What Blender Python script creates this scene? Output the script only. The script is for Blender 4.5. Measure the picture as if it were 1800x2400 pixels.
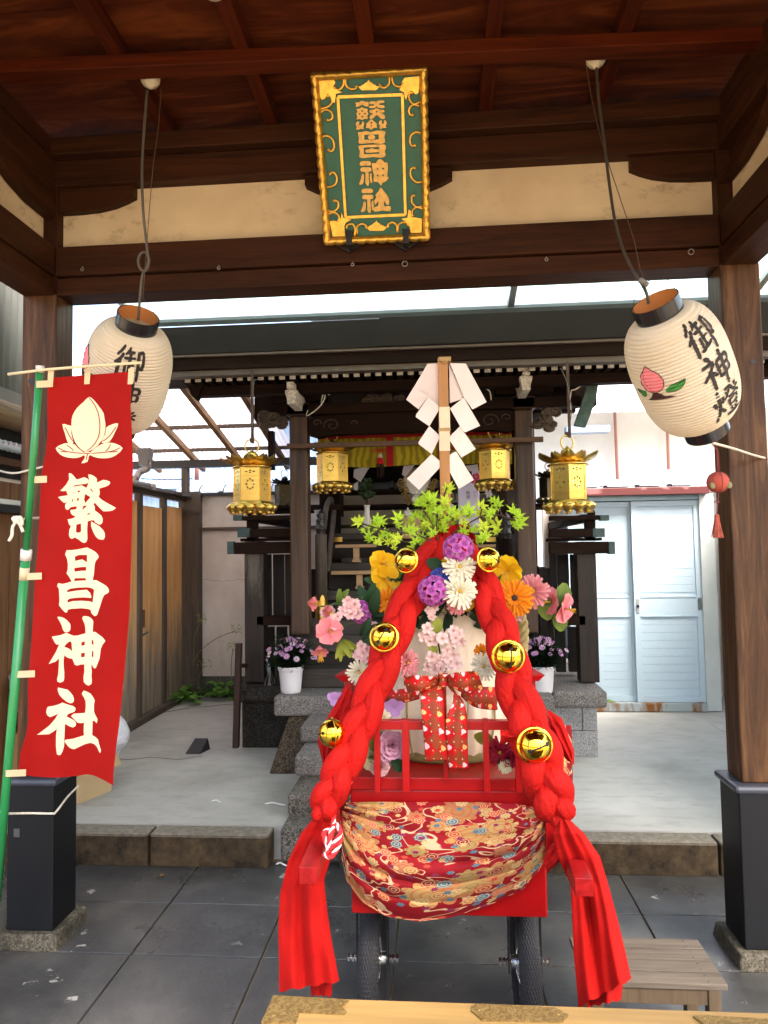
import bpy, bmesh, math, random
from mathutils import Vector, Matrix
from mathutils.geometry import tessellate_polygon
from mathutils.noise import noise as pnoise
random.seed(7)
C = bpy.context.scene.collection
for o in list(bpy.data.objects): bpy.data.objects.remove(o)
R = math.radians
PI = math.pi
# ---------------------------------------------------------------- camera
F = 1664.0; CX, CY = 900.0, 1200.0; EYE = Vector((0, 0, 1.55))
_vy = Vector((130, 90, F)).normalized()
_h = Vector((1, -0.0155, 0)); _h = (_h - _vy*_h.dot(_vy)).normalized()
_up = -_vy.cross(_h)
cam_d = bpy.data.cameras.new('camera'); cam = bpy.data.objects.new('camera', cam_d); C.objects.link(cam)
cam_d.sensor_fit = 'VERTICAL'; cam_d.sensor_height = 36; cam_d.lens = F/2400*36
cam_d.clip_start = 0.05; cam_d.clip_end = 300
cx_ = Vector((_h.x, _vy.x, _up.x)); cy_ = -Vector((_h.y, _vy.y, _up.y)); cz_ = -Vector((_h.z, _vy.z, _up.z))
m = Matrix((cx_, cy_, cz_)).transposed().to_4x4(); m.translation = EYE
cam.matrix_world = m
bpy.context.scene.camera = cam
def ray(px, py):
    d = Vector((px-CX, py-CY, F)); return Vector((d.dot(_h), d.dot(_vy), d.dot(_up)))
def P(px, py, Y): r = ray(px, py); return EYE + r*(Y/r.y)
def Z(px, py, z): r = ray(px, py); return EYE + r*((z-1.55)/r.z)
# ---------------------------------------------------------------- light
SUN_EL, SUN_AZ = R(55), R(132)     # azimuth measured from +Y towards +X
sc = bpy.context.scene
w = bpy.data.worlds.new('World'); sc.world = w; w.use_nodes = True
nt = w.node_tree; nt.nodes.clear()
sky = nt.nodes.new('ShaderNodeTexSky'); sky.sky_type = 'NISHITA'; sky.sun_disc = False
sky.sun_elevation = SUN_EL; sky.sun_rotation = SUN_AZ; sky.air_density = 1.0; sky.dust_density = 6.0; sky.ozone_density = 0.4
bg = nt.nodes.new('ShaderNodeBackground'); bg.inputs[1].default_value = 0.15
wo = nt.nodes.new('ShaderNodeOutputWorld')
nt.links.new(sky.outputs[0], bg.inputs[0]); nt.links.new(bg.outputs[0], wo.inputs[0])
sl = bpy.data.lights.new('sun', 'SUN'); sl.energy = 1.5; sl.angle = R(26); sl.color = (1, .98, .95)
so = bpy.data.objects.new('sun', sl); C.objects.link(so)
sd = Vector((math.sin(SUN_AZ)*math.cos(SUN_EL), math.cos(SUN_AZ)*math.cos(SUN_EL), math.sin(SUN_EL)))
so.rotation_euler = sd.to_track_quat('Z', 'Y').to_euler(); so.location = (2, -4, 8)
sc.view_settings.view_transform = 'Standard'; sc.view_settings.look = 'None'
sc.view_settings.exposure = 2.72; sc.view_settings.gamma = 1
# ---------------------------------------------------------------- materials
MATS = {}
def srgb(h):
    h = h.lstrip('#'); v = [int(h[i:i+2], 16)/255 for i in (0, 2, 4)]
    return tuple((c/12.92 if c <= .04045 else ((c+.055)/1.055)**2.4) for c in v)+(1,)
def C4(c): return srgb(c) if isinstance(c, str) else (tuple(c)+(1,))[:4]
class NT:
    def __init__(s, name, rough=.6, metal=0, spec=.5):
        s.m = bpy.data.materials.new(name); s.m.use_nodes = True; s.t = s.m.node_tree; s.n = s.t.nodes
        s.b = s.n['Principled BSDF']; s.b.inputs['Roughness'].default_value = rough; s.b.inputs['Metallic'].default_value = metal
        s.b.inputs['Specular IOR Level'].default_value = spec
    def add(s, typ, **k):
        nd = s.n.new('ShaderNode'+typ)
        for a, v in k.items():
            if a.startswith('i_'):
                key = a[2:]; key = int(key) if key.isdigit() else key.replace('_', ' ')
                nd.inputs[key].default_value = v
            else: setattr(nd, a, v)
        return nd
    def L(s, a, b): s.t.links.new(a, b)
    def math(s, op, a, b=None, c=None):
        nd = s.n.new('ShaderNodeMath'); nd.operation = op
        for i, v in enumerate((a, b, c)):
            if v is None: continue
            if hasattr(v, 'links'): s.L(v, nd.inputs[i])
            else: nd.inputs[i].default_value = v
        return nd.outputs[0]
    def coord(s, scale=(1, 1, 1), kind='Object'):
        tc = s.add('TexCoord'); mp = s.add('Mapping'); mp.inputs['Scale'].default_value = scale
        s.L(tc.outputs[kind], mp.inputs[0]); return mp.outputs[0]
    def noise(s, vec, scale=5, detail=5, rough=.6, dist=0):
        nd = s.add('TexNoise'); nd.inputs['Scale'].default_value = scale; nd.inputs['Detail'].default_value = detail
        nd.inputs['Roughness'].default_value = rough; nd.inputs['Distortion'].default_value = dist
        s.L(vec, nd.inputs['Vector']); return nd.outputs['Fac']
    def ramp(s, fac, stops, interp='LINEAR'):
        r = s.add('ValToRGB'); r.color_ramp.interpolation = interp; e = r.color_ramp.elements
        while len(e) < len(stops): e.new(.5)
        for i, (p, c) in enumerate(stops): e[i].position = p; e[i].color = C4(c)
        s.L(fac, r.inputs[0]); return r.outputs[0]
    def mix(s, fac, a, b, mode='MIX'):
        nd = s.add('Mix', data_type='RGBA', blend_type=mode)
        for i, v in ((0, fac), (6, a), (7, b)):
            if hasattr(v, 'links'): s.L(v, nd.inputs[i])
            else: nd.inputs[i].default_value = v if i == 0 else C4(v)
        return nd.outputs[2]
    def col(s, o): s.L(o, s.b.inputs['Base Color'])
    def bump(s, h, st=.3, d=.01):
        nd = s.add('Bump'); nd.inputs['Strength'].default_value = st; nd.inputs['Distance'].default_value = d
        s.L(h, nd.inputs['Height']); s.L(nd.outputs[0], s.b.inputs['Normal']); return nd
def once(fn):
    def g(name, *a, **k):
        if name not in MATS: MATS[name] = fn(name, *a, **k)
        return MATS[name]
    return g
@once
def plain(name, c, rough=.6, metal=0, var=.12, sc_=8, bump=.1, spec=.5):
    n = NT(name, rough, metal, spec); v = n.coord(); f = n.noise(v, sc_, 5)
    c = C4(c); d = tuple(x*(1-var) for x in c[:3]); l = tuple(min(1, x*(1+var)) for x in c[:3])
    n.col(n.ramp(f, [(.3, d), (.7, l)]))
    if bump: n.bump(n.noise(v, sc_*6, 4), bump, .004)
    return n.m
@once
def wood(name, c1, c2, axis=2, rough=.55, fine=22, streak=None, bump=.35, spec=.4):
    n = NT(name, rough, 0, spec)
    s = [1, 1, 1]; s[axis] = .06
    v = n.coord(tuple(s)); a = n.noise(v, fine, 6, .65, 1.2); g = n.noise(v, fine*6, 3, .6)
    f = n.math('MULTIPLY_ADD', g, .35, n.math('MULTIPLY', a, .72))
    base = n.ramp(f, [(.33, c1), (.68, c2)])
    big = n.noise(n.coord(), 1.6, 4)
    base = n.mix(n.math('MULTIPLY', big, .5), base, tuple(x*.55 for x in C4(c1)[:3]))
    if streak:
        base = n.mix(n.ramp(n.noise(n.coord(tuple(x*1.0 if x == 1 else .12 for x in s)), 7, 5, .7), [(.58, (0, 0, 0)), (.66, (1, 1, 1))]), base, streak)
    n.col(base); n.bump(f, bump, .004); return n.m
@once
def stone(name, c1, c2, c3, scale=160, rough=.8, stain=None, moss=None):
    n = NT(name, rough, 0, .3); v = n.coord()
    vo = n.add('TexVoronoi'); vo.inputs['Scale'].default_value = scale; n.L(v, vo.inputs['Vector'])
    sp = n.ramp(vo.outputs['Color'], [(.2, c1), (.5, c2), (.85, c3)])
    big = n.noise(v, 3, 6, .7)
    base = n.mix(n.ramp(big, [(.4, (0, 0, 0)), (.7, (.6, .6, .6))]), sp, stain or c1)
    if moss: base = n.mix(n.ramp(n.noise(v, 7, 6, .75), [(.52, (0, 0, 0)), (.64, (.85, .85, .85))]), base, moss)
    n.col(base); n.bump(n.noise(v, 60, 6, .8), .5, .006); return n.m
@once
def metal(name, c, rough=.25, bumpy=0, sc_=30):
    n = NT(name, rough, 1); v = n.coord(); f = n.noise(v, 9, 4)
    c = C4(c); n.col(n.ramp(f, [(.3, tuple(x*.8 for x in c[:3])), (.7, c)]))
    if bumpy: n.bump(n.noise(v, sc_, 5), bumpy, .004)
    return n.m
@once
def cloth(name, c, rough=.85, fold=.25, weave=900, sheen=.15, trans=0, fs=9):
    n = NT(name, rough, 0, .2); v = n.coord()
    c = C4(c); f = n.noise(v, 7, 5)
    n.col(n.ramp(f, [(.3, tuple(x*.86 for x in c[:3])), (.7, c)]))
    n.b.inputs['Sheen Weight'].default_value = sheen
    h = n.math('MULTIPLY_ADD', n.noise(v, weave, 1), .12, n.noise(n.coord((1, 1, .45)), fs*2.4, 5, .62, .8))
    n.bump(h, fold, .03)
    if trans:
        tr = n.add('BsdfTranslucent'); tr.inputs[0].default_value = c
        mx = n.add('MixShader'); mx.inputs[0].default_value = trans
        n.L(n.b.outputs[0], mx.inputs[1]); n.L(tr.outputs[0], mx.inputs[2]); n.L(mx.outputs[0], n.n['Material Output'].inputs[0])
    return n.m
@once
def petal_m(name, base, tip, mid=None, vein=None):
    n = NT(name, .6, 0, .25); tc = n.add('TexCoord'); sx = n.add('SeparateXYZ'); n.L(tc.outputs['UV'], sx.inputs[0])
    f = n.math('ADD', sx.outputs[1], n.math('MULTIPLY', n.math('SUBTRACT', n.noise(n.coord(), 60, 3), .5), .25))
    cc_ = n.ramp(f, [(.0, base), (.3, mid or tip), (1, tip)])
    if vein: cc_ = n.mix(n.ramp(n.math('ABSOLUTE', n.math('SUBTRACT', sx.outputs[0], .5)), [(.02, (1, 1, 1)), (.09, (0, 0, 0))]), cc_, vein)
    n.col(cc_)
    st = n.math('SINE', n.math('MULTIPLY', sx.outputs[0], 40)); n.bump(st, .15, .002)
    tr = n.add('BsdfTranslucent'); tr.inputs[0].default_value = C4(tip)
    mx = n.add('MixShader'); mx.inputs[0].default_value = .25
    n.L(n.b.outputs[0], mx.inputs[1]); n.L(tr.outputs[0], mx.inputs[2]); n.L(mx.outputs[0], n.n['Material Output'].inputs[0])
    return n.m
def obj_tex_fix(): pass
# ---------------------------------------------------------------- mesh builder
class MB:
    def __init__(s): s.v = []; s.f = []; s.uv = {}; s.mi = {}; s.cur = 0
    def face(s, idx, uv=None):
        if uv: s.uv[len(s.f)] = uv
        if s.cur: s.mi[len(s.f)] = s.cur
        s.f.append(tuple(idx))
    def pt(s, p): s.v.append(Vector(p)); return len(s.v)-1
    def hexa(s, p):     # 8 points: bottom 4 ccw, top 4 ccw
        b = len(s.v); s.v += [Vector(q) for q in p]
        for q in ((0, 3, 2, 1), (4, 5, 6, 7), (0, 1, 5, 4), (1, 2, 6, 5), (2, 3, 7, 6), (3, 0, 4, 7)): s.face([b+i for i in q])
        return s
    def box(s, x0, x1, y0, y1, z0, z1, M=None):
        p = [Vector(q) for q in ((x0, y0, z0), (x1, y0, z0), (x1, y1, z0), (x0, y1, z0), (x0, y0, z1), (x1, y0, z1), (x1, y1, z1), (x0, y1, z1))]
        if M: p = [M @ q for q in p]
        return s.hexa(p)
    def pbox(s, x0, x1, y0, y1, Y, d):      # front face given by photo extents at depth Y
        xm, ym = (x0+x1)/2, (y0+y1)/2
        X0, X1 = P(x0, ym, Y).x, P(x1, ym, Y).x; Z1, Z0 = P(xm, y0, Y).z, P(xm, y1, Y).z
        return s.box(X0, X1, Y, Y+d, Z0, Z1)
    def beam(s, a, b, w_, h_, up=(0, 0, 1)):
        a, b = Vector(a), Vector(b); d = (b-a).normalized(); u = Vector(up)
        sd_ = d.cross(u).normalized(); u = sd_.cross(d).normalized()
        q = []
        for e in (a, b):
            q.append([e-sd_*w_/2-u*h_/2, e+sd_*w_/2-u*h_/2, e+sd_*w_/2+u*h_/2, e-sd_*w_/2+u*h_/2])
        A, B = q
        return s.hexa([A[0], A[1], B[1], B[0], A[3], A[2], B[2], B[3]])
    def grid(s, fn, nu, nv, closeu=False, uvs=(1, 1), flip=False):
        b = len(s.v); cols = nu if closeu else nu+1
        for j in range(nv+1):
            for i in range(cols): s.v.append(Vector(fn(i/nu, j/nv)))
        for j in range(nv):
            for i in range(nu):
                i2 = (i+1) % cols
                q = [b+j*cols+i, b+j*cols+i2, b+(j+1)*cols+i2, b+(j+1)*cols+i]
                uv = [(i/nu*uvs[0], j/nv*uvs[1]), ((i+1)/nu*uvs[0], j/nv*uvs[1]), ((i+1)/nu*uvs[0], (j+1)/nv*uvs[1]), (i/nu*uvs[0], (j+1)/nv*uvs[1])]
                if flip: q.reverse(); uv.reverse()
                s.face(q, uv)
        return s
    def tube(s, pts, r, n=8, cap=True):
        pts = [Vector(p) for p in pts]; k = len(pts)
        rr = r if isinstance(r, (list, tuple)) else [r]*k
        t0 = (pts[1]-pts[0]).normalized(); u = t0.orthogonal().normalized(); rings = []
        for i, p in enumerate(pts):
            t = (pts[min(i+1, k-1)]-pts[max(i-1, 0)]).normalized()
            u = (u-t*u.dot(t)).normalized(); v = t.cross(u)
            b = len(s.v)
            for j in range(n):
                a = 2*PI*j/n; s.v.append(p+(u*math.cos(a)+v*math.sin(a))*rr[i])
            rings.append(b)
        for i in range(k-1):
            for j in range(n):
                a, b = rings[i], rings[i+1]; s.face([a+j, a+(j+1) % n, b+(j+1) % n, b+j])
        if cap:
            s.face([rings[0]+j for j in range(n)][::-1]); s.face([rings[-1]+j for j in range(n)])
        return s
    def lathe(s, prof, M=None, n=32, ph=0, sq=None):
        b = len(s.v); k = len(prof)
        for (r, z) in prof:
            for j in range(n):
                a = 2*PI*j/n+ph; q = Vector((r*math.cos(a), r*math.sin(a), z)); s.v.append(M @ q if M else q)
        for i in range(k-1):
            for j in range(n):
                s.face([b+i*n+j, b+i*n+(j+1) % n, b+(i+1)*n+(j+1) % n, b+(i+1)*n+j])
        return s
    def ball(s, c, r, n=12, M=None):
        c = Vector(c); b = MB()
        prof = [(max(1e-4, math.sin(PI*i/n))*1, -math.cos(PI*i/n)) for i in range(n+1)]
        T = Matrix.Translation(c) @ (M or Matrix.Identity(4)) @ Matrix.Diagonal((r, r, r, 1)) if not isinstance(r, (tuple, list)) else Matrix.Translation(c) @ (M or Matrix.Identity(4)) @ Matrix.Diagonal((*r, 1))
        return s.lathe(prof, T, n*2)
    def poly(s, loops, fn, thick=None, cut=None):
        # loops in 2D (outer, holes...) -> filled, optionally cut on a lattice, mapped through fn(x, y, side)
        bm = bmesh.new()
        vv = [Vector((x, y, 0)) for lp in loops for x, y in lp]
        tri = tessellate_polygon([[Vector((x, y, 0)) for x, y in lp] for lp in loops])
        bv = [bm.verts.new(q) for q in vv]
        for t in tri:
            try: bm.faces.new([bv[i] for i in t])
            except ValueError: pass
        if cut:
            xs = [q.x for q in vv]; ys = [q.y for q in vv]
            for ax, lo, hi in ((0, min(xs), max(xs)), (1, min(ys), max(ys))):
                k = math.ceil(lo/cut)*cut
                while k < hi:
                    co = Vector((k, 0, 0)) if ax == 0 else Vector((0, k, 0)); no = Vector((1, 0, 0)) if ax == 0 else Vector((0, 1, 0))
                    bmesh.ops.bisect_plane(bm, geom=bm.verts[:]+bm.edges[:]+bm.faces[:], plane_co=co, plane_no=no, dist=1e-6)
                    k += cut
        bm.verts.index_update(); b = len(s.v); vs = bm.verts[:]
        for q in vs: s.v.append(Vector(fn(q.co.x, q.co.y, 1)))
        for f in bm.faces: s.face([b+q.index for q in f.verts])
        if thick:
            b2 = len(s.v)
            for q in vs: s.v.append(Vector(fn(q.co.x, q.co.y, 0)))
            for e in bm.edges:
                if len(e.link_faces) == 1:
                    i, j = e.verts[0].index, e.verts[1].index; s.face([b+i, b+j, b2+j, b2+i])
        bm.free(); return s
    def build(s, name, mats, parent=None, smooth=False, bevel=0, kind=None, local=False, solid=0, sub=0):
        me = bpy.data.meshes.new(name)
        off = Vector((0, 0, 0))
        if parent is not None and not local:
            q = parent
            while q is not None: off += q.location; q = q.parent
        elif parent is None and not local:
            if s.v:
                xs = [v.x for v in s.v]; ys = [v.y for v in s.v]; zs = [v.z for v in s.v]
                off = Vector(((min(xs)+max(xs))/2, (min(ys)+max(ys))/2, min(zs)))
        me.from_pydata([tuple(v-off) for v in s.v], [], s.f)
        if s.uv:
            ul = me.uv_layers.new(name='UVMap')
            for p in me.polygons:
                u = s.uv.get(p.index)
                if u:
                    for k, li in enumerate(p.loop_indices): ul.data[li].uv = u[k]
        if not isinstance(mats, (list, tuple)): mats = [mats]
        for q in mats: me.materials.append(q)
        for k, v in s.mi.items(): me.polygons[k].material_index = v
        if smooth:
            for p in me.polygons: p.use_smooth = True
        o = bpy.data.objects.new(name, me); C.objects.link(o)
        if parent is not None: o.parent = parent
        elif not local: o.location = off
        bm = bmesh.new(); bm.from_mesh(me)
        if not s.uv: bmesh.ops.recalc_face_normals(bm, faces=bm.faces[:])
        bm.to_mesh(me); bm.free()
        if bevel:
            b = o.modifiers.new('bevel', 'BEVEL'); b.width = bevel; b.segments = 2; b.limit_method = 'ANGLE'; b.angle_limit = R(50)
        if solid:
            b = o.modifiers.new('solid', 'SOLIDIFY'); b.thickness = solid; b.offset = 0
        if sub:
            b = o.modifiers.new('sub', 'SUBSURF'); b.levels = sub; b.render_levels = sub
        if kind: o['kind'] = kind
        return o
def tag(o, label, cat, group=None):
    o['label'] = label; o['category'] = cat
    if group: o['group'] = group
    return o
def thing(name, loc, label, cat, group=None, rz=0):
    o = bpy.data.objects.new(name, None); C.objects.link(o); o.location = loc; o.empty_display_size = .05
    o.rotation_euler[2] = rz
    return tag(o, label, cat, group)
def dup(root, loc, label, group=None, rot=None, scale=None):
    r = root.copy(); C.objects.link(r); r.location = loc; r['label'] = label
    if group: r['group'] = group
    if rot is not None: r.rotation_euler = rot
    if scale is not None: r.scale = (scale, scale, scale)
    for ch in list(root.children):
        c = ch.copy(); C.objects.link(c); c.parent = r
        for g in ch.children:
            d = g.copy(); C.objects.link(d); d.parent = c
    return r
def lerp(a, b, t): return a+(b-a)*t
def pick(lst, t):     # piecewise-linear sample of a list of tuples/floats at t in 0..1
    k = t*(len(lst)-1); i = min(int(k), len(lst)-2); f = k-i
    a, b = lst[i], lst[i+1]
    if isinstance(a, (int, float)): return a+(b-a)*f
    return tuple(x+(y-x)*f for x, y in zip(a, b))
def smooth_path(pts, n):
    pts = [Vector(p) for p in pts]; out = []
    k = len(pts)-1
    for i in range(n+1):
        t = i/n*k; j = min(int(t), k-1); f = t-j
        p0, p1, p2, p3 = pts[max(j-1, 0)], pts[j], pts[j+1], pts[min(j+2, k)]
        out.append(.5*((2*p1)+(p2-p0)*f+(2*p0-5*p1+4*p2-p3)*f*f+(3*p1-p0-3*p2+p3)*f**3))
    return out
def smooth_loop(pts, n=3):   # closed 2D Catmull-Rom
    out = []; k = len(pts)
    for i in range(k):
        p0, p1, p2, p3 = (Vector(pts[(i+j) % k]) for j in (-1, 0, 1, 2))
        for a in range(n):
            f = a/n; q = .5*((2*p1)+(p2-p0)*f+(2*p0-5*p1+4*p2-p3)*f*f+(3*p1-p0-3*p2+p3)*f**3); out.append((q.x, q.y))
    return out
# ================================================================ materials of the place
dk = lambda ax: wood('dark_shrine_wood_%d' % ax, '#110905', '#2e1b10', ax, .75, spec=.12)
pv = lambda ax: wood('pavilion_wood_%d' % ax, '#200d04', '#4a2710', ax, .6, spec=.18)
pc = lambda ax: wood('ceiling_wood_%d' % ax, '#2c0b02', '#5f2408', ax, .6, 12, spec=.12)
grey = lambda ax: wood('grey_weathered_wood_%d' % ax, '#3f352c', '#6e6155', ax, .8)
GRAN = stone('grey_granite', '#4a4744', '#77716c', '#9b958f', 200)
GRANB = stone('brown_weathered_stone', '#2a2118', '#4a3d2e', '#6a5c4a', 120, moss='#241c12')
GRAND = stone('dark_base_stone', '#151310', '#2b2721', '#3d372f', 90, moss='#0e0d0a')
WHITE = plain('white_paint', (.75, .74, .7), .7, var=.06)
GOLD = metal('gilt_metal', (.80, .52, .12), .3, .15)
GOLDP = metal('polished_gold', (.92, .60, .06), .06)
LACQ = plain('red_lacquer', (.36, .003, .004), .38, var=.15, sc_=4, bump=.04, spec=.3)
BLACKM = plain('black_iron', (.012, .011, .011), .45, var=.2)
ROPE = plain('white_cotton_rope', (.68, .62, .5), .9, var=.15, sc_=60)
# ================================================================ ground
SX = sorted([Z(472, 2020, 0).x, Z(654, 2151, 0).x, Z(934, 2164, 0).x, Z(1442, 2032, 0).x])
SX = [-3.6, -2.7, SX[0]-.62, SX[0], SX[1], SX[2], (SX[2]+SX[3])/2+.02, SX[3], SX[3]+.62, 2.4, 3.6]
SY = [-.5, .35, 1.25, 2.0, Z(603, 2244, 0).y, Z(1455, 2141, 0).y, Z(655, 2019, 0).y-.002]
n = NT('slate_floor', .42, 0, .5); v = n.coord()
f1 = n.noise(v, 2.2, 7, .65); base = n.ramp(f1, [(.3, '#302f2e'), (.48, '#454442'), (.7, '#65625d')])
obi = n.add('ObjectInfo')
fine = n.noise(v, 26, 6, .7); base = n.mix(n.math('MULTIPLY', fine, .4), base, '#2e3033'); base = n.mix(n.ramp(n.noise(v, .9, 6, .7, 1.2), [(.5, (0, 0, 0)), (.68, (.65, .65, .65))]), base, '#1d1d1e')
chip = n.math('MULTIPLY', n.ramp(n.noise(v, 11, 8, .66, 0), [(.64, (0, 0, 0)), (.66, (.85, .85, .85))]), n.ramp(n.noise(v, 1.7, 2), [(.48, (0, 0, 0)), (.56, (1, 1, 1))]))
n.col(n.mix(chip, base, '#a9a39a')); n.bump(n.math('ADD', n.noise(v, 18, 8, .7), n.math('MULTIPLY', n.noise(v, 4, 4), 1.5)), .35, .006)
n.L(n.ramp(n.noise(v, 3, 5), [(.3, (.2, .2, .2)), (.7, (.5, .5, .5))]), n.b.inputs['Roughness'])
SLATE = n.m
g = MB()
for i in range(len(SX)-1):
    for j in range(len(SY)-1):
        if SX[i] < -1.95 or SX[i+1] > 1.95: dz = 0
        tilt = random.uniform(-.0008, .0008); gp = .0035
        x0, x1, y0, y1 = SX[i]+gp, SX[i+1]-gp, SY[j]+gp, SY[j+1]-gp
        g.hexa([(x0, y0, -.03), (x1, y0, -.03), (x1, y1, -.03), (x0, y1, -.03), (x0, y0, tilt), (x1, y0, -tilt), (x1, y1, tilt), (x0, y1, -tilt)])
g.build('paved_floor', SLATE, bevel=.003, kind='structure')
MB().box(-60, 60, -60, 90, -.4, -.012).build('ground', plain('packed_ground', '#8f7d62', .9, sc_=3), kind='structure')  # beige picked so the unseen sunlit street bounces warm light into the pavilion
CY0, CY1 = 3.53, 3.66      # kerb
n = NT('courtyard_concrete', .75, 0, .35); v = n.coord()
b_ = n.ramp(n.noise(v, 1.1, 8, .62), [(.3, '#8f8c83'), (.5, '#aba9a2'), (.72, '#bfbdb7')])
b_ = n.mix(n.ramp(n.noise(n.coord((1, 2.5, 1)), 5, 7, .7), [(.5, (0, 0, 0)), (.75, (.4, .4, .4))]), b_, '#77746e')
n.col(b_); n.bump(n.noise(v, 70, 6, .7), .25, .004); CONC = n.m
MB().box(-3.4, 3.2, CY1, 9.2, -.011, .158).build('courtyard_floor', CONC, kind='structure')
n = NT('kerb_stone', .8, 0, .3); v = n.coord()
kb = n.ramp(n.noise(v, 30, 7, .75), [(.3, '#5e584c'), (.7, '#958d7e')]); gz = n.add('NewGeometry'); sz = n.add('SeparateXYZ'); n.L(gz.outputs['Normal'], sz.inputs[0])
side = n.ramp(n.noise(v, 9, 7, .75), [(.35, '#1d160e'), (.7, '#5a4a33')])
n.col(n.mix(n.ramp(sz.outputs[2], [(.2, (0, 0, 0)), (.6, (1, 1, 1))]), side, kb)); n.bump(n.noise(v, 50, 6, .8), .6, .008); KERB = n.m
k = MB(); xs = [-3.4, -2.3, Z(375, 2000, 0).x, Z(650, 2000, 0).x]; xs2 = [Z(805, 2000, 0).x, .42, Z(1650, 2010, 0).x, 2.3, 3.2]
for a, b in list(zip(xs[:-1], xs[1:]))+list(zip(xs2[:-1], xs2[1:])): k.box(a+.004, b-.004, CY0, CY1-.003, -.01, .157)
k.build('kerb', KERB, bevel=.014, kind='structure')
# debris on the floor
# ================================================================ pavilion
pav = thing('worship_pavilion', (-.2, 2.9, 0), 'dark timber open pavilion framing the view, with plaster panels under its ceiling', 'pavilion')
PY = 2.83
XL = P(135, 1000, PY).x; XR = P(1712, 1000, PY).x-.1   # inner faces of the posts
XL = -1.592; XR = 1.122; PW = .15; PD = .14
n = NT('post_wood', .5, 0, .22); v = n.coord((1, 1, .07))
a_ = n.noise(v, 16, 6, .65, 2.2); pw = n.ramp(a_, [(.3, '#2b190d'), (.5, '#4c321d'), (.7, '#6a4a2d')])
sc2 = n.ramp(n.noise(n.coord((1, 1, .1)), 34, 4, .6), [(.68, (0, 0, 0)), (.72, (.35, .35, .35))])
n.col(n.mix(sc2, pw, '#b08a60')); n.bump(a_, .2, .003); POSTW = n.m
FX = {}
for s_, x0, x1 in ((0, XL-PW, XL), (1, XR, XR+PW)):
    MB().box(x0, x1, PY, PY+PD, .655, 2.66).build('post', POSTW, pav, bevel=.006)
    b = MB(); bx0, bx1 = (x0-.022, x1+.022)
    b.box(bx0, bx1, PY-.022, PY+PD+.022, .055, .624)
    b.build('post_sleeve', plain('black_painted_copper', (.004, .0045, .006), .5, spec=.3, var=.25, sc_=3), pav, bevel=.004)
    c = MB(); e = .018
    c.box(bx0-e, bx1+e, PY-.022-e, PY+PD+.022+e, .626, .654)
    c.build('sleeve_cap', plain('sleeve_cap_copper', (.05, .055, .07), .4, var=.2), pav, bevel=.012)
    MB().hexa([(bx0-.04, PY-.062, -.008), (bx1+.04, PY-.062, -.008), (bx1+.04, PY+PD+.062, -.008), (bx0-.04, PY+PD+.062, -.008),
               (bx0-.03, PY-.05, .055), (bx1+.03, PY-.05, .055), (bx1+.03, PY+PD+.05, .055), (bx0-.03, PY+PD+.05, .055)]).build('post_footing', stone('footing_stone', '#3a362c', '#544f42', '#6b6557', 140, moss='#2a271f'), pav, bevel=.008)
# socket marks on the posts
mk = MB(); mk.pbox(32, 46, 1942, 1962, PY-.024, .0015); mk.build('inlet_mark', plain('mark_grey', (.05, .05, .05), .5), pav)
mk = MB(); mk.pbox(1759, 1771, 843, 852, PY-.002, .004); mk.pbox(66, 77, 889, 898, PY-.002, .004); mk.build('mortise_mark', BLACKM, pav)
# lintels along X (front) and side lintels along Y
LZ0, LZ1, LZ2 = 2.65, 2.73, 2.855
PZ1 = 3.12; CZ = 3.31
MB().box(XL, XR, PY, PY+PD-.01, LZ0, LZ1-.006).build('lintel', pv(0), pav, bevel=.004)
MB().box(XL, XR, PY-.012, PY+PD-.02, LZ1, LZ2).build('tie_beam', pv(0), pav, bevel=.004)
PLAS = plain('cream_plaster', '#c9a97c', .85, var=.07, sc_=3, bump=.15)
n = NT('stained_plaster', .85, 0, .2); v = n.coord()
pb = n.ramp(n.noise(v, 3, 5), [(.3, '#c4ae8c'), (.7, '#d9c5a2')])
st_ = n.math('MULTIPLY', n.ramp(n.noise(n.coord((1, 1, 1.6)), 9, 8, .75), [(.52, (0, 0, 0)), (.7, (.8, .8, .8))]), n.ramp(n.noise(v, 1.2, 2), [(.45, (0, 0, 0)), (.6, (1, 1, 1))]))
n.col(n.mix(st_, pb, '#8a7860')); n.bump(n.noise(v, 30, 5), .15, .004); PLAS = n.m
MB().box(XL, XR, PY+.05, PY+.09, LZ2, PZ1+.03).build('plaster_panel', PLAS, pav)
MB().box(XL-PW, XR+PW, PY-.01, PY+PD-.01, PZ1, PZ1+.11).build('wall_plate', pv(0), pav, bevel=.004)
MB().box(XL-PW, XR+PW, PY-.05, PY+PD-.01, PZ1+.115, CZ).build('upper_plate', pv(0), pav, bevel=.004)
for (x0, x1) in ((XL-PW, XL), (XR, XR+PW)):
    MB().box(x0+.002, x1-.002, PY+.004, PY+PD-.014, 2.665, PZ1-.001).build('post_top', pv(2), pav)
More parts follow.
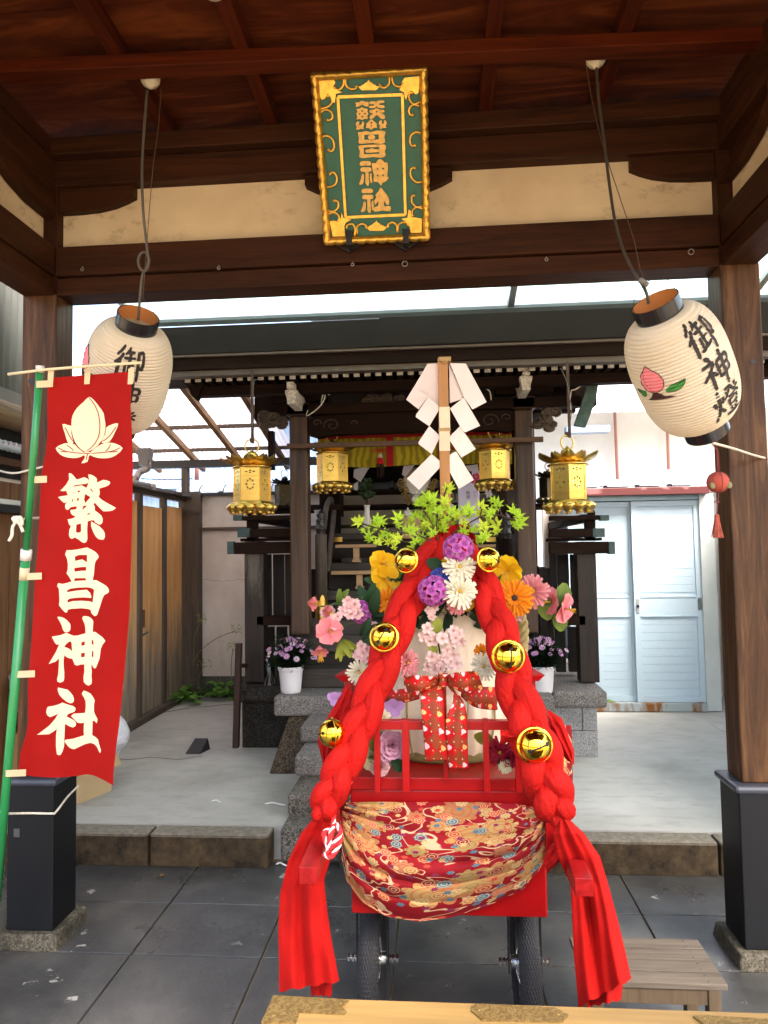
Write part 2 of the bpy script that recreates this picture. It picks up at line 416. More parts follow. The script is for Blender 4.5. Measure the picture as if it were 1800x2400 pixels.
# curved bracket arms on the plaster
def bracket(cx, half, z1, side=0):
    pts = []; hL = half
    lp = []
    prof = [(1, 0), (1, -.40), (.86, -.62), (.66, -.85), (.45, -.97), (.2, -1), (-.2, -1), (-.45, -.97), (-.66, -.85), (-.86, -.62), (-1, -.40), (-1, 0)]
    if side: prof = [(1, 0), (1, -.45), (.88, -.64), (.72, -.82), (.5, -.95), (.25, -1), (0, -1), (0, 0)]
    for a, b in prof: lp.append((cx+a*half*(side or 1), z1+b*.10))
    MB().poly([lp], lambda x, y, t: (x, PY+.012+(.0 if t else .07), y), thick=True).build('bracket_arm', pv(0), pav)
bxl = P(310, 440, PY).x; bxr = P(1482, 400, PY).x
bracket(XL+.001, bxl-XL, PZ1-.003, 1); bracket(XR-.001, XR-bxr, PZ1-.003, -1)
c0, c1 = P(713, 420, PY).x, P(1060, 400, PY).x; bracket((c0+c1)/2, (c1-c0)/2, PZ1-.003)
# side walls of the pavilion (running towards the viewer)
for s_, xi in ((-1, XL), (1, XR)):
    xa, xb = (xi-PW+.01, xi-.005) if s_ < 0 else (xi+.005, xi+PW-.01)
    MB().box(xa, xb, .5, PY-.002, LZ0, LZ1-.006).build('side_lintel', pv(1), pav, bevel=.004)
    MB().box(xa-.004, xb+.004, .5, PY-.014, LZ1, LZ2).build('side_beam', pv(1), pav, bevel=.004)
    xp = (xi-.10, xi-.06) if s_ < 0 else (xi+.06, xi+.10)
    MB().box(xp[0], xp[1], .5, PY-.002, LZ2, PZ1+.03).build('side_plaster', PLAS, pav)
    MB().box(xa, xb, .5, PY-.012, PZ1, PZ1+.11).build('side_plate', pv(1), pav, bevel=.004)
    MB().box(xa-.0, xb+.002, .5, PY-.052, PZ1+.115, CZ).build('side_upper_plate', pv(1), pav)
    lp = [(PY, PZ1), (PY-.42, PZ1), (PY-.42, PZ1-.05), (PY-.36, PZ1-.085), (PY-.28, PZ1-.115), (PY-.16, PZ1-.135), (PY, PZ1-.135)]
    xq = xi-.055 if s_ < 0 else xi+.01
    MB().poly([lp], lambda a, b, t, xq=xq: (xq+(.045 if t else 0), a-.001, b-.003), thick=True).build('side_bracket', pv(1), pav)
    # front posts (behind the viewer)
    x0, x1 = (xi-PW, xi) if s_ < 0 else (xi, xi+PW)
    MB().box(x0, x1, .36, .50, 0, CZ).build('post', POSTW, pav, bevel=.006)
# ceiling boards and joists
cb = MB()
for i in range(12): cb.box(-2.3, 2.2, .15+i*.29, .438+i*.29, CZ+.06, CZ+.08+random.uniform(0, .004))
n = NT('ceiling_boards', .7, 0, .08); v = n.coord((.16, 1, 1)); a_ = n.noise(v, 7, 7, .62, 2.2)
cc = n.ramp(a_, [(.25, '#230c05'), (.5, '#4c200d'), (.8, '#7a3f1a')]); n.col(cc); n.bump(a_, .15, .003); CEILB = n.m
cb.build('ceiling_boards', CEILB, pav)
for px, py in ((350*1.085, 293), (590*1.085, 300), (817*1.085, 290), (1045*1.085, 290), (1285*1.085, 270)):
    X = Z(px, py, CZ).x
    MB().box(X-.026, X+.026, .2, PY+.06, CZ-.004, CZ+.058).build('ceiling_joist', pc(1), pav, bevel=.003)
pa_, pb_ = Z(0, 172, CZ-.03), Z(1790, 96, CZ-.03); pa_.z = pb_.z = CZ-.026
MB().beam(pa_, pb_, .07, .05).build('ceiling_purlin', pc(0), pav, bevel=.004)
MB().box(XL-.1, XR+.1, 1.4, 1.47, CZ-.045, CZ).build('ceiling_purlin', pc(0), pav, bevel=.004)
# pavilion roof, out of view; right side widened to keep sun off the yard
MB().hexa([(-2.4, .1, CZ+.085), (3.3, .1, CZ+.085), (3.3, 3.3, CZ+.085), (-2.4, 3.3, CZ+.085), (-2.2, .1, CZ+.2), (3.1, .1, CZ+.2), (3.1, 3.1, CZ+.2), (-2.2, 3.1, CZ+.2)]).build('roof', plain('roof_copper', (.06, .06, .06), .6), pav)
# screw eyes on the lintel
for px, py in ((195, 633), (514, 630), (827, 622), (949, 620), (1280, 610), (1618, 592)):
    c = P(px, py, PY-.012); e = MB(); e.tube([c+Vector((0, .014, .012)), c+Vector((0, -.006, .012))], .0022, 6)
    big = px in (949, 1618); r = .011 if big else .006
    e.tube([c+Vector((math.cos(t)*r, -.008, math.sin(t)*r)) for t in [i*PI/6 for i in range(13)]], .0022, 6, cap=False)
    e.build('screw_eye', metal('dull_steel', (.35, .33, .3), .4), pav, smooth=True)
# ================================================================ plaque
bl, br = P(762, 573, PY-.05), P(1007, 562, PY-.05)
W0 = (br-bl).length
tl0, tr0 = P(728, 170, PY-.34), P(1002, 157, PY-.34)
up_ = ((tl0+tr0)/2-(bl+br)/2); ex = (br-bl).normalized(); ez = (up_-ex*up_.dot(ex)); H0 = ez.length; ez.normalize(); en = ex.cross(ez).normalized()
if en.y > 0: en = -en
plq = thing('shrine_plaque', bl, 'green plaque with gilt raised characters in a carved gold frame, hung under the ceiling', 'plaque')
def onp(px, py, h=0):      # a point on the plaque's own plane
    r = ray(px, py); t = (bl-EYE).dot(en)/r.dot(en); return EYE+r*t+en*h
cr = lambda x, y: (700+x*.2125, 130+y*.2125)
fr = lambda a, b: bl+ex*(a*W0)+ez*(b*H0)
MB().hexa([fr(.02, .01)+en*.0, fr(.98, .01), fr(.98, .01)-en*.03, fr(.02, .01)-en*.03, fr(.02, .99), fr(.98, .99), fr(.98, .99)-en*.03, fr(.02, .99)-en*.03]).build('backboard', plain('green_lacquer', '#0a5844', .45, var=.15, sc_=20, bump=.05), plq)
fm = MB()     # scalloped outer rim
def rim(a0, a1, n_):
    A, B = fr(*a0), fr(*a1); d = (B-A); inn = (fr(.5, .5)-(A+B)/2).normalized(); ln = d.length
    inn = (inn - d.normalized()*inn.dot(d.normalized())).normalized()
    def fn(u, v_):
        s_ = u; sc_ = abs(math.sin(u*n_*PI))**.6; prof = [(0, -.03), (0.0, .012), (.5, .026), (1, .012), (1.02, -.01)]
        a, h = pick(prof, v_); wdt = .026
        mit = min(s_, 1-s_)*ln
        return A+d*s_+inn*(a*wdt*min(1, 1)+(-.0045*sc_ if v_ < .5 else 0))+en*(h+.0045*sc_*(1-abs(a-.4)))
    fm.grid(fn, n_*6, 8)
rim((0, 0), (1, 0), 10); rim((0, 1), (1, 1), 9); rim((0, 0), (0, 1), 15); rim((1, 0), (1, 1), 15)
GOLDW = plain('gold_leaf', (.72, .42, .07), .33, .75, var=.25, sc_=40, bump=.2)
fm.build('carved_rim', GOLDW, plq, smooth=True)
inr = MB()
ins = [cr(435, 460), cr(1145, 435), cr(1178, 1755), cr(520, 1785)]
I = [onp(*q) for q in ins]
for a, b in zip(I, I[1:]+I[:1]): inr.beam(a+en*.003, b+en*.003, .010, .012, en)
inr.build('inner_frame', GOLDW, plq)
# leafy corners
for lp in ([(185, 260), (385, 262), (410, 300), (385, 340), (400, 370), (480, 410), (412, 425), (410, 470), (400, 525), (380, 520), (360, 450), (320, 435), (290, 480), (255, 490), (235, 440), (235, 350), (225, 300)],
           [(1330, 232), (1170, 250), (1135, 300), (1150, 330), (1110, 380), (1165, 410), (1170, 460), (1185, 490), (1210, 420), (1240, 390), (1290, 430), (1320, 420), (1330, 350)],
           [(345, 1830), (380, 1820), (440, 1830), (470, 1790), (475, 1730), (495, 1790), (585, 1810), (525, 1840), (505, 1880), (515, 1990), (380, 1995)],
           [(1135, 1800), (1200, 1790), (1215, 1700), (1235, 1710), (1250, 1780), (1310, 1790), (1360, 1800), (1355, 1950), (1240, 1955), (1220, 1870), (1180, 1830)]):
    MB().poly([lp], lambda x, y, t: onp(*cr(x, y), .010 if t else 0), thick=True).build('leafy_corner', GOLDW, plq)
for pl in ([(500, 250), (495, 330), (450, 380), (400, 370), (400, 345)], [(515, 260), (530, 340), (590, 375), (640, 360), (635, 335)],
           [(1000, 240), (1000, 310), (950, 360), (900, 340), (905, 320)], [(1030, 240), (1050, 320), (1110, 350), (1150, 320), (1135, 312)],
           [(235, 590), (320, 570), (370, 520), (355, 450), (310, 450)], [(240, 640), (290, 600), (360, 620), (375, 690), (325, 725), (325, 700)],
           [(250, 920), (300, 885), (375, 920), (395, 1010), (365, 1060), (335, 1050), (340, 1030)],
           [(280, 1440), (340, 1450), (410, 1420), (425, 1340), (390, 1290), (350, 1300), (360, 1315)],
           [(310, 1700), (370, 1720), (430, 1690), (440, 1620), (400, 1595), (390, 1615)], [(330, 1750), (390, 1730), (440, 1760), (450, 1810), (430, 1820)],
           [(1340, 510), (1270, 540), (1220, 480), (1225, 410), (1260, 420)], [(1330, 560), (1260, 545), (1215, 600), (1235, 660), (1270, 650)],
           [(1350, 860), (1290, 845), (1235, 890), (1230, 970), (1270, 1005), (1285, 980)],
           [(1370, 1390), (1300, 1400), (1240, 1340), (1235, 1260), (1275, 1235), (1290, 1255)],
           [(1360, 1660), (1300, 1670), (1250, 1620), (1250, 1550), (1285, 1545)], [(1370, 1690), (1300, 1675), (1255, 1710), (1255, 1780)],
           [(530, 1910), (540, 1870), (600, 1860), (625, 1920), (615, 1990)], [(650, 1970), (645, 1890), (700, 1855), (750, 1880), (740, 1905)],
           [(985, 1900), (990, 1860), (1040, 1840), (1085, 1880), (1090, 1950)], [(1100, 1950), (1100, 1870), (1150, 1840), (1210, 1850), (1200, 1875)]):
    p_ = smooth_path([onp(*cr(x, y), .006) for x, y in pl], 14)
    MB().tube(p_, [.0045]*12+[.006, .0075, .0055], 8).build('carved_curl', GOLDW, plq, smooth=True)
for (x, y, s_) in ((775, 335, 1), (860, 1880, 1)):
    pk = MB()
    for k in range(-3, 4):
        pk.poly([smooth_loop([(x+k*22, y+55), (x+k*22-26+k*8, y+10), (x+k*16+k*9, y-62+abs(k)*24), (x+k*22+26+k*8, y+10)], 3)], lambda a, b, t, k=k: onp(*cr(a, b), (.016-.003*abs(k)) if t else 0), thick=True)
    pk.build('peach_carving', GOLDW, plq)
# raised characters (seal-like blocks), one polygon with holes each
gl = MB()
def blk(lp, *holes, sm=2):
    gl.poly([smooth_loop(lp, sm)]+[list(h) for h in holes], lambda x, y, t: onp(*cr(x, y), .0075 if t else 0), thick=True)
sq = lambda x, y, a, b=None: [(x-a, y-(b or a)), (x-a, y+(b or a)), (x+a, y+(b or a)), (x+a, y-(b or a))]
blk([(625, 520), (665, 520), (700, 500), (740, 515), (770, 515), (772, 560), (735, 562), (700, 545), (670, 562), (630, 568), (640, 545)])
blk([(640, 590), (670, 590), (700, 572), (730, 588), (765, 590), (758, 620), (772, 645), (758, 670), (765, 700), (725, 700), (700, 712), (672, 700), (640, 705), (650, 672), (636, 645), (652, 620)], sq(703, 612, 9), sq(674, 646, 9), sq(735, 642, 9), sq(705, 676, 9))
blk([(783, 512), (850, 510), (852, 575), (780, 580), (785, 558), (828, 555), (828, 535), (790, 540)])
blk([(862, 505), (942, 500), (940, 522), (895, 530), (895, 548), (945, 552), (945, 580), (865, 572)])
blk([(785, 605), (830, 600), (862, 582), (900, 600), (945, 603), (942, 630), (905, 632), (950, 660), (948, 698), (905, 695), (862, 655), (825, 695), (785, 695), (790, 665), (825, 640), (788, 632)], sq(862, 622, 9))
blk([(630, 760), (650, 730), (672, 735), (665, 760), (682, 768), (700, 750), (700, 730), (722, 735), (722, 770), (712, 790), (720, 815), (685, 808), (660, 820), (635, 815), (645, 790)])
blk([(745, 755), (775, 730), (802, 702), (830, 728), (862, 750), (862, 780), (865, 800), (830, 798), (803, 822), (775, 800), (740, 800), (752, 778)], sq(803, 742, 10), sq(803, 777, 8))
blk([(885, 755), (895, 722), (920, 718), (918, 750), (938, 755), (945, 718), (965, 722), (972, 755), (958, 775), (970, 800), (930, 798), (912, 815), (890, 800), (900, 775)])
blk([(655, 850), (700, 845), (745, 835), (800, 845), (860, 830), (950, 835), (955, 870), (945, 900), (955, 960), (900, 975), (820, 965), (720, 972), (665, 970), (668, 910)], [(725, 875), (725, 930), (785, 930), (805, 942), (825, 930), (885, 925), (885, 870)])
blk([(770, 890), (805, 872), (840, 888), (842, 915), (805, 932), (770, 918)])
blk([(660, 1000), (720, 990), (800, 985), (900, 982), (955, 985), (965, 1020), (950, 1060), (962, 1100), (920, 1128), (820, 1120), (720, 1132), (670, 1120), (678, 1060)], [(720, 1015), (722, 1090), (890, 1085), (890, 1010)])
blk([(742, 1040), (780, 1035), (810, 1022), (840, 1035), (885, 1035), (888, 1062), (840, 1068), (745, 1072)])
def shimesu(dx, dy, q=1):
    blk([(680+dx, 1175+dy), (735+dx, 1165+dy), (795+dx, 1172+dy), (795+dx, 1212+dy), (740+dx, 1212+dy), (682+dx, 1215+dy)])
    blk([(688+dx, 1240+dy), (740+dx, 1232+dy), (800+dx, 1238+dy), (800+dx, 1280+dy), (772+dx, 1285+dy), (780+dx, 1400+dy), (765+dx, 1436+dy), (738+dx, 1400+dy), (738+dx, 1288+dy), (690+dx, 1282+dy)])
    blk([(700+dx, 1310+dy), (722+dx, 1320+dy), (718+dx, 1400+dy), (690+dx, 1425+dy), (668+dx, 1415+dy), (690+dx, 1360+dy)])
    blk([(785+dx, 1312+dy), (805+dx, 1300+dy), (808+dx, 1350+dy), (815+dx, 1400+dy), (792+dx, 1398+dy)])
shimesu(0, 0); shimesu(20, 302)
blk([(810, 1190), (850, 1190), (868, 1160), (900, 1142), (930, 1160), (945, 1180), (982, 1185), (985, 1260), (978, 1330), (995, 1350), (960, 1390), (925, 1405), (912, 1435), (890, 1410), (868, 1392), (828, 1390), (832, 1320), (820, 1280)], sq(872, 1250, 9), sq(933, 1247, 11), sq(872, 1323, 9), sq(934, 1320, 9))
blk([(845, 1540), (880, 1500), (905, 1455), (935, 1490), (970, 1530), (992, 1570), (998, 1630), (975, 1650), (945, 1600), (945, 1662), (1010, 1660), (1010, 1718), (930, 1708), (838, 1722), (840, 1670), (878, 1660), (880, 1600), (848, 1648), (835, 1600), (860, 1560)])
gl.build('raised_characters', plain('dull_gold', (.50, .31, .09), .4, .6, var=.2, sc_=60), plq)
for px, py in ((818, 553), (951, 549)):
    hk = MB(); c = P(px, py, PY-.09)
    q = [(px-9, 543+(py-553)), (px+9, 543+(py-553)), (px+7, py+2), (px+9, py+18), (px-9, py+18), (px-7, py+2)]
    hk.poly([[(px-9, py-13), (px+9, py-13), (px+6, py+4), (px+8, py+20), (px-8, py+20), (px-6, py+4)]], lambda a, b, t: P(a, b, PY-.095)+Vector((0, 0 if t else .012, 0)), thick=True)
    hk.poly([[(px-34, py+20), (px-8, py+14), (px+8, py+14), (px+34, py+14), (px, py+38)]], lambda a, b, t: P(a, b, PY-.03)+Vector((0, 0 if t else .014, 0)), thick=True)
    hk.box(c.x-.008, c.x+.008, PY-.09, PY-.014, P(px, py+20, PY-.09).z, P(px, py+14, PY-.09).z)
    tag(hk.build('iron_hook', BLACKM, bevel=.001), 'black iron hook under the %s corner of the green plaque' % ('left' if px < 900 else 'right'), 'hook', 'hooks under the plaque')
# ================================================================ translucent canopy between pavilion and shrine
n = NT('frosted_panel', .35, 0, .4); n.b.inputs['Base Color'].default_value = (.6, .7, .68, 1)
tr = n.add('BsdfTranslucent'); tr.inputs[0].default_value = (.58, .69, .66, 1); mx = n.add('MixShader'); mx.inputs[0].default_value = .85
n.L(n.b.outputs[0], mx.inputs[1]); n.L(tr.outputs[0], mx.inputs[2]); n.L(mx.outputs[0], n.n['Material Output'].inputs[0]); FROST = n.m
can = thing('glazed_canopy', (0, 4, 3.2), 'pale green frosted canopy panels bridging the pavilion and the shrine eave', 'canopy')
x0 = P(275, 700, 4.3).x
def canz(Y): return 3.16+(4.56-Y)*.20
cv = MB(); 
for a, b in ((x0, P(1198, 690, 4.3).x), (P(1220, 690, 4.3).x, 2.0), (2.03, 3.4)):
    cv.hexa([(a, 3.3, canz(3.3)), (b, 3.3, canz(3.3)), (b, 4.62, canz(4.62)), (a, 4.62, canz(4.62)), (a, 3.3, canz(3.3)+.006), (b, 3.3, canz(3.3)+.006), (b, 4.62, canz(4.62)+.006), (a, 4.62, canz(4.62)+.006)])
cv.build('panel', FROST, can)
ALU = plain('aluminium', (.45, .46, .45), .4, .6, var=.1)
for x in (P(1209, 690, 4.3).x, 2.015, x0-.01):
    MB().beam((x, 3.3, canz(3.3)-.008), (x, 4.62, canz(4.62)-.008), .04, .03).build('glazing_bar', ALU, can)
# ================================================================ shrine
sh = thing('shrine_hall', (-.15, 5.4, .6), 'dark carved timber shrine hall with white-ended rafters and a deep black eave', 'shrine')
EY = 4.5
def ez_(y): return P(900, y, EY).z
EX0, EX1 = -2.0, 3.3
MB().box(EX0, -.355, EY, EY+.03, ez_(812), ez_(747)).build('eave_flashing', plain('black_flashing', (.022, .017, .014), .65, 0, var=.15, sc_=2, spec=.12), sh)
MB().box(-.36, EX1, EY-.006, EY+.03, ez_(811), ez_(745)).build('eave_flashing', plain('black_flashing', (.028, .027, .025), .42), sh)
MB().box(EX0, EX1, EY+.01, EY+.05, ez_(818), ez_(813)).build('drip_edge', plain('drip_metal', (.16, .13, .10), .6), sh)
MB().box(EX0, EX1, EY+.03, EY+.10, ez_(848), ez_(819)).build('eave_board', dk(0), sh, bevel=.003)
MB().box(EX0, EX1, EY+.045, EY+.12, ez_(862), ez_(849)).build('eave_lip', plain('eave_lip_paint', (.10, .075, .055), .6), sh)
# roof above the eave
SX0, SX1, SYB = -1.12, 1.0, 5.02
RC_ = plain('shrine_roof_copper', (.03, .028, .025), .7)
MB().hexa([(EX0, EY, ez_(745)), (EX1, EY, ez_(745)), (EX1, SYB, 3.3), (EX0, SYB, 3.3), (EX0, EY, ez_(745)+.03), (EX1, EY, ez_(745)+.03), (EX1, SYB, 3.33), (EX0, SYB, 3.33)]).build('roof', RC_, sh)
MB().hexa([(SX0, SYB, 3.3), (SX1, SYB, 3.3), (SX1, 7.2, 3.9), (SX0, 7.2, 3.9), (SX0, SYB, 3.33), (SX1, SYB, 3.33), (SX1, 7.2, 4.0), (SX0, 7.2, 4.0)]).build('main_roof', RC_, sh)  # unseen; serves only to darken the chamber, cut narrow so the fence gets light
RY = 4.66; sp = (P(1330, 862, RY).x-P(468, 883, RY).x)/34
xr0 = P(440, 883, RY).x
zr = P(900, 873, RY).z
nr = int((3.25-xr0)/sp)
WEND = stone('aged_white_paint', '#b5afa3', '#d9d4c8', '#e5e0d5', 70, stain='#b0a89a')
for i in range(nr):
    x = xr0+i*sp; q0 = MB().box(x-.019, x+.019, RY+.004, 6.4 if SX0 < x < SX1 else SYB, zr-.021, zr+.021).build('rafter', dk(1), sh)
    MB().box(x-.0195, x+.0195, RY-.003, RY+.0035, zr-.022+random.uniform(-.0015, .0015), zr+.021).build('painted_end', WEND, q0)

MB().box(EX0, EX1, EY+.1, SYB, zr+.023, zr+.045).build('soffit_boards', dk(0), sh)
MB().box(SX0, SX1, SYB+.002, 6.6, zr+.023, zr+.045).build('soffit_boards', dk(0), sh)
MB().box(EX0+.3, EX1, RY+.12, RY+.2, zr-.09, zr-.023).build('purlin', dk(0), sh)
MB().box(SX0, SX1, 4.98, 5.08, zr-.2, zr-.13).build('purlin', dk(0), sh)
CYY = 5.0
# porch columns
cxs = []
n = NT('porch_column_wood', .45, 0, .45); v = n.coord((1, 1, .05)); a_ = n.noise(v, 30, 5, .6, .5)
n.col(n.ramp(a_, [(.3, '#2a1a10'), (.7, '#5a402d')])); n.bump(a_, .2, .003); COLW = n.m
for xa, xb in ((679, 722), (1212, 1256)):
    X0, X1 = P(xa, 1200, CYY).x, P(xb, 1230, CYY).x
    cxs.append((X0+X1)/2)
    MB().box(X0, X1, CYY, CYY+.125, P(700, 1489, CYY).z, P(700, 975, CYY).z).build('column', COLW, sh, bevel=.012)
    # capital block, white-ended bracket
    MB().box(X0-.02, X1+.02, CYY-.02, CYY+.145, P(700, 974, CYY).z, P(700, 945, CYY).z).build('capital', COLW, sh, bevel=.012)
    xm = (X0+X1)/2+.01
    z0 = P(700, 942, CYY).z; NY = 4.72; zn = P(xm*0+900, 939 if xm < 0 else 925, NY).z+.0; xn = (P(682, 905, NY).x if xm < -.5 else P(1233, 890, NY).x)
    bb = MB(); prof = [(-.028, 0), (-.03, .035), (-.042, .075), (-.042, .095), (.042, .095), (.042, .075), (.03, .035), (.028, 0)]
    bb.poly([[(xn+a, zn+b) for a, b in prof]], lambda x, y, t: (x, NY+(0 if t else .3), y), thick=True)
    bb.box(xn-.024, xn+.024, NY-.03, NY+.2, zn+.097, zn+.145)
    bb.build('nose_bracket', WEND, sh, bevel=.004)
    for k, (dz, hw) in enumerate(((.0, .20), (.10, .30))):
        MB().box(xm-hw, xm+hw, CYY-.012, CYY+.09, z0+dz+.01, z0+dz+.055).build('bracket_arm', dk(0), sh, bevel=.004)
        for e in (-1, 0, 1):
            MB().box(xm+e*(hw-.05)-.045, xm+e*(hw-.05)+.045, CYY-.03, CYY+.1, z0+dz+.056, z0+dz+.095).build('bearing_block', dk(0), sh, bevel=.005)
# white-edged curls beside the brackets
for pts in ([(722, 960), (718, 975), (735, 965), (752, 950), (762, 930), (760, 915), (752, 945)], [(768, 925), (780, 920), (790, 912), (798, 905)],
            [(1120, 897), (1135, 908), (1148, 918), (1151, 938)], [(1338, 915), (1350, 912), (1362, 904), (1376, 896)], [(1339, 915), (1335, 940), (1338, 960)]):
    MB().tube(smooth_path([P(x, y, 4.90) for x, y in pts], 12), [.002]+[.005]*11+[.002], 6).build('painted_curl', WEND, sh, smooth=True)
# rainbow beam with carved scrolls
x0, x1 = P(722, 990, CYY).x, P(1212, 990, CYY).x
zb, zt = P(900, 1016, CYY).z, P(900, 968, CYY).z
lp = [(x0, zb+.01), (x0+.06, zb-.01), (x0+.14, zb+.004)]+[(x0+.14+(x1-x0-.28)*i/8, zb+.010) for i in range(1, 8)]+[(x1-.14, zb+.004), (x1-.06, zb-.01), (x1, zb+.01), (x1, zt-.02), (x1-.06, zt-.004)]+[(x1-.06-(x1-x0-.12)*i/8, zt+.006*math.sin(PI*i/8)) for i in range(1, 8)]+[(x0+.06, zt-.004), (x0, zt-.02)]
MB().poly([lp], lambda x, y, t: (x, CYY+.02+(0 if t else .09), y), thick=True).build('rainbow_beam', dk(0), sh)
def spiral(cx, cz, r, turns, sgn, a0, Y, rr=.005):
    pts = []; sc_ = MB()
    for i in range(26):
        t = i/25; a = a0+sgn*t*turns*2*PI; q = r*(1-t*.82); pts.append(Vector((cx+math.cos(a)*q, Y, cz+math.sin(a)*q*.8)))
    sc_.tube(pts, [rr*(1-.4*i/25) for i in range(26)], 6); sc_.build('carved_scroll', wood('scroll_wood', '#2e2017', '#5e4c3c', 0, .6), sh, smooth=True)
zm = (zb+zt)/2
spiral(x0+.17, zm+.0, .062, 1.3, -1, R(200), CYY+.018); spiral(x0+.06, zm+.02, .035, 1.1, 1, R(-20), CYY+.018)
spiral(x1-.19, zm+.0, .066, 1.3, 1, R(-20), CYY+.018); spiral(x1-.07, zm+.02, .035, 1.1, -1, R(200), CYY+.018)
spiral(x0+.34, zm+.01, .03, .7, -1, R(180), CYY+.018); spiral(x1-.36, zm+.01, .03, .7, 1, R(0), CYY+.018)
# carved heads at beam ends and dragon carving above the beam
CARV = wood('carved_wood', '#231914', '#6a594a', 0, .6, 30)
rnd = random.Random(3)
def carving(cx, cz, w_, h_, Y, n_, name):
    c = MB()
    for i in range(n_):
        a = rnd.uniform(0, 2*PI); x = cx+rnd.uniform(-w_, w_)*.8; z = cz+rnd.uniform(-h_, h_)*.8; r = rnd.uniform(.018, .04)
        pts = []
        for k in range(13):
            t = k/12; q = r*(1-t*.8); aa = a+t*5*rnd.choice((1, 1))
            pts.append(Vector((x+math.cos(aa)*q*1.5, Y-rnd.uniform(0, .004)-t*.012, z+math.sin(aa)*q)))
        c.tube(pts, [.006+.005*math.sin(PI*k/12) for k in range(13)], 6)
        c.ball((x, Y+.01, z), (r*1.2, .02, r*.8), 6)
    c.build(name, CARV, sh, smooth=True)
l1 = P(640, 985, CYY); carving(l1.x-.0, l1.z, .10, .06, CYY+.0, 14, 'beam_end_carving')
l1 = P(1288, 985, CYY); carving(l1.x+.0, l1.z, .10, .08, CYY+.0, 16, 'beam_end_carving')
l1 = P(905, 940, 5.05); carving(l1.x, l1.z, .20, .05, 5.05, 30, 'dragon_carving')
MB().box(x0, x1, 5.12, 5.14, zt, zr-.02).build('transom_board', plain('transom_dark', (.012, .009, .007), .8), sh)
# curved eave-corner brackets on the left and right ends
for (a, b) in (([(425, 893), (440, 905), (447, 925), (460, 938), (470, 915), (480, 893)], 4.75), ([(545, 905), (555, 920), (575, 928), (600, 925), (610, 905)], 5.1)):
    MB().poly([a], lambda x, y, t, b=b: P(x, y, b)+Vector((0, 0 if t else .06, 0)), thick=True).build('eave_bracket', dk(0), sh)
MB().beam(P(600, 909, 4.9), P(470, 903, 4.9), .05, .03).build('tie_bar', dk(0), sh)
MB().poly([[(1380, 894), (1404, 894), (1396, 940), (1373, 1000), (1347, 996)]], lambda x, y, t: P(x, y, 4.9)+Vector((0, 0 if t else .05, 0)), thick=True).build('verge_board', plain('verdigris_copper', (.06, .11, .09), .6, .3, var=.4, sc_=14), sh)
MB().box(P(600, 940, 5.3).x, cxs[0]-.06, 5.25, 5.35, P(650, 985, 5.3).z, zr).build('side_beam', dk(0), sh)
MB().box(cxs[1]+.06, P(1395, 940, 5.3).x, 5.25, 5.35, P(1300, 955, 5.3).z, zr).build('side_beam', dk(0), sh)
for i, y in enumerate((925, 960)):
    MB().pbox(1250, 1350, y-8, y+6, 5.2, .08).build('bracket_arm', dk(0), sh, bevel=.004)
# inner chamber (dark box), shelves and altar
AY0 = 5.55
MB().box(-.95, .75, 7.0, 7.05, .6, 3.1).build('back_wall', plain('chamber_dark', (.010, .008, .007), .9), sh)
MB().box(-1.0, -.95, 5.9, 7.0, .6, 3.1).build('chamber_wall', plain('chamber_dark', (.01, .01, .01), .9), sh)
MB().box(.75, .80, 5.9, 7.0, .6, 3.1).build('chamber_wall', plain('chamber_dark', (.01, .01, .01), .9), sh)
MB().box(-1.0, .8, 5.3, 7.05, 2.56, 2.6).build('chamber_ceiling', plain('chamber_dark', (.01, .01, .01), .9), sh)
for xa, xb, ya, yb in ((752, 775, 1100, 1490), (1170, 1190, 1020, 1490), (795, 802, 1060, 1210), (628, 640, 1010, 1100)):
    MB().pbox(xa, xb, ya, yb, 5.75, .08).build('inner_post', dk(2), sh)
steps = [(690, 1230, 1567, 1612, 4.97), (688, 1232, 1489, 1527, 5.13), (715, 1225, 1453, 1487, 5.22), (760, 1200, 1383, 1405, 5.45), (765, 1195, 1317, 1337, 5.68), (770, 1190, 1247, 1262, 5.9)]
for i, (xa, xb, ya, yb, Y) in enumerate(steps):
    b = MB(); b.pbox(xa, xb, ya, yb, Y, .24); b.build('wooden_step', wood('step_wood', '#1f1915', '#4b423b', 0, .6), sh, bevel=.005)
    xm0, xm1 = P(xa, yb, Y).x+.01, P(xb, yb, Y).x-.01; zz = P(900, yb, Y).z
    MB().box(xm0, xm1, Y+.06, Y+.08, zz-.16, zz-.002).build('riser', plain('riser_dark', (.022, .016, .012), .8), sh)
MB().pbox(770, 1190, 1180, 1186, 5.95, .5).build('shelf', dk(0), sh)
MB().pbox(800, 1150, 1148, 1152, 6.15, .3).build('shelf', dk(0), sh)
for xa, xb, ya, yb in ((786, 880, 1276, 1283), (776, 905, 1338, 1346)):
    s_ = MB(); s_.pbox(xa, xb, ya, yb, 5.55, .12); xm = (xa+xb)/2+2
    s_.pbox(xm-7, xm+7, yb+.5, yb+28, 5.58, .03); s_.pbox(xm-10, xm+10, yb+28.5, yb+34, 5.57, .05)
    tag(s_.build('offering_stand', wood('pale_hinoki', '#a8825a', '#c9a67c', 0, .6)), 'pale bare-wood T-shaped offering stand on the %s dark step beside the left newel post' % ('upper' if ya < 1300 else 'lower'), 'stand', 'pale offering stands')
s_ = MB(); s_.pbox(1115, 1162, 1276, 1283, 5.55, .12); s_.pbox(1134, 1146, 1283.5, 1300, 5.58, .03)
tag(s_.build('offering_stand', wood('pale_hinoki', '#a8825a', '#c9a67c', 0, .6)), 'pale offering stand half hidden by leaves right of the purple hydrangea', 'stand', 'pale offering stands')
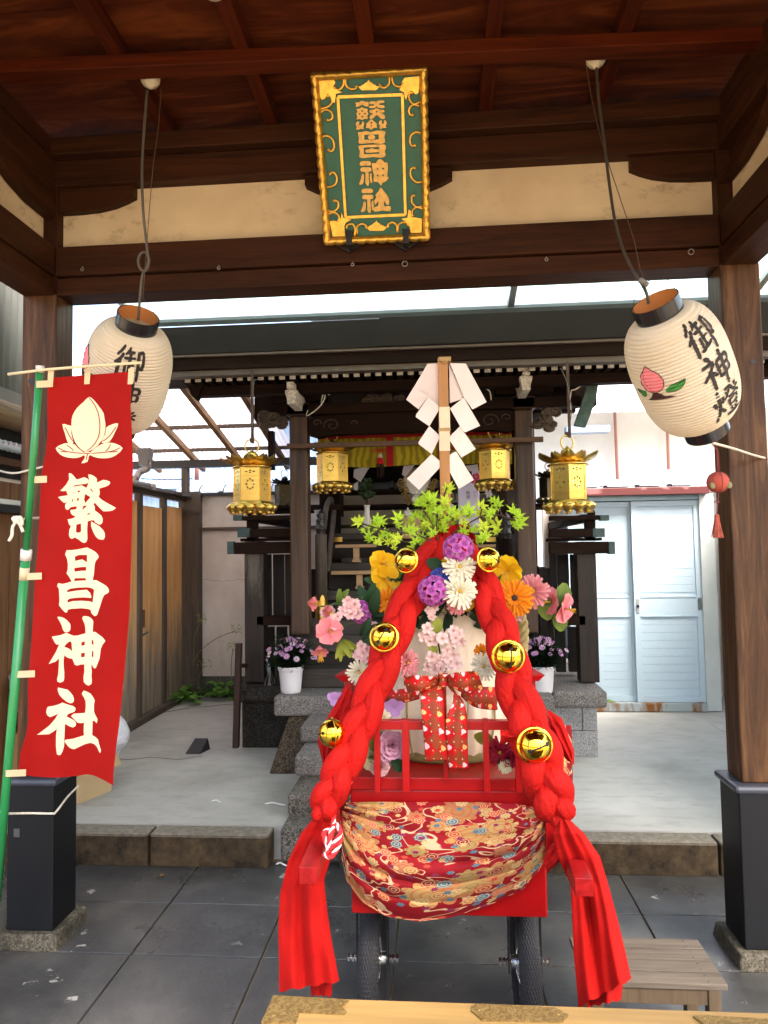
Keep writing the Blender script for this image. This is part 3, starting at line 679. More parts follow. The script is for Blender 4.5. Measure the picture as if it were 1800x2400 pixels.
for px in (790, 1150):
    s_ = MB(); s_.pbox(px-10, px+12, 1259, 1270, 5.88, .01); s_.build('gilt_step_fitting', GOLD, sh)
# newel posts with onion finials
for px, nm, yy in ((751, 'left', 1228), (1192, 'right', 1238)):
    c = P(px, 1400, 5.3); rr = .045
    zb_, zt_ = P(px, 1455, 5.3).z, P(px, yy+25, 5.3).z
    nb = MB(); T = Matrix.Translation((c.x, 5.35, 0))
    nb.lathe([(.001, zb_), (rr, zb_), (rr, zt_)], T, 24); nb.lathe([(rr, zt_), (rr-.004, zt_+.005), (.001, zt_+.006)], T, 24)
    nb.build('newel_post', grey(2) if px < 900 else dk(2), sh, smooth=True)
    fb = MB(); z = zt_+.005
    fb.lathe([(.035, z), (.036, z+.03), (.041, z+.033), (.041, z+.045), (.035, z+.05), (.034, z+.09), (.038, z+.10), (.036, z+.112), (.024, z+.118), (.032, z+.135), (.034, z+.15), (.024, z+.17), (.008, z+.182), (.001, z+.195)], T, 24)
    fb.build('onion_finial', plain('aged_bronze', (.055, .05, .045), .4, .6), sh, smooth=True)
    if px < 900:
        gb = MB(); zz = zb_+.0
        gb.grid(lambda u, v_: (c.x+math.cos(u*2*PI)*(rr+.003), 5.35+math.sin(u*2*PI)*(rr+.003), zz+v_*(.17+.022*math.cos(u*2*PI*5))), 60, 1, closeu=True)
        gb.build('gilt_collar', GOLD, sh, smooth=True)
    rl = MB()
    rl.tube(smooth_path([P(px+8, yy+10, 5.4), P(px+14, yy-40, 5.5), P(px+24, yy-58, 5.6), P(px+26, yy-40, 5.7)], 12), .022, 8)
    rl.beam(P(px+18, yy+110, 5.5), P(px+34, yy-40, 5.75), .03, .05)
    rl.build('stair_rail', grey(0) if px < 900 else dk(0), sh, smooth=True)
# side galleries (balustrades of rails and posts with verdigris caps)
CAPM = plain('verdigris_cap', (.045, .075, .07), .5, .35, var=.3, sc_=20)
for s_ in (0, 1):
    sd = -1 if s_ == 0 else 1
    mir = (lambda x: x) if s_ == 0 else (lambda x: 1974-x)
    def PB(mb, xa, xb, ya, yb, Y, d):
        xa, xb = sorted((mir(xa), mir(xb))); mb.pbox(xa, xb, ya, yb, Y, d)
    gy = 5.14
    pb_ = MB(); PB(pb_, 573, 618, 1269, 1600, gy, .13); pb_.build('gallery_post', wood('gallery_post_wood', '#17100c', '#3a2b22', 2, .6, streak='#5a5348'), sh, bevel=.006)
    pb_ = MB(); PB(pb_, 578, 600, 1212, 1266, gy+.02, .08); pb_.build('upper_post', dk(2), sh)
    kx = mir(588); k_ = P(kx, 1208, gy+.06); kb = MB()
    kb.lathe([(.02, 0), (.028, .01), (.03, .025), (.02, .045), (.004, .055)], Matrix.Translation((k_.x, k_.y, P(kx, 1210, gy+.06).z)), 16); kb.build('rail_knob', dk(2), sh, smooth=True)
    for (xa, ya, yb, ca) in ((546, 1208, 1219, 22), (556, 1239, 1258, 30), (532, 1270, 1298, 16)):
        r_ = MB(); PB(r_, xa+ca, 686, ya, yb, gy-.03, .05); r_.build('gallery_rail', dk(0), sh, bevel=.004)
        r_ = MB(); PB(r_, xa, xa+ca-1, ya-1, yb+1, gy-.033, .056); r_.build('rail_cap', CAPM, sh, bevel=.003)
    # depth rails of the gallery
    cap = P(mir(590), 1284, gy)
    for z_ in (P(mir(590), 1284, gy).z, P(mir(590), 1248, gy).z, P(mir(590), 1213, gy).z):
        MB().box(cap.x-.03, cap.x+.03, gy+.14, 7.0, z_-.03, z_+.03).build('side_rail', dk(1), sh)
    r_ = MB(); PB(r_, 601, 686, 1443, 1466, gy+.0, .05); r_.build('gallery_rail', dk(0), sh, bevel=.004)
    r_ = MB(); PB(r_, 563, 690, 1261, 1268, gy+.02, .10); r_.build('gallery_sill', dk(0), sh)
    bd = MB()
    for xa, xb in ((612, 636), (640, 666), (668, 684)): PB(bd, xa, xb, 1299, 1442, gy+.28, .02)
    for xa, xb in ((620, 640), (648, 670)): PB(bd, xa, xb, 1470, 1575, gy+.3, .06)
    bd.build('gallery_boards', wood('dark_boards', '#0e0907', '#261a14', 2, .7), sh)
    bd = MB()
    for k_ in range(3):
        pp = P(mir(600-k_*0), 1540, gy); xq = pp.x-sd*(.20+.0*k_); bd.box(xq-.05, xq+.05, gy+.45+k_*.35, gy+.53+k_*.35, .60, 1.4)
    bd.build('inner_gallery_post', wood('lime_stained_wood', '#1b1512', '#3a302a', 2, .7, streak='#8d867b'), sh)
    # second, smaller black roof line behind
    r_ = MB(); PB(r_, 648, 800, 1183, 1195, 5.55, .05); r_.build('gallery_beam', dk(0), sh)
    q = P(mir(600), 1205, 5.9); MB().box(min(q.x, q.x-sd*.5), max(q.x, q.x-sd*.5), 5.55, 5.9, P(650, 1200, 5.6).z, P(650, 1193, 5.6).z).build('side_shelf', dk(0), sh)
# ================================================================ stone platform and steps
PF = 4.69
plt = thing('stone_platform', (-.2, 5.2, .158), 'granite platform carrying the dark shrine hall, darker brown stone under its left end', 'platform')
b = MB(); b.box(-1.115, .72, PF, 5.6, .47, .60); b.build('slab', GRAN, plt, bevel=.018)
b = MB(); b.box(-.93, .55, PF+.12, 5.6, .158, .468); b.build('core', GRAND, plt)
b = MB(); b.hexa([(-1.10, PF-.2, .158), (-.80, PF-.2, .158), (-.80, PF+.3, .158), (-1.10, PF+.3, .158), (-1.02, PF+.03, .468), (-.80, PF+.03, .468), (-.80, PF+.3, .468), (-1.02, PF+.3, .468)]); b.build('cheek_stone', GRANB, plt, bevel=.01)
gx0 = Z(559, 1627, .52).x
b = MB(); b.box(-1.47, -1.13, 5.02, 7.2, .49, .60); b.build('left_coping', GRAND, plt, bevel=.02)
b = MB(); b.box(-1.44, -1.0, 5.08, 7.2, .158, .488); b.build('left_base', GRAND, plt, bevel=.01)
b = MB(); b.box(.735, 1.09, 4.86, 7.2, .49, .60); b.build('right_coping', GRAN, plt, bevel=.02)
b = MB(); 
for i, (za, zb2) in enumerate(((.158, .33), (.332, .488))):
    for xa, xb in (((.5, .93), (.932, 1.03)) if i else ((.5, .80), (.802, 1.03))): b.box(xa+.001, xb-.001, 4.91, 7.2, za+.001, zb2)
b.build('right_base', stone('pale_granite', '#5f5e5d', '#9a9997', '#b9b8b6', 260), plt, bevel=.003)
st = thing('stone_steps', (-.2, 4.1, 0), 'grey granite steps rising behind the red cart to the platform', 'steps')
hts = [.158, .272, .384, .486]
stp = [(656, 1430, 1953, 0), (673, 1400, 1858, 1), (690, 1380, 1779, 2), (703, 1360, 1706, 3)]
Ys = [Z(656, 2020, 0).y-.005, Z(673, 1915, .158).y, Z(690, 1820, .272).y, Z(703, 1741, .384).y, PF+.05]
for i in range(4):
    px = stp[i][0]; Xl = P(px, stp[i][2], Ys[i]).x; Xr = -.36-Xl-.04
    b = MB(); b.box(Xl, Xr, Ys[i], Ys[i+1]+(.03 if i < 3 else .02), (0.002 if i == 0 else hts[i-1]+.001), hts[i]+(.006 if i == 0 else 0))
    b.build('step', GRAN if i > 1 else stone('step_granite', '#3c352c', '#6b655c', '#8e8880', 170, moss='#2c241a'), st, bevel=.016)
# ================================================================ hanging gold lanterns
def gold_lantern(label, M, grp, dark=False):
    t = thing('hanging_lantern', (0, 0, 0), label, 'lantern', grp)
    G = M; H = .20; r = .108; hx = lambda k, q=1: Vector((math.cos(k*PI/3)*r*q, math.sin(k*PI/3)*r*q, 0))
    b = MB()
    for k in range(6):
        a, c = hx(k), hx(k+1); nrm = ((a+c)/2).normalized(); ex_ = (c-a).normalized(); L_ = (c-a).length
        def q(x, z, h): return a+ex_*x*L_+Vector((0, 0, z*H))+nrm*h
        fr_ = [(.0, 1, 0, .035), (.0, 1, .2, .235), (.0, 1, .74, .775), (.0, 1, .965, 1), (0, .07, .0355, .1995), (.93, 1, .0355, .1995), (0, .07, .2355, .7395), (.93, 1, .2355, .7395), (0, .07, .7755, .9645), (.93, 1, .7755, .9645)]
        for x0_, x1_, z0_, z1_ in fr_:
            b.hexa([q(x0_, z0_, -.004), q(x1_, z0_, -.004), q(x1_, z0_, .004), q(x0_, z0_, .004), q(x0_, z1_, -.004), q(x1_, z1_, -.004), q(x1_, z1_, .004), q(x0_, z1_, .004)][:8])
        b.poly([[(.06, .03), (.94, .03), (.94, .21), (.06, .21)]], lambda x, y, t_: q(x, y, 0 if t_ else -.003), thick=True)
        ho = [[(.5+.11*dx+.07*math.cos(t_), .86+.03*dz+.022*math.sin(t_)) for t_ in [i*PI/4 for i in range(8)]] for dx, dz in ((-1.8, 0), (1.8, 0), (0, 1), (0, -1))]
        b.poly([[(.06, .77), (.94, .77), (.94, .97), (.06, .97)]]+ho, lambda x, y, t_: q(x, y, 0 if t_ else -.002), thick=True)
        ho = []
        for i in range(8):
            aa = i*PI/4; cxx, czz = .5+.2*math.cos(aa), .49+.14*math.sin(aa)
            ho.append([(cxx+.055*math.cos(t_), czz+.034*math.sin(t_)) for t_ in [j*PI/3 for j in range(6)]])
        if k % 2: ho = ho[::2]
        b.poly([[(.06, .225), (.94, .225), (.94, .75), (.06, .75)]]+ho, lambda x, y, t_: q(x, y, 0 if t_ else -.002), thick=True)
    b.build('body', G, t, local=True)
    c = MB(); c.lathe([(.001, H-.002), (r+.006, H-.002), (r+.01, H+.006), (.04, H+.03), (.02, H+.045), (.018, H+.055), (.034, H+.062), (.04, H+.075), (.032, H+.09), (.015, H+.098), (.008, H+.11), (.001, H+.115)], None, 24); c.build('crown', G, t, smooth=True, local=True)
    p = MB()
    for k in range(12):
        a = k*PI/6; w_ = .042
        def fn(u, v_):
            s2 = math.sin(PI*(v_*.9+.08)); rr = .055+v_*.135*(1 if k % 2 == 0 else .82); z = H+.014+.045*v_**2.2+.012*abs(u-.5)*2; off = (u-.5)*w_*2*(s2**.6)
            return (math.cos(a)*rr-math.sin(a)*off, math.sin(a)*rr+math.cos(a)*off, z)
        p.grid(fn, 4, 7)
    p.build('petal_roof', G, t, smooth=True, local=True)
    f = MB(); f.lathe([(.001, -.004), (r+.02, -.004), (r+.02, -.012), (r+.03, -.014), (r+.028, -.022), (.001, -.022)], None, 6)
    for k in range(6):
        a = (k+.0)*PI/3+PI/6
        for kk in (0, .5):
            aa = a+kk*PI/3; q_ = Matrix.Translation((math.cos(aa)*.118, math.sin(aa)*.118, -.042)) @ Matrix.Rotation(aa, 4, 'Z')
            f.ball((0, 0, 0), (.03, .036, .026), 8, None) if False else f.lathe([(.001, .03), (.02, .028), (.034, .012), (.032, -.004), (.018, -.018), (.012, -.024), (.020, -.032), (.001, -.033)], q_, 14)
    f.build('lotus_base', G, t, smooth=True, local=True)
    g_ = MB(); g_.tube([Vector((math.cos(a)*.042, 0, H+.115+math.sin(a)*.042+.02)) for a in [i*PI/12 for i in range(25)]], .0045, 8, cap=False)
    g_.build('ring', G, t, smooth=True, local=True)
    return t
gl0 = gold_lantern('shiny gilt hexagonal lantern on an iron rod, hanging by the tall white-capped plaster wall', GOLD, 'gilt hanging lanterns')
gl0.scale = (.88,)*3
def place(o, px, py, Y, rz, s_):
    o.location = P(px, py, Y); o.rotation_euler = (0, 0, rz); o.scale = (s_,)*3
LS = 1.08
place(gl0, 591, 1176, 4.5, R(8), LS)
g1 = dup(gl0, (0, 0, 0), 'shiny gilt lantern in front of the bright sky, next to the white sliding doors'); place(g1, 1333, 1172, 4.5, R(22), LS)
g2 = dup(gl0, (0, 0, 0), 'gilt lantern behind the wooden rail, left of the yellow curtain above the leafy vase'); place(g2, 779, 1130, 5.15, R(0), LS*.95)
g3 = dup(gl0, (0, 0, 0), 'gilt lantern behind the thin wooden rail, beside the white folded paper streamer'); place(g3, 1160, 1124, 5.15, R(14), LS*.95)
DKB = metal('dark_bronze', (.09, .07, .04), .45, .3)
for nm, px, py, Y, lb in (('l', 668, 1180, 6.1, 'small dark bronze lantern half hidden behind the left porch column'), ('r', 1288, 1165, 6.1, 'small dark bronze lantern half hidden behind the gilt lantern by the sliding doors')):
    d_ = gold_lantern(lb, DKB, 'dark bronze lanterns'); place(d_, px, py, Y, R(10), .78)
for px, y0, y1, Y, lb in ((591, 888, 1036, 4.5, 'iron rod holding the gilt lantern near the corrugated roof'), (1330, 868, 1022, 4.5, 'iron rod holding the gilt lantern near the sliding doors')):
    b = MB(); a_, c_ = P(px, y0-14, Y), P(px, y1, Y); b.box(a_.x-.009, a_.x+.009, Y-.004, Y+.004, c_.z-.01, a_.z+.02); b.box(c_.x-.014, c_.x+.014, Y-.006, Y+.006, c_.z-.004, c_.z+.026)
    tag(b.build('lantern_rod', plain('rusty_iron', (.06, .028, .018), .7)), lb, 'rod', 'iron lantern rods')
for pts, lb in (([(590, 1018), (592, 980), (594, 900), (605, 889), (612, 888)], 'thin cable running down the rod of the gilt lantern by the plaster wall'), ([(1334, 1005), (1340, 960), (1334, 930), (1330, 900), (1318, 870), (1312, 862)], 'thin pale cable running down the rod of the gilt lantern by the sliding doors')):
    tag(MB().tube(smooth_path([P(x, y, 4.48) for x, y in pts], 16), .0025, 6).build('cable', plain('grey_cable', (.14, .13, .11), .6), smooth=True), lb, 'cable', 'lantern cables')
# rail carrying the inner lanterns
b = MB(); b.pbox(672, 1274, 1031, 1043, 4.93, .03)
hb = tag(b.build('lantern_rail', wood('rail_wood', '#3a2212', '#6e4a2c', 0, .5), bevel=.003), 'thin brown wooden rail fixed across both porch columns', 'rail')
# curtain: yellow with red border
cu = thing('shrine_curtain', P(945, 1010, 5.5), 'yellow curtain with a red patterned band along its top across the altar opening', 'curtain')
xa, xb = P(745, 1050, 5.5).x, P(1200, 1050, 5.5).x; za, zt2, zc = P(945, 1092, 5.5).z, P(945, 1024, 5.5).z, P(945, 1008, 5.5).z
n = NT('yellow_brocade', .6, 0, .3); v = n.coord(); wv = n.add('TexWave'); wv.inputs['Scale'].default_value = 6; wv.inputs['Distortion'].default_value = 6; n.L(v, wv.inputs['Vector'])
n.col(n.ramp(wv.outputs['Fac'], [(.2, '#8a7a08'), (.8, '#b3a012')])); n.bump(n.noise(n.coord((1, 1, .3)), 12, 4), .5, .02); YB = n.m
def flowers_tex(name, base, cols, scale, thr=.34, bg2=None, line=None, rough=.7, petal=5, uv=True, rand=1.0):
    n = NT(name, rough, 0, .25); tc = n.add('TexCoord'); src = tc.outputs['UV' if uv else 'Object']
    mp = n.add('Mapping'); n.L(src, mp.inputs[0]); vec = mp.outputs[0]
    dist_ = n.add('TexNoise'); dist_.inputs['Scale'].default_value = scale*.9; n.L(vec, dist_.inputs['Vector'])
    colr = n.mix(n.ramp(n.noise(vec, scale*.5, 3), [(.45, (0, 0, 0)), (.55, (1, 1, 1))]), base, bg2 or base)
    if line:
        nn = n.noise(vec, scale*.95, 1, .5, 2.2); d_ = n.math('ABSOLUTE', n.math('SUBTRACT', nn, .5))
        colr = n.mix(n.ramp(d_, [(.012, (1, 1, 1)), (.02, (0, 0, 0))]), colr, line)
    def layer(colr, sc_, off, cols, th, k, cdet=None):
        mp2 = n.add('Mapping'); mp2.inputs['Location'].default_value = off; n.L(vec, mp2.inputs[0])
        vo = n.add('TexVoronoi'); vo.voronoi_dimensions = '2D'; vo.inputs['Scale'].default_value = sc_; vo.inputs['Randomness'].default_value = rand; n.L(mp2.outputs[0], vo.inputs['Vector'])
        sv = n.add('VectorMath', operation='SCALE'); n.L(mp2.outputs[0], sv.inputs[0]); sv.inputs['Scale'].default_value = 1
        df = n.add('VectorMath', operation='SUBTRACT'); n.L(mp2.outputs[0], df.inputs[0]); n.L(vo.outputs['Position'], df.inputs[1])
        sx = n.add('SeparateXYZ'); n.L(df.outputs[0], sx.inputs[0]); ang = n.math('ARCTAN2', sx.outputs[1], sx.outputs[0])
        pet = n.math('ABSOLUTE', n.math('COSINE', n.math('MULTIPLY', ang, k/2)))
        ln = n.add('VectorMath', operation='LENGTH'); n.L(df.outputs[0], ln.inputs[0]); r_ = n.math('MULTIPLY', ln.outputs['Value'], sc_)
        edge = n.math('MULTIPLY_ADD', pet, th*.35, th*.72); mask = n.math('LESS_THAN', r_, edge)
        sc3 = n.add('SeparateXYZ'); n.L(vo.outputs['Color'], sc3.inputs[0])
        cc = n.ramp(sc3.outputs[0], [(i/len(cols), c_) for i, c_ in enumerate(cols)], 'CONSTANT')
        inner = n.math('FRACT', n.math('MULTIPLY', r_, 9)); cc = n.mix(n.math('MULTIPLY', n.math('GREATER_THAN', inner, .72), .55), cc, cdet or '#b33a1e')
        return n.mix(mask, colr, cc)
    for (s2, off, cl, th, k, cd) in cols: colr = layer(colr, scale*s2, off, cl, th, k, cd)
    n.col(colr); n.bump(n.noise(vec, 60, 3), .08, .003); return n.m
RED_B = flowers_tex('red_band_brocade', '#a01018', [(1.6, (0, 0, 0), ['#c03030', '#d88070', '#b02020'], .4, 4, '#7a0a10')], 18, uv=False)
MB().grid(lambda u, v_: (lerp(xa, xb, u), 5.5+.012*math.sin(u*34)*v_, lerp(zt2, za, v_)+.006*math.sin(u*17)*v_), 90, 6, uvs=(1.4, .2)).build('yellow_cloth', YB, cu, smooth=True)
MB().grid(lambda u, v_: (lerp(xa, xb, u), 5.488+.008*math.sin(u*34)*v_, lerp(zc, zt2-.004, v_)+.003*math.sin(u*50)*v_), 90, 3, uvs=(1.4, .06)).build('red_band', RED_B, cu, smooth=True)
for px in (913, 1035):
    a_ = P(px-8, 1050, 5.48); c_ = P(px+9, 1050, 5.48)
    MB().grid(lambda u, v_: (lerp(a_.x, c_.x, u), 5.478+.003*math.sin(v_*8), lerp(zt2-.002, za+.0, v_)), 4, 6, uvs=(.05, .2)).build('red_streamer', RED_B, cu, smooth=True)
# tassels
def tassel(px, py, Y, s_, label, c1, c2, c3, top):
    t = thing('tassel', P(px, py, Y), label, 'tassel', 'altar tassels')
    T = Matrix.Translation(P(px, py, Y)) @ Matrix.Scale(s_, 4)
    MB().tube([P(px, top, Y), P(px, py-20*s_, Y), P(px, py, Y)], .004, 6).build('cord', cloth('red_cord', (.5, .01, .01)), t, smooth=True)
    MB().lathe([(.001, .02), (.012, .015), (.018, 0), (.022, -.02)], T, 14).build('head', cloth('cream_cord', (.7, .62, .5)), t, smooth=True)
    MB().lathe([(.0225, -.018), (.027, -.04), (.030, -.07)], T, 14).build('red_wrap', cloth('red_cord', (.5, .01, .01)), t, smooth=True)
    b = MB()
    for i in range(26):
        a = random.uniform(0, 6.28); r_ = random.uniform(.004, .028); p0 = T @ Vector((math.cos(a)*r_, math.sin(a)*r_, -.065)); p1 = T @ Vector((math.cos(a)*r_*1.05, math.sin(a)*r_, -.15-random.uniform(0, .03)))
        b.tube([p0, (p0+p1)/2+Vector((0, 0, 0)), p1], .0035*s_, 4)
    b.build('fringe', cloth('black_fringe', (.03, .01, .01)), t)
    k = MB(); c = P(px, py-12, Y)
    for s2 in (-1, 1): k.tube(smooth_path([c, c+Vector((s2*.05, -.005, .012)), c+Vector((s2*.055, 0, -.008)), c], 10), .004, 6)
    k.build('bow', cloth('red_cord', (.5, .01, .01)), t, smooth=True)
tassel(891, 1068, 5.44, .95, 'red and black tassel with a cream head hanging before the yellow curtain', 0, 0, 0, 1010)
tassel(1062, 1062, 5.44, .8, 'red tassel peeping out just right of the wooden staff', 0, 0, 0, 1010)
# altar objects
def vase(px, py, Y, label):
    b0 = P(px, py, Y); t = thing('white_vase', b0, label, 'vase', 'altar vases'); T = Matrix.Translation(b0)
    MB().lathe([(.001, 0), (.036, 0), (.04, .01), (.038, .05), (.026, .10), (.022, .15), (.022, .17), (.026, .175), (.026, .185), (.018, .186), (.016, .16)], T, 20).build('porcelain', plain('porcelain', (.72, .68, .6), .2, var=.04, bump=0), t, smooth=True)
    return t, b0
LEAFD = petal_m('sakaki_leaf', '#22331c', '#4a5f3c', '#33482a')
def leafblade(mb, o, d, up, L_, w_, fold=.25, curl=.2):
    d = d.normalized(); s_ = d.cross(up).normalized(); u_ = s_.cross(d)
    def fn(a, b):
        ww = w_*math.sin(PI*min(.985, b*.94+.05))**.75; x = (a-.5)*2
        return o+d*L_*b+s_*x*ww+u_*(abs(x)*ww*fold-curl*L_*b*b)
    mb.grid(fn, 4, 6)
def sprig(px, py, Y, n_, label, par, sp_=.10, hgt=.16):
    b = MB(); s2 = MB(); o = P(px, py, Y)
    for i in range(n_):
        h_ = random.uniform(.0, hgt); a = random.uniform(0, 6.28); d = Vector((math.cos(a), math.sin(a)*.8-.2, random.uniform(.2, 1.1)))
        leafblade(b, o+Vector((random.uniform(-.02, .02), random.uniform(-.02, .02), h_)), d, Vector((0, -.8, .6)), random.uniform(.045, .07), random.uniform(.013, .019))
    for i in range(4): s2.tube([o-Vector((0, 0, .08)), o+Vector((random.uniform(-.03, .03), 0, hgt))], .003, 5)
    t = thing('evergreen_sprig', o, label, 'sprig', 'altar sprigs'); b.build('leaves', LEAFD, t, smooth=True); s2.build('stem', plain('twig', (.05, .035, .02), .8), t)
v1, _ = vase(861, 1237, 5.75, 'white bottle vase holding dark leaves left of the staff'); sprig(860, 1172, 5.75, 42, 'dark green leafy sprig in the white vase below the yellow curtain', v1)
sprig(1066, 1150, 5.9, 26, 'dark leafy sprig half hidden behind the wooden staff and white paper', v1)
mt = thing('altar_mirror', P(978, 1180, 6.0), 'round grey mirror on a gilt cloud stand behind the white paper streamer', 'mirror')
MB().lathe([(.001, -.006), (.115, -.006), (.118, 0), (.115, .004), (.001, .004)], Matrix.Translation(P(977, 1128, 6.0)) @ Matrix.Rotation(R(90), 4, 'X'), 48).build('disc', metal('tin_mirror', (.28, .26, .23), .35), mt, smooth=False)
for s_, cxx in ((-1, 945), (1, 1010)):
    cl = MB()
    for i in range(14):
        t_ = i/13; px = cxx+s_*(30-28*t_+8*math.sin(t_*9)) if s_ > 0 else 938+28*t_-8+6*math.sin(t_*9); py = 1128+t_*52
        px = (938+t_*22 if s_ < 0 else 1018-t_*20)+6*math.sin(i*2.2); c = P(px, py, 5.93)
        cl.tube([c+Vector((math.cos(a)*.022*(1-a/9), -.004*a, math.sin(a)*.022*(1-a/9))) for a in [k*.6 for k in range(11)]], .0065, 6)
    cl.build('cloud_stand', metal('old_gold', (.55, .38, .14), .35), mt, smooth=True)
def cakes(px, py, Y, s_, label):
    o = P(px, py, Y); T = Matrix.Translation(o) @ Matrix.Scale(s_, 4)
    t = thing('porcelain_jar', o, label, 'jar', 'small white altar jars')
    MB().lathe([(.001, 0), (.03, 0), (.045, .02), (.045, .045), (.038, .055)], T, 20).build('jar_body', plain('porcelain', (.72, .68, .6), .2), t, smooth=True)
    MB().lathe([(.042, .056), (.03, .072), (.01, .08), (.006, .09), (.011, .10), (.001, .108)], T, 20).build('lid', plain('porcelain', (.72, .68, .6), .2), t, smooth=True)
cakes(977, 1180, 5.75, .95, 'white lidded jar standing below the round mirror'); cakes(956, 1211, 5.7, .7, 'small white jar with a pointed lid on the pale wooden stand'); cakes(1053, 1206, 5.5, 1.1, 'white jar peeking out right of the wooden staff')
b = MB(); b.pbox(943, 985, 1212, 1262, 5.66, .12)
tag(b.build('offering_box', wood('pale_hinoki', '#a8825a', '#c9a67c', 0, .6), bevel=.002), 'square pale wood offering stand behind the maple leaves', 'stand')
bt = thing('wrapped_bottle', P(1099, 1250, 5.5), 'white paper-wrapped offering bottle with small writing and a red blossom print', 'bottle')
b = MB(); a_, c_ = P(1074, 1180, 5.5), P(1124, 1180, 5.5); b.box(a_.x, c_.x, 5.5, 5.58, P(1099, 1250, 5.5).z, P(1099, 1122, 5.5).z)
b.build('wrapper', plain('wrap_paper', '#cfc8dc', .8, var=.04), bt, bevel=.008)
rd = MB()
for px, py, r_ in ((1116, 1112, .02), (1107, 1120, .014), (1119, 1125, .012)):
    c = P(px, py+6, 5.495)
    for k in range(5): rd.ball(c+Vector((math.cos(k*1.257)*r_, 0, math.sin(k*1.257)*r_)), (r_*.7, .002, r_*.7), 5)
rd.build('blossom_print', plain('print_red', (.55, .05, .12), .8), bt)
b = MB(); a_, c_ = P(1108, 1180, 5.5), P(1126, 1180, 5.5); b.box(a_.x, c_.x, 5.51, 5.57, P(1099, 1121, 5.5).z, P(1099, 1104, 5.5).z); b.build('cap_paper', plain('wrap_paper', '#cfc8dc', .8), bt)
def textmesh(mb, s, fn, size=1.0, off=0):
    cv_ = bpy.data.curves.new('t', 'FONT'); cv_.body = s; cv_.size = size; cv_.align_x = 'CENTER'; cv_.offset = off; cv_.resolution_u = 3
    ob = bpy.data.objects.new('t', cv_); C.objects.link(ob); dg = bpy.context.evaluated_depsgraph_get(); e = ob.evaluated_get(dg); me = e.to_mesh()
    b0 = len(mb.v)
    for v_ in me.vertices: mb.v.append(Vector(fn(v_.co.x, v_.co.y)))
    for p_ in me.polygons: mb.face([b0+i for i in p_.vertices])
    e.to_mesh_clear(); bpy.data.objects.remove(ob); bpy.data.curves.remove(cv_)
INK = plain('ink', (.03, .02, .02), .8, bump=0)
tx = MB()
for ch, py in (('献', 1158), ('酒', 1168)):
    c = P(1097, py, 5.498); textmesh(tx, ch, lambda x, y: (c.x+x, 5.4975, c.z+y), .03)
tx.build('ink_writing', INK, bt)
tx = MB(); c = P(1113, 1156, 5.498); 
for k in range(5): tx.ball(c+Vector((math.cos(.4+k*.6)*.014, 0, math.sin(.4+k*.6)*.012)), (.003, .001, .003), 5)
tx.tube([c+Vector((0, -.001, -.004)), c+Vector((0, -.001, -.035))], .0015, 5); tx.build('red_mark', plain('print_red', (.55, .05, .12), .8), bt)
WP = plain('white_paper', (.74, .70, .72), .8, var=.03, bump=.03)
for i, (lp, Y) in enumerate((([(830, 1100), (868, 1092), (845, 1130), (828, 1118)], 6.0), ([(946, 1092), (972, 1090), (950, 1118), (942, 1112)], 5.95), ([(828, 1135), (840, 1128), (838, 1150), (830, 1148)], 5.95), ([(1092, 1092), (1120, 1088), (1122, 1108), (1100, 1104)], 6.0), ([(1132, 1130), (1146, 1128), (1154, 1160), (1140, 1168)], 5.9))):
    tag(MB().poly([lp], lambda x, y, t, Y=Y: P(x, y, Y)+Vector((0, 0 if t else .003, 0)), thick=True).build('paper_streamer', WP), ['small white folded paper behind the leafy vase, just under the curtain', 'small white paper left above the round mirror', 'tiny white paper scrap at the left edge of the leafy sprig', 'small white paper above the wrapped bottle', 'narrow white paper strip hanging right of the wrapped bottle'][i], 'paper', 'papers in the altar')
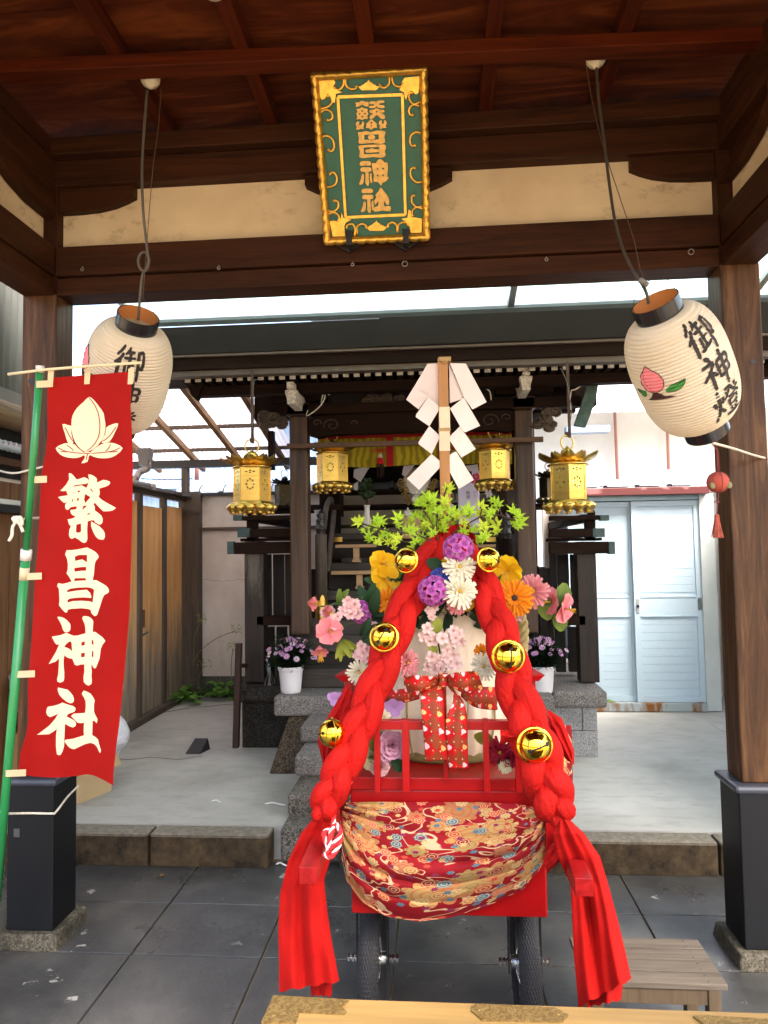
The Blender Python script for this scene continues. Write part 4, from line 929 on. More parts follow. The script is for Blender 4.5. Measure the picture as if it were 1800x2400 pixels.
# potted daisies on the platform
FOL = petal_m('fine_foliage', '#14260e', '#4c6b33', '#2e4a20')
DPINK = petal_m('daisy_pink', '#c9a3c0', '#b77fb4', '#c99cc8')
DWHITE = petal_m('daisy_white', '#d8cfd6', '#d9b9d2')
YC = plain('yellow_centre', (.5, .33, .03), .8)
def potted(px, py, Y, label, seed):
    rn = random.Random(seed); o = P(px, py, Y); t = thing('potted_daisies', o, label, 'potted plant', 'white pots of pink daisies'); t.scale = (1.5,)*3; T = Matrix.Translation(o)
    MB().lathe([(.001, .002), (.043, 0), (.046, .01), (.054, .098), (.058, .10), (.060, .118), (.055, .118), (.052, .10), (.001, .098)], T, 32).build('pot', plain('white_plastic_pot', (.72, .70, .71), .4, var=.03, bump=.02), t, smooth=False, bevel=.001)
    b = MB()
    for i in range(900):
        a = rn.uniform(0, 6.28); rr = rn.uniform(0, .04); o2 = o+Vector((math.cos(a)*rr, math.sin(a)*rr, .10+rn.uniform(0, .08)))
        a2 = a+rn.uniform(-.8, .8); el = rn.uniform(.1, 1.4); d = Vector((math.cos(a2)*math.cos(el), math.sin(a2)*math.cos(el), math.sin(el)))
        L_ = rn.uniform(.05, .125); b.tube([o2, o2+d*L_*.5+Vector((0, 0, .003)), o2+d*L_-Vector((0, 0, .012))], [.0012, .0022, .0004], 3, cap=False)
    b.build('foliage', FOL, t, smooth=True)
    for mm, cnt, nm in ((DPINK, 46, 'pink_blossoms'), (DWHITE, 16, 'pale_blossoms')):
        b = MB(); c = MB()
        for i in range(cnt):
            a = rn.uniform(0, 6.28); el = rn.uniform(.25, 1.5); R_ = rn.uniform(.09, .125); cc = o+Vector((math.cos(a)*math.cos(el)*R_*1.05, math.sin(a)*math.cos(el)*R_, .13+math.sin(el)*R_*.95))
            nn = (cc-o-Vector((0, 0, .08))).normalized()+Vector((0, -.5, .1)); nn.normalize(); s1 = nn.orthogonal().normalized(); s2 = nn.cross(s1); r_ = rn.uniform(.011, .016)
            for k in range(9):
                aa = k*2*PI/9; d = s1*math.cos(aa)+s2*math.sin(aa); leafblade(b, cc, d+nn*.15, nn, r_, r_*.28, .1, 0)
            c.ball(cc+nn*.002, .0035, 4)
        o_ = b.build(nm, mm, t); c.build('flower_centres', YC, t)
potted(682, 1622, 4.84, 'white pot of pink and white daisies on the granite slab left of the cart', 1)
potted(1271, 1622, 4.90, 'white pot of pink daisies half hidden behind the red braid by the railing post', 5)
# glass mug and jar beside the pot
GLS = bpy.data.materials.new('clear_glass'); GLS.use_nodes = True; bb_ = GLS.node_tree.nodes['Principled BSDF']; bb_.inputs['Transmission Weight'].default_value = 1; bb_.inputs['Roughness'].default_value = .03; bb_.inputs['IOR'].default_value = 1.45
b = MB(); o = P(632, 1585, 5.12); b.lathe([(.001, .008), (.034, .01), (.030, .20), (.033, .20), (.038, .004), (.044, 0), (.001, 0)], Matrix.Translation((o.x, o.y, .602)), 28)
tag(b.build('beer_glass', GLS, smooth=True), 'tall clear glass standing on dark stone behind the left flower pot', 'glass')
b = MB(); b.pbox(603, 622, 1533, 1586, 5.2, .06); tag(b.build('white_container', plain('frosted_plastic', (.5, .48, .44), .5), bevel=.006), 'pale square container beside the tall clear glass', 'container')
# leaning brown gate post in front of the left gallery
b = MB(); b0 = Z(541, 1757, .158)
b.beam(P(553, 1752, 4.93), P(560, 1508, 4.93), .04, .05, (0, 1, 0)); b.beam(P(560, 1560, 4.95), P(575, 1560, 5.1), .04, .03)
tag(b.build('wooden_stake', wood('red_brown_stake', '#1a0f0a', '#45291b', 2, .7), bevel=.004), 'tall dark brown wooden stake standing at the left end of the shrine base', 'stake')
# ================================================================ surroundings behind
n = NT('old_plaster', .9, 0, .2); v = n.coord()
pb = n.ramp(n.noise(v, 1.6, 7, .65), [(.3, '#bdb0a4'), (.5, '#d0c5ba'), (.7, '#ded6cd')]); n.col(n.mix(n.ramp(n.noise(n.coord((1, 1, .3)), 5, 6, .7), [(.6, (0, 0, 0)), (.8, (.5, .5, .5))]), pb, '#8a7c6e')); n.bump(n.noise(v, 12, 6, .7), .3, .01); OLDP = n.m
TILE = plain('grey_roof_tile', '#9aa3ae', .45, var=.2, sc_=5)
BY = 6.85
def tilecap(mb, A, B, wdt=.2, step=.24):
    A, B = Vector(A), Vector(B); L_ = (B-A).length; d = (B-A)/L_; s_ = Vector((-d.y, d.x, 0)); k = 0
    while k*step < L_:
        a = A+d*k*step; b = A+d*min((k+1)*step-.004, L_); 
        def fn(u, v_):
            t = (u-.5)*2; h = .075*(1-abs(t)**2.2); e = .012 if v_ > .82 else 0
            return a+(b-a)*v_+s_*t*(wdt/2+e)+Vector((0, 0, h+e))
        mb.grid(fn, 10, 8); mb.grid(lambda u, v_: fn(u, 0)-Vector((0, 0, v_*.03)), 10, 1)
        k += 1
bw = thing('plaster_wall', (-1.6, BY, .158), 'old cream plaster wall with a grey tile capping behind the left side of the shrine', 'wall')
xw0 = P(450, 1400, BY).x
MB().box(xw0, .9, BY, BY+.12, .36, 2.14).build('plaster', OLDP, bw)
MB().box(xw0, .9, BY-.03, BY+.12, .158, .358).build('concrete_base', stone('wall_base', '#3e3c36', '#57544c', '#6b675e', 90, moss='#2c2e22'), bw)
MB().box(xw0+.06, .9, BY-.02, BY-.002, P(560, 1243, BY).z, P(560, 1235, BY).z).build('rail', grey(0), bw)
pa, pb2 = P(448, 1300, BY).x, P(479, 1300, BY).x
MB().box(pa-.09, pb2-.02, BY-.10, BY+.0, .158, 2.16).build('corner_post', grey(2), bw)
MB().box(pa-.0, pb2-.02, BY-.115, BY-.101, P(460, 1205, BY).z, P(460, 1197, BY).z).build('post_band', grey(0), bw)
t_ = MB(); tilecap(t_, (xw0-.15, BY+.06, 2.15), (.9, BY+.06, 2.15)); t_.build('tile_capping', TILE, bw)
MB().box(xw0-.1, .9, BY-.05, BY+.15, 2.12, 2.15).build('capping_board', plain('black_board', (.012, .012, .014), .6), bw)
cr_ = MB(); cr_.tube([P(450+i*12, 1360+(-1)**i*1.2-2*math.sin(i*.8), BY-.001) for i in range(12)], .0016, 4); cr_.build('crack', plain('crack_dark', (.08, .07, .06), .9), bw)
# right part of the wall, and the block wall running towards the viewer
rw = thing('stained_wall', (1.9, 6.95, .158), 'pale stained garden wall with curved grey tile capping above the red shed fascia', 'wall')
MB().box(1.0, 2.62, 6.9, 7.02, .158, 2.12).build('plaster', OLDP, rw)
t_ = MB(); tilecap(t_, (1.0, 6.95, 2.13), (2.50, 6.95, 2.13), step=.30); t_.build('tile_capping', TILE, rw)
gw = thing('block_wall', (2.62, 5, .158), 'pale concrete block wall along the right side beside the white shed', 'wall')
b = MB()
for r_ in range(10):
    for i in range(13):
        y0 = 2.6+i*.4-(.2 if r_ % 2 else 0); z0 = .158+r_*.195
        b.box(2.6, 2.72, y0+.003, y0+.397, z0+.003, z0+.192)
b.build('blocks', plain('pale_block', '#b8bcb8', .9, var=.1, sc_=3, bump=.3), gw)
MB().box(2.61, 2.71, 2.5, 7.5, .158, 2.10).build('mortar', plain('mortar', '#8f918c', .9), gw)
t_ = MB(); tilecap(t_, (2.66, 6.95, 2.12), (2.66, 2.6, 2.12), step=.26); t_.build('tile_capping', TILE, gw)
# storage shed
SY_ = 6.28
sd_ = thing('storage_shed', (1.9, SY_, .158), 'white metal storage shed with two sliding doors and a red-brown fascia', 'shed')
sz0 = .165; xl = 1.12; xr = P(1689, 1660, SY_).x
zt_ = P(1500, 1172, SY_).z
WSH = plain('shed_enamel', '#bfd3de', .38, var=.05, sc_=2, bump=.02)
def door(xa, xb, Y, frame=.05):
    b = MB(); z0, z1 = .235, zt_-.012; nb_ = 24
    b.box(xa, xa+frame, Y-.012, Y+.012, z0, z1); b.box(xb-frame, xb, Y-.012, Y+.012, z0, z1)
    b.box(xa+frame, xb-frame, Y-.012, Y+.012, z0, z0+.05); b.box(xa+frame, xb-frame, Y-.012, Y+.012, z1-.045, z1)
    zmid0, zmid1 = P(1560, 1442, Y).z, P(1560, 1400, Y).z
    zz = z0+.05; h = (z1-z0-.095)/nb_
    for i in range(nb_):
        a, c_ = zz+i*h, zz+(i+1)*h
        if c_ > zmid0 and a < zmid1: continue
        b.hexa([(xa+frame, Y-.003, a+.001), (xb-frame, Y-.003, a+.001), (xb-frame, Y+.004, a+.001), (xa+frame, Y+.004, a+.001), (xa+frame, Y-.003, c_-.002), (xb-frame, Y-.003, c_-.002), (xb-frame, Y+.004, c_-.002), (xa+frame, Y+.004, c_-.002)])
    b.box(xa+frame, xb-frame, Y-.0002, Y+.003, z0+.05, z1-.045)
    b.box(xa+frame, xb-frame, Y-.010, Y-.001, zmid0, zmid1); b.box(xa+frame, xb-frame, Y-.014, Y-.002, zmid0-.01, zmid0); b.box(xa+frame, xb-frame, Y-.014, Y-.002, zmid1, zmid1+.01)
    return b
xd = P(1487, 1450, SY_).x; xd2 = P(1648, 1450, SY_).x
d1 = door(xl, xd+.03, SY_+.035).build('door', WSH, sd_)
d2 = door(xd, xd2, SY_).build('door', WSH, sd_)
c_ = P(1494, 1420, SY_); MB().box(c_.x-.012, c_.x+.012, SY_-.016, SY_-.0125, c_.z-.06, c_.z+.06).build('lock_plate', ALU, d2)
MB().ball((c_.x, SY_-.018, c_.z), .014, 6).build('lock', BLACKM, d2)
c_ = P(1639, 1415, SY_); b = MB(); b.box(c_.x-.016, c_.x+.016, SY_-.017, SY_-.0125, c_.z-.05, c_.z+.05); b.build('handle', plain('handle_grey', (.12, .15, .14), .4), d2, bevel=.004)
MB().hexa([(xr-.12, SY_-.03, sz0), (xr, SY_-.03, sz0), (xr, SY_+.9, sz0), (xr-.12, SY_+.06, sz0), (xr-.12, SY_-.03, zt_+.04), (xr, SY_-.03, zt_+.04), (xr, SY_+.9, zt_+.04), (xr-.12, SY_+.06, zt_+.04)]).build('jamb', plain('jamb_white', '#c9cfca', .5, var=.08, sc_=3), sd_)
n = NT('rusty_sill', .5, .2, .4); v = n.coord((1, 1, .2)); n.col(n.mix(n.ramp(n.noise(v, 9, 4), [(.42, (1, 1, 1)), (.55, (0, 0, 0))]), '#a9b3b3', '#8a5a2a')); 
MB().box(xl, xr-.12, SY_-.05, SY_+.2, sz0, .232).build('sill', n.m, sd_)
MB().box(xl, xr-.12, SY_-.012, SY_+.1, zt_-.004, zt_+.05).build('head_rail', plain('zinc', '#8fa3ab', .4, .3), sd_)
n = NT('fascia_red', .4, 0, .5); v = n.coord((.5, 1, 1)); n.col(n.mix(n.ramp(n.noise(v, 8, 3), [(.6, (0, 0, 0)), (.64, (1, 1, 1))]), '#5f2826', '#8f6060'))
MB().box(xl, P(1663, 1150, SY_-.1).x, SY_-.10, SY_+.95, P(1500, 1160, SY_-.1).z, P(1500, 1142, SY_-.1).z).build('fascia', n.m, sd_, bevel=.004)
MB().box(xl, xl+.03, SY_+.06, SY_+.9, sz0, zt_).build('side_panel', WSH, sd_)
MB().box(xd2+.005, xr-.13, SY_+.1, SY_+.12, sz0, zt_).build('dark_interior', BLACKM, sd_)  # black sheet standing in for the shade inside the shed
# bright building behind on the right + pipes
WB = plain('white_render', '#e9ecee', .9, var=.03, bump=0)
rb = thing('white_building', (2.4, 8.6, 0), 'brightly lit white house wall with red downpipes behind the right wall', 'building')
MB().box(.4, 7.5, 8.6, 9.0, 0, 4.0).build('wall', WB, rb)
for (a, c_) in (((1440, 1010), (1448, 1135)), ((1562, 985), (1567, 1100))):
    MB().tube([P(a[0], a[1]-60, 8.5), P(c_[0], c_[1], 8.5)], .018, 10).build('downpipe', plain('red_pipe', '#b5827c', .6), rb, smooth=True)
tl_ = MB(); 
for i in range(60):
    tl_.hexa([(.3+i*.13, 7.7, 3.0), (.42+i*.13, 7.7, 3.0), (.42+i*.13, 8.58, 3.25), (.3+i*.13, 8.58, 3.25), (.3+i*.13, 7.7, 3.03), (.42+i*.13, 7.7, 3.03), (.42+i*.13, 8.58, 3.28), (.3+i*.13, 8.58, 3.28)])
tl_.build('tiled_awning', plain('pale_tiles', '#c9d2d6', .5), rb)
MB().box(P(1395, 1008, 7.2).x-.3, P(1425, 1008, 7.2).x, 7.1, 7.25, P(1400, 1016, 7.2).z, P(1400, 1000, 7.2).z).build('gutter', plain('gutter_blue', '#7f93a6', .4), rb)
# blue corrugated building behind on the left
lb = thing('blue_building', (-2.6, 9.3, 0), 'pale blue corrugated building behind the plaster wall', 'building')
b = MB(); b.grid(lambda u, v_: (-6+u*6.6, 9.3+.012*math.sin(u*6.6/.076*2*PI), v_*3.35), 520, 1); b.build('corrugated_wall', plain('blue_sheet', '#9db9dc', .5, var=.05, sc_=2, bump=0), lb, smooth=True)
MB().box(-6, .6, 9.1, 9.28, 2.42, 2.47).build('blue_ledge', plain('blue_sheet_dark', '#7d97b5', .5), lb)
b = MB(); b.grid(lambda u, v_: (-6+u*6.6, 8.95+v_*3, 3.35+v_*1.1+.05*abs(math.sin(u*24*PI))), 240, 12); b.build('tiled_roof', plain('pale_tiles', '#c9d2d6', .5), lb)
MB().tube([P(461, 1060, 9.1), P(461, 1125, 9.1)], .03, 10).build('downpipe', plain('rust_pipe', '#7d5148', .5), lb, smooth=True)
for i, pts in enumerate(([(340, 1078), (420, 1072), (520, 1060), (640, 1050)], [(330, 1098), (430, 1095), (560, 1085), (690, 1092)], [(330, 1122), (400, 1124), (450, 1122)], [(600, 1065), (640, 1075), (680, 1085)])):
    tag(MB().tube(smooth_path([P(x, y, 8.0) for x, y in pts], 10), .008 if i < 3 else .014, 5).build('overhead_wire', plain('wire_black', (.02, .02, .03), .6) if i < 3 else WHITE, smooth=True), ['uppermost thin black wire before the blue building', 'long sagging black wire just under the corrugated roof edge', 'lowest short black wire between the fence and the plaster wall', 'pale sloping cable just right of the left gilt lantern'][i], 'wire', 'wires behind the yard')
# wooden fence on the left of the yard
FXX = -2.5
fn_ = thing('wooden_fence', (FXX, 5.6, .158), 'tall wooden plank fence along the left of the yard, gold-brown above and grey below', 'fence')
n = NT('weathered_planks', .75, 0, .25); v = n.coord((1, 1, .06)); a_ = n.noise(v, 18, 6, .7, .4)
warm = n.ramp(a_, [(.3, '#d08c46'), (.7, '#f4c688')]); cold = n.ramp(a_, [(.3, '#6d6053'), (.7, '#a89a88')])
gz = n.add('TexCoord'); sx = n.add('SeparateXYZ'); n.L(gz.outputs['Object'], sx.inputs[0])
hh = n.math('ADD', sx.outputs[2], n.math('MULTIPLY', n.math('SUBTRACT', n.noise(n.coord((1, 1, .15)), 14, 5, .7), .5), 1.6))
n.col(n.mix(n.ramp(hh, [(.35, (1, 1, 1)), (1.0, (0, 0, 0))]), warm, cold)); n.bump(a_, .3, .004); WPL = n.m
def zat(py, Y, px=400): return P(px, py, Y).z
pl = MB(); Yp = 3.75; edges = [3.75, 4.0, 4.25, 4.5, 4.75, 5.0, 5.25, 5.5, 5.71]
def planks(es, name, mat_, x=FXX, z0=.22, z1=2.0):
    b = MB()
    for a, c_ in zip(es[:-1], es[1:]): b.box(x-.02+random.uniform(0, .003), x, a+.002, c_-.002, z0, z1)
    return b.build(name, mat_, fn_)
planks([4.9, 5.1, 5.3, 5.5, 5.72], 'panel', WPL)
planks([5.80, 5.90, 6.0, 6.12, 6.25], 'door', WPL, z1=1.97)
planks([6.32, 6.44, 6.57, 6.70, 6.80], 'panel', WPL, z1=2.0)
planks([2.4, 2.65, 2.9, 3.15, 3.4, 3.65, 3.9, 4.15, 4.4, 4.65, 4.88], 'siding', wood('brown_siding', '#4a2f1a', '#8a5f38', 2, .6), x=-2.46, z0=-.01, z1=1.98)
for y in (5.73, 6.26, 6.81): MB().box(FXX-.03, FXX+.02, y, y+.06, .16, 2.06).build('post', grey(2), fn_)
MB().box(FXX-.05, FXX+.05, 4.9, 6.9, .158, .218).build('ground_sill', grey(1), fn_, bevel=.01)
MB().box(FXX-.03, FXX+.03, 4.9, 6.9, 2.06, 2.10).build('top_rail', grey(1), fn_)
b = MB()
for i in range(10): b.box(FXX-.12, FXX+.10, 4.9+i*.2, 5.09+i*.2, 2.101+random.uniform(0, .01), 2.12+random.uniform(0, .01))
b.build('cap_boards', plain('cap_tin', '#5a544c', .6), fn_)
c_ = Vector((FXX, 5.85, P(326, 1450, 5.9).z)); MB().box(c_.x+.001, c_.x+.006, 5.82, 5.87, c_.z-.07, c_.z+.08).build('door_patch', wood('patch_wood', '#5a3214', '#7d4a20', 2), fn_)
MB().tube([Vector((FXX+.01, 5.81, c_.z-.13)), Vector((FXX+.03, 5.82, c_.z-.12)), Vector((FXX+.035, 5.86, c_.z-.11))], .008, 6).build('latch', plain('verdigris', '#4c6a5c', .6, .3), fn_)
# lean-to roof of corrugated sheets over the left alley
ln_ = thing('corrugated_lean_to', (-2.0, 5.6, 2.5), 'translucent corrugated roof on timber rafters above the left alley', 'roof')
def lz(Y): return 2.83-(Y-4.9)*.24
n = NT('corrugated_sheet', .4, 0, .3); n.b.inputs['Base Color'].default_value = (.72, .66, .64, 1)
tr = n.add('BsdfTranslucent'); tr.inputs[0].default_value = (.62, .56, .54, 1); mx = n.add('MixShader'); mx.inputs[0].default_value = .8
n.L(n.b.outputs[0], mx.inputs[1]); n.L(tr.outputs[0], mx.inputs[2]); n.L(mx.outputs[0], n.n['Material Output'].inputs[0]); SHEET = n.m
lx0, lx1 = -3.1, -1.32
b = MB(); b.grid(lambda u, v_: (lx0+u*(lx1-lx0), 4.6+v_*2.1, lz(4.6+v_*2.1)+.05+.009*math.sin(u*(lx1-lx0)/.045*2*PI)), 320, 1); b.build('corrugated_sheet', SHEET, ln_, smooth=True)
for px in (240, 372, 480, 560): pass
for X in (-2.72, -2.28, -1.86, -1.45):
    MB().beam((X, 4.6, lz(4.6)-.01), (X, 6.75, lz(6.75)-.01), .04, .05).build('rafter', wood('pale_rafter', '#5c4327', '#94714a', 1, .7), ln_)
for Y in (5.08, 5.86, 6.36): MB().box(lx0, lx1+.02, Y-.018, Y+.018, lz(Y)+.016, lz(Y)+.046).build('purlin', grey(0), ln_)
MB().box(lx0, lx1+.2, 6.42, 6.50, lz(6.45)-.10, lz(6.45)-.03).build('wall_beam', plain('dark_beam', '#2c2a2a', .6), ln_)
c_ = P(435, 1100, 6.46); MB().box(c_.x-.03, c_.x+.03, 6.43, 6.49, 2.12, lz(6.45)-.1).build('post', grey(2), ln_)
MB().beam(P(325, 1062, 6.4), P(375, 1040, 6.45), .03, .03).build('brace', grey(0), ln_)
# gutter and downpipe
gp = thing('rain_gutter', P(340, 1090, 5.9), 'grey metal gutter funnel with a curved downpipe behind the banner edge', 'gutter')
b = MB(); c_ = P(342, 1068, 5.9)
b.hexa([c_+Vector(q) for q in ((-.045, -.04, -.09), (.03, -.04, -.09), (.03, .04, -.09), (-.045, .04, -.09), (-.06, -.05, .06), (.055, -.05, .06), (.055, .05, .06), (-.06, .05, .06))]); b.build('hopper', plain('pipe_grey', '#57514c', .45), gp)
MB().tube(smooth_path([P(345, 1085, 5.9), P(345, 1098, 5.9), P(328, 1106, 5.9), P(318, 1122, 5.85)], 12), .03, 12).build('downpipe', plain('pipe_grey2', '#857d76', .4), gp, smooth=True)
b = MB(); b.grid(lambda u, v_: P(310, 1124, 5.8)+(P(360, 1134, 5.8)-P(310, 1124, 5.8))*v_+Vector((0, math.cos(u*PI)*.06, -math.sin(u*PI)*.05)), 10, 4); b.build('half_round_gutter', plain('pipe_grey2', '#857d76', .4), gp, smooth=True, solid=.004)
# things at the far left beyond the post
nb = thing('neighbour_eave', (-2.7, 4.0, 1.9), 'dark neighbouring eave with a log beam and corrugated sheet left of the banner post', 'house')
b = MB(); b.grid(lambda u, v_: (-2.50+.010*math.sin(v_*1.0), 3.2+u*2.0, 2.62+v_*.9+0) if False else (-2.45+.012*math.sin(u*20*2*PI), 2.9+u*1.25, 2.50+v_*.9), 340, 1); b.build('corrugated_wall', plain('grey_corrugated', '#4a4c46', .6, var=.1, bump=0), nb, smooth=True)
MB().box(-2.6, -2.42, 2.9, 4.15, 2.40, 2.50).build('flashing', plain('zinc_dark', '#6d6a63', .5, .2), nb)
MB().tube([Vector((-2.42, 2.6, 2.36)), Vector((-2.38, 4.5, 2.33))], .075, 14).build('log_beam', wood('log_wood', '#5a4530', '#a08460', 1, .8), nb, smooth=True)
MB().box(-3.0, -2.44, 2.6, 4.5, 2.00, 2.28).build('dark_soffit', plain('soffit_dark', (.01, .01, .01), .9), nb)
b = MB(); b.grid(lambda u, v_: (-2.6+v_*.35, 3.0+u*1.4, 2.17+.012*math.sin(u*30*2*PI)-v_*.02), 240, 2); b.build('polycarbonate_edge', SHEET, nb, smooth=True)
MB().box(-2.45, -2.38, 2.6, 4.5, 2.06, 2.10).build('cross_rail', wood('rail_brown', '#3c2413', '#5d3b20', 1), nb)
MB().box(-2.52, -2.46, 2.6, 4.5, 1.98, 2.06).build('plaster_strip', OLDP, nb)
MB().box(-2.55, -2.50, 2.6, 4.9, 1.6, 2.3).build('plaster_back', OLDP, nb)
MB().box(-2.47, -2.40, 2.6, 4.9, 1.845, 1.872).build('white_window_rail', plain('window_white', '#c8c8c4', .5), nb)
MB().box(-2.465, -2.405, 2.6, 4.9, 1.80, 1.842).build('black_window_rail', BLACKM, nb)
# boxes and bags far left
bx = thing('cardboard_box', Z(20, 1960, .158), 'brown cardboard box with a black letter behind the green pole', 'box')
c_ = P(20, 1900, 3.9)
b = MB(); b.box(-2.42, -2.21, 3.86, 4.2, .16, .56); b.build('carton', plain('cardboard', '#8f6d45', .85, var=.06), bx)
b = MB(); q = P(8, 1858, 3.86); textmesh(b, 'd', lambda x, y: (q.x+x, 3.858, q.z+y-.05), .24, .006); b.build('printed_letter', INK, bx)
b2 = thing('flat_carton', Z(190, 1850, .158), 'light cardboard carton lying behind the left post by the banner tip', 'box')
b = MB(); p0 = P(181, 1845, 3.9); b.hexa([(p0.x-.35, 3.9, .30), (p0.x+.02, 3.9, .30), (p0.x+.12, 4.2, .30), (p0.x-.2, 4.2, .30), (p0.x-.35, 3.9, .42), (p0.x+.02, 3.9, .36), (p0.x+.10, 4.15, .395), (p0.x-.2, 4.2, .42)]); b.hexa([(p0.x-.33, 3.92, .16), (p0.x, 3.92, .16), (p0.x+.08, 4.15, .16), (p0.x-.2, 4.15, .16), (p0.x-.33, 3.92, .298), (p0.x, 3.92, .298), (p0.x+.08, 4.15, .298), (p0.x-.2, 4.15, .298)])
b.build('carton', plain('cardboard_pale', '#b29a72', .85, var=.06), b2)
b = MB(); q = P(187, 1842, 3.9); textmesh(b, '口口口入', lambda x, y: (p0.x+.055+x*.9, 3.99+x*2.2, .325+y), .03, 0); b.build('printed_letters', INK, b2)
def bag(cx, cy, cz, rx, ry, rz, label, seed):
    b = MB(); rn = Vector((seed*3.1, seed*1.7, 0))
    def fn(u, v_):
        a = u*2*PI; e = -PI/2+v_*PI; d = Vector((math.cos(a)*math.cos(e), math.sin(a)*math.cos(e), math.sin(e)))
        k_ = 1+.16*pnoise(d*1.6+rn)+.07*abs(pnoise(d*5+rn)); return (cx+d.x*rx*k_, cy+d.y*ry*k_, max(cz-rz*.9, cz+d.z*rz*k_))
    b.grid(fn, 48, 28, closeu=True)
    n_ = once(lambda nm: (lambda q: (q.col(q.ramp(q.noise(q.coord(), 5), [(.3, '#b9bcc2'), (.7, '#d8dade')])), q.bump(q.noise(q.coord(), 16, 6, .6, 1), .9, .03), q.m)[2])(NT(nm, .35, 0, .5)))('plastic_bag')
    return tag(b.build('plastic_bag', n_, smooth=True), label, 'bag', 'white plastic bags')
bag(-2.18, 4.02, .78, .30, .22, .25, 'large white plastic bag on the brown box at the far left', 1)
q = P(262, 1720, 4.3); bag(q.x-.10, 4.3, .44, .20, .16, .16, 'white plastic bag peeking out right of the banner above the yard floor', 2)
# black rubber wedge
w_ = MB(); c_ = Z(466, 1762, .158)
w_.hexa([(c_.x-.075, c_.y-.06, .1585), (c_.x+.03, c_.y-.06, .1585), (c_.x+.06, c_.y+.07, .1585), (c_.x-.03, c_.y+.07, .1585), (c_.x-.075, c_.y-.06, .163), (c_.x+.03, c_.y-.06, .163), (c_.x+.05, c_.y+.05, .24), (c_.x-.045, c_.y+.05, .24)])
tag(w_.build('rubber_wedge', plain('black_rubber', (.01, .01, .012), .6), bevel=.003), 'small black rubber wedge lying on the grey yard floor', 'wedge')
# litter and marks
for i, (px, py, z_, L_) in enumerate(((645, 1886, .16, .06), (508, 1880, .16, .03), (660, 2028, .004, .03))):
    c_ = Z(px, py, z_); b = MB(); b.tube(smooth_path([c_+Vector((-L_, 0, .004)), c_+Vector((-L_*.3, .01, .008)), c_+Vector((L_*.4, -.004, .005)), c_+Vector((L_, -.012, .003))], 8), [.001]+[.004]*7+[.001], 5)
    tag(b.build('paper_shred', WHITE), ['longest pale shred of paper on the yard floor left of the steps', 'tiny pale shred on the yard floor near the kerb', 'pale shred on the dark floor beside the lowest step'][i], 'litter', 'paper shreds')
c_ = Z(378, 2058, .0); b = MB()
for i in range(7): leafblade(b, c_+Vector((random.uniform(-.01, .01), 0, .006)), Vector((random.uniform(-1, 1), random.uniform(-1, 1), .4)), Vector((0, 0, 1)), .02, .008)
tag(b.build('dead_leaf', plain('dead_leaf_brown', '#5e472e', .8)), 'small curled brown dead leaf on the dark paving left of the cart', 'leaf')
cr_ = MB(); cr_.tube([Z(270+i*17, 1778+3*math.sin(i*.9)-(i-6)*.5*(1 if i > 6 else -.4), .1592) for i in range(13)], .0022, 4); cr_.build('floor_crack', plain('crack_dark', (.08, .07, .06), .9), kind='structure')
cr_ = MB(); cr_.tube([Z(a, c2, .1592) for a, c2 in ((300, 1688), (370, 1672), (440, 1660), (520, 1652), (548, 1650))], .003, 4); cr_.build('floor_joint', plain('crack_dark', (.08, .07, .06), .9), kind='structure')
cr_ = MB(); cr_.tube([Z(a, c2, .1592) for a, c2 in ((1660, 1690), (1690, 1712), (1720, 1722))], .004, 4); cr_.build('floor_joint', plain('joint_pale', (.5, .5, .46), .9), kind='structure')
# weeds at the foot of the wall
WEED = petal_m('weed_green', '#2e5a18', '#7aa548', '#55862c')
def weed(px, py, n_, sp_, hh, label, seed, L_=.09):
    rn = random.Random(seed); o = Z(px, py, .16); t = thing('weed_plant', o, label, 'weed', 'weeds at the wall foot'); b = MB(); s_ = MB()
    for i in range(n_):
        a = rn.uniform(0, 6.28); d = Vector((math.cos(a), math.sin(a)*.6, 0)); top = o+d*rn.uniform(.05, sp_)+Vector((0, 0, rn.uniform(.02, hh)))
        s_.tube(smooth_path([o+d*.02, o+d*.05+Vector((0, 0, hh*.4)), top], 6), .003, 4)
        for k in range(5):
            dd = (d+Vector((rn.uniform(-1, 1), rn.uniform(-1, 1), rn.uniform(-.1, .5)))).normalized(); leafblade(b, top, dd, Vector((0, -.3, 1)), L_*rn.uniform(.5, 1), L_*.2, .15, .2)
    b.build('leaves', WEED, t, smooth=True); s_.build('stems', WEED, t, smooth=True)
weed(455, 1640, 34, .33, .16, 'spreading leafy green weed at the foot of the wooden corner post', 3)
weed(415, 1652, 12, .16, .10, 'low green weed clump against the wooden fence sill', 9)
weed(545, 1640, 16, .22, .12, 'green weed at the foot of the plaster wall beside the brown stake', 4)
weed(1416, 1664, 7, .06, .16, 'small pale weed before the rusty shed sill', 6, .06)
for i, pts in enumerate(([(453, 1560), (455, 1500), (462, 1475), (472, 1455)], [(452, 1555), (470, 1525), (510, 1495), (555, 1478)], [(470, 1620), (466, 1590), (478, 1560)], [(544, 1610), (542, 1560), (546, 1520)])):
    b = MB(); pp = [P(x, y, 6.55) for x, y in pts]; b.tube(smooth_path(pp, 10), .004, 5)
    h_ = MB(); rn = random.Random(i)
    for k in range(26): h_.ball(pp[-1]+Vector((rn.uniform(-.06, .06), rn.uniform(-.03, .03), rn.uniform(-.02, .06))), .006, 3)
    t = thing('seed_stalk', pp[0], ['upright dry stalk with an umbrella seed head against the plaster', 'long arching dry stalk crossing the plaster wall', 'short dry stalk low beside the corner post', 'thin dry stalk beside the brown stake'][i], 'weed', 'dry stalks'); b.build('stem', plain('dry_stem', '#6b6a48', .8), t); h_.build('seed_head', plain('seed_green', '#8a9150', .8), t)
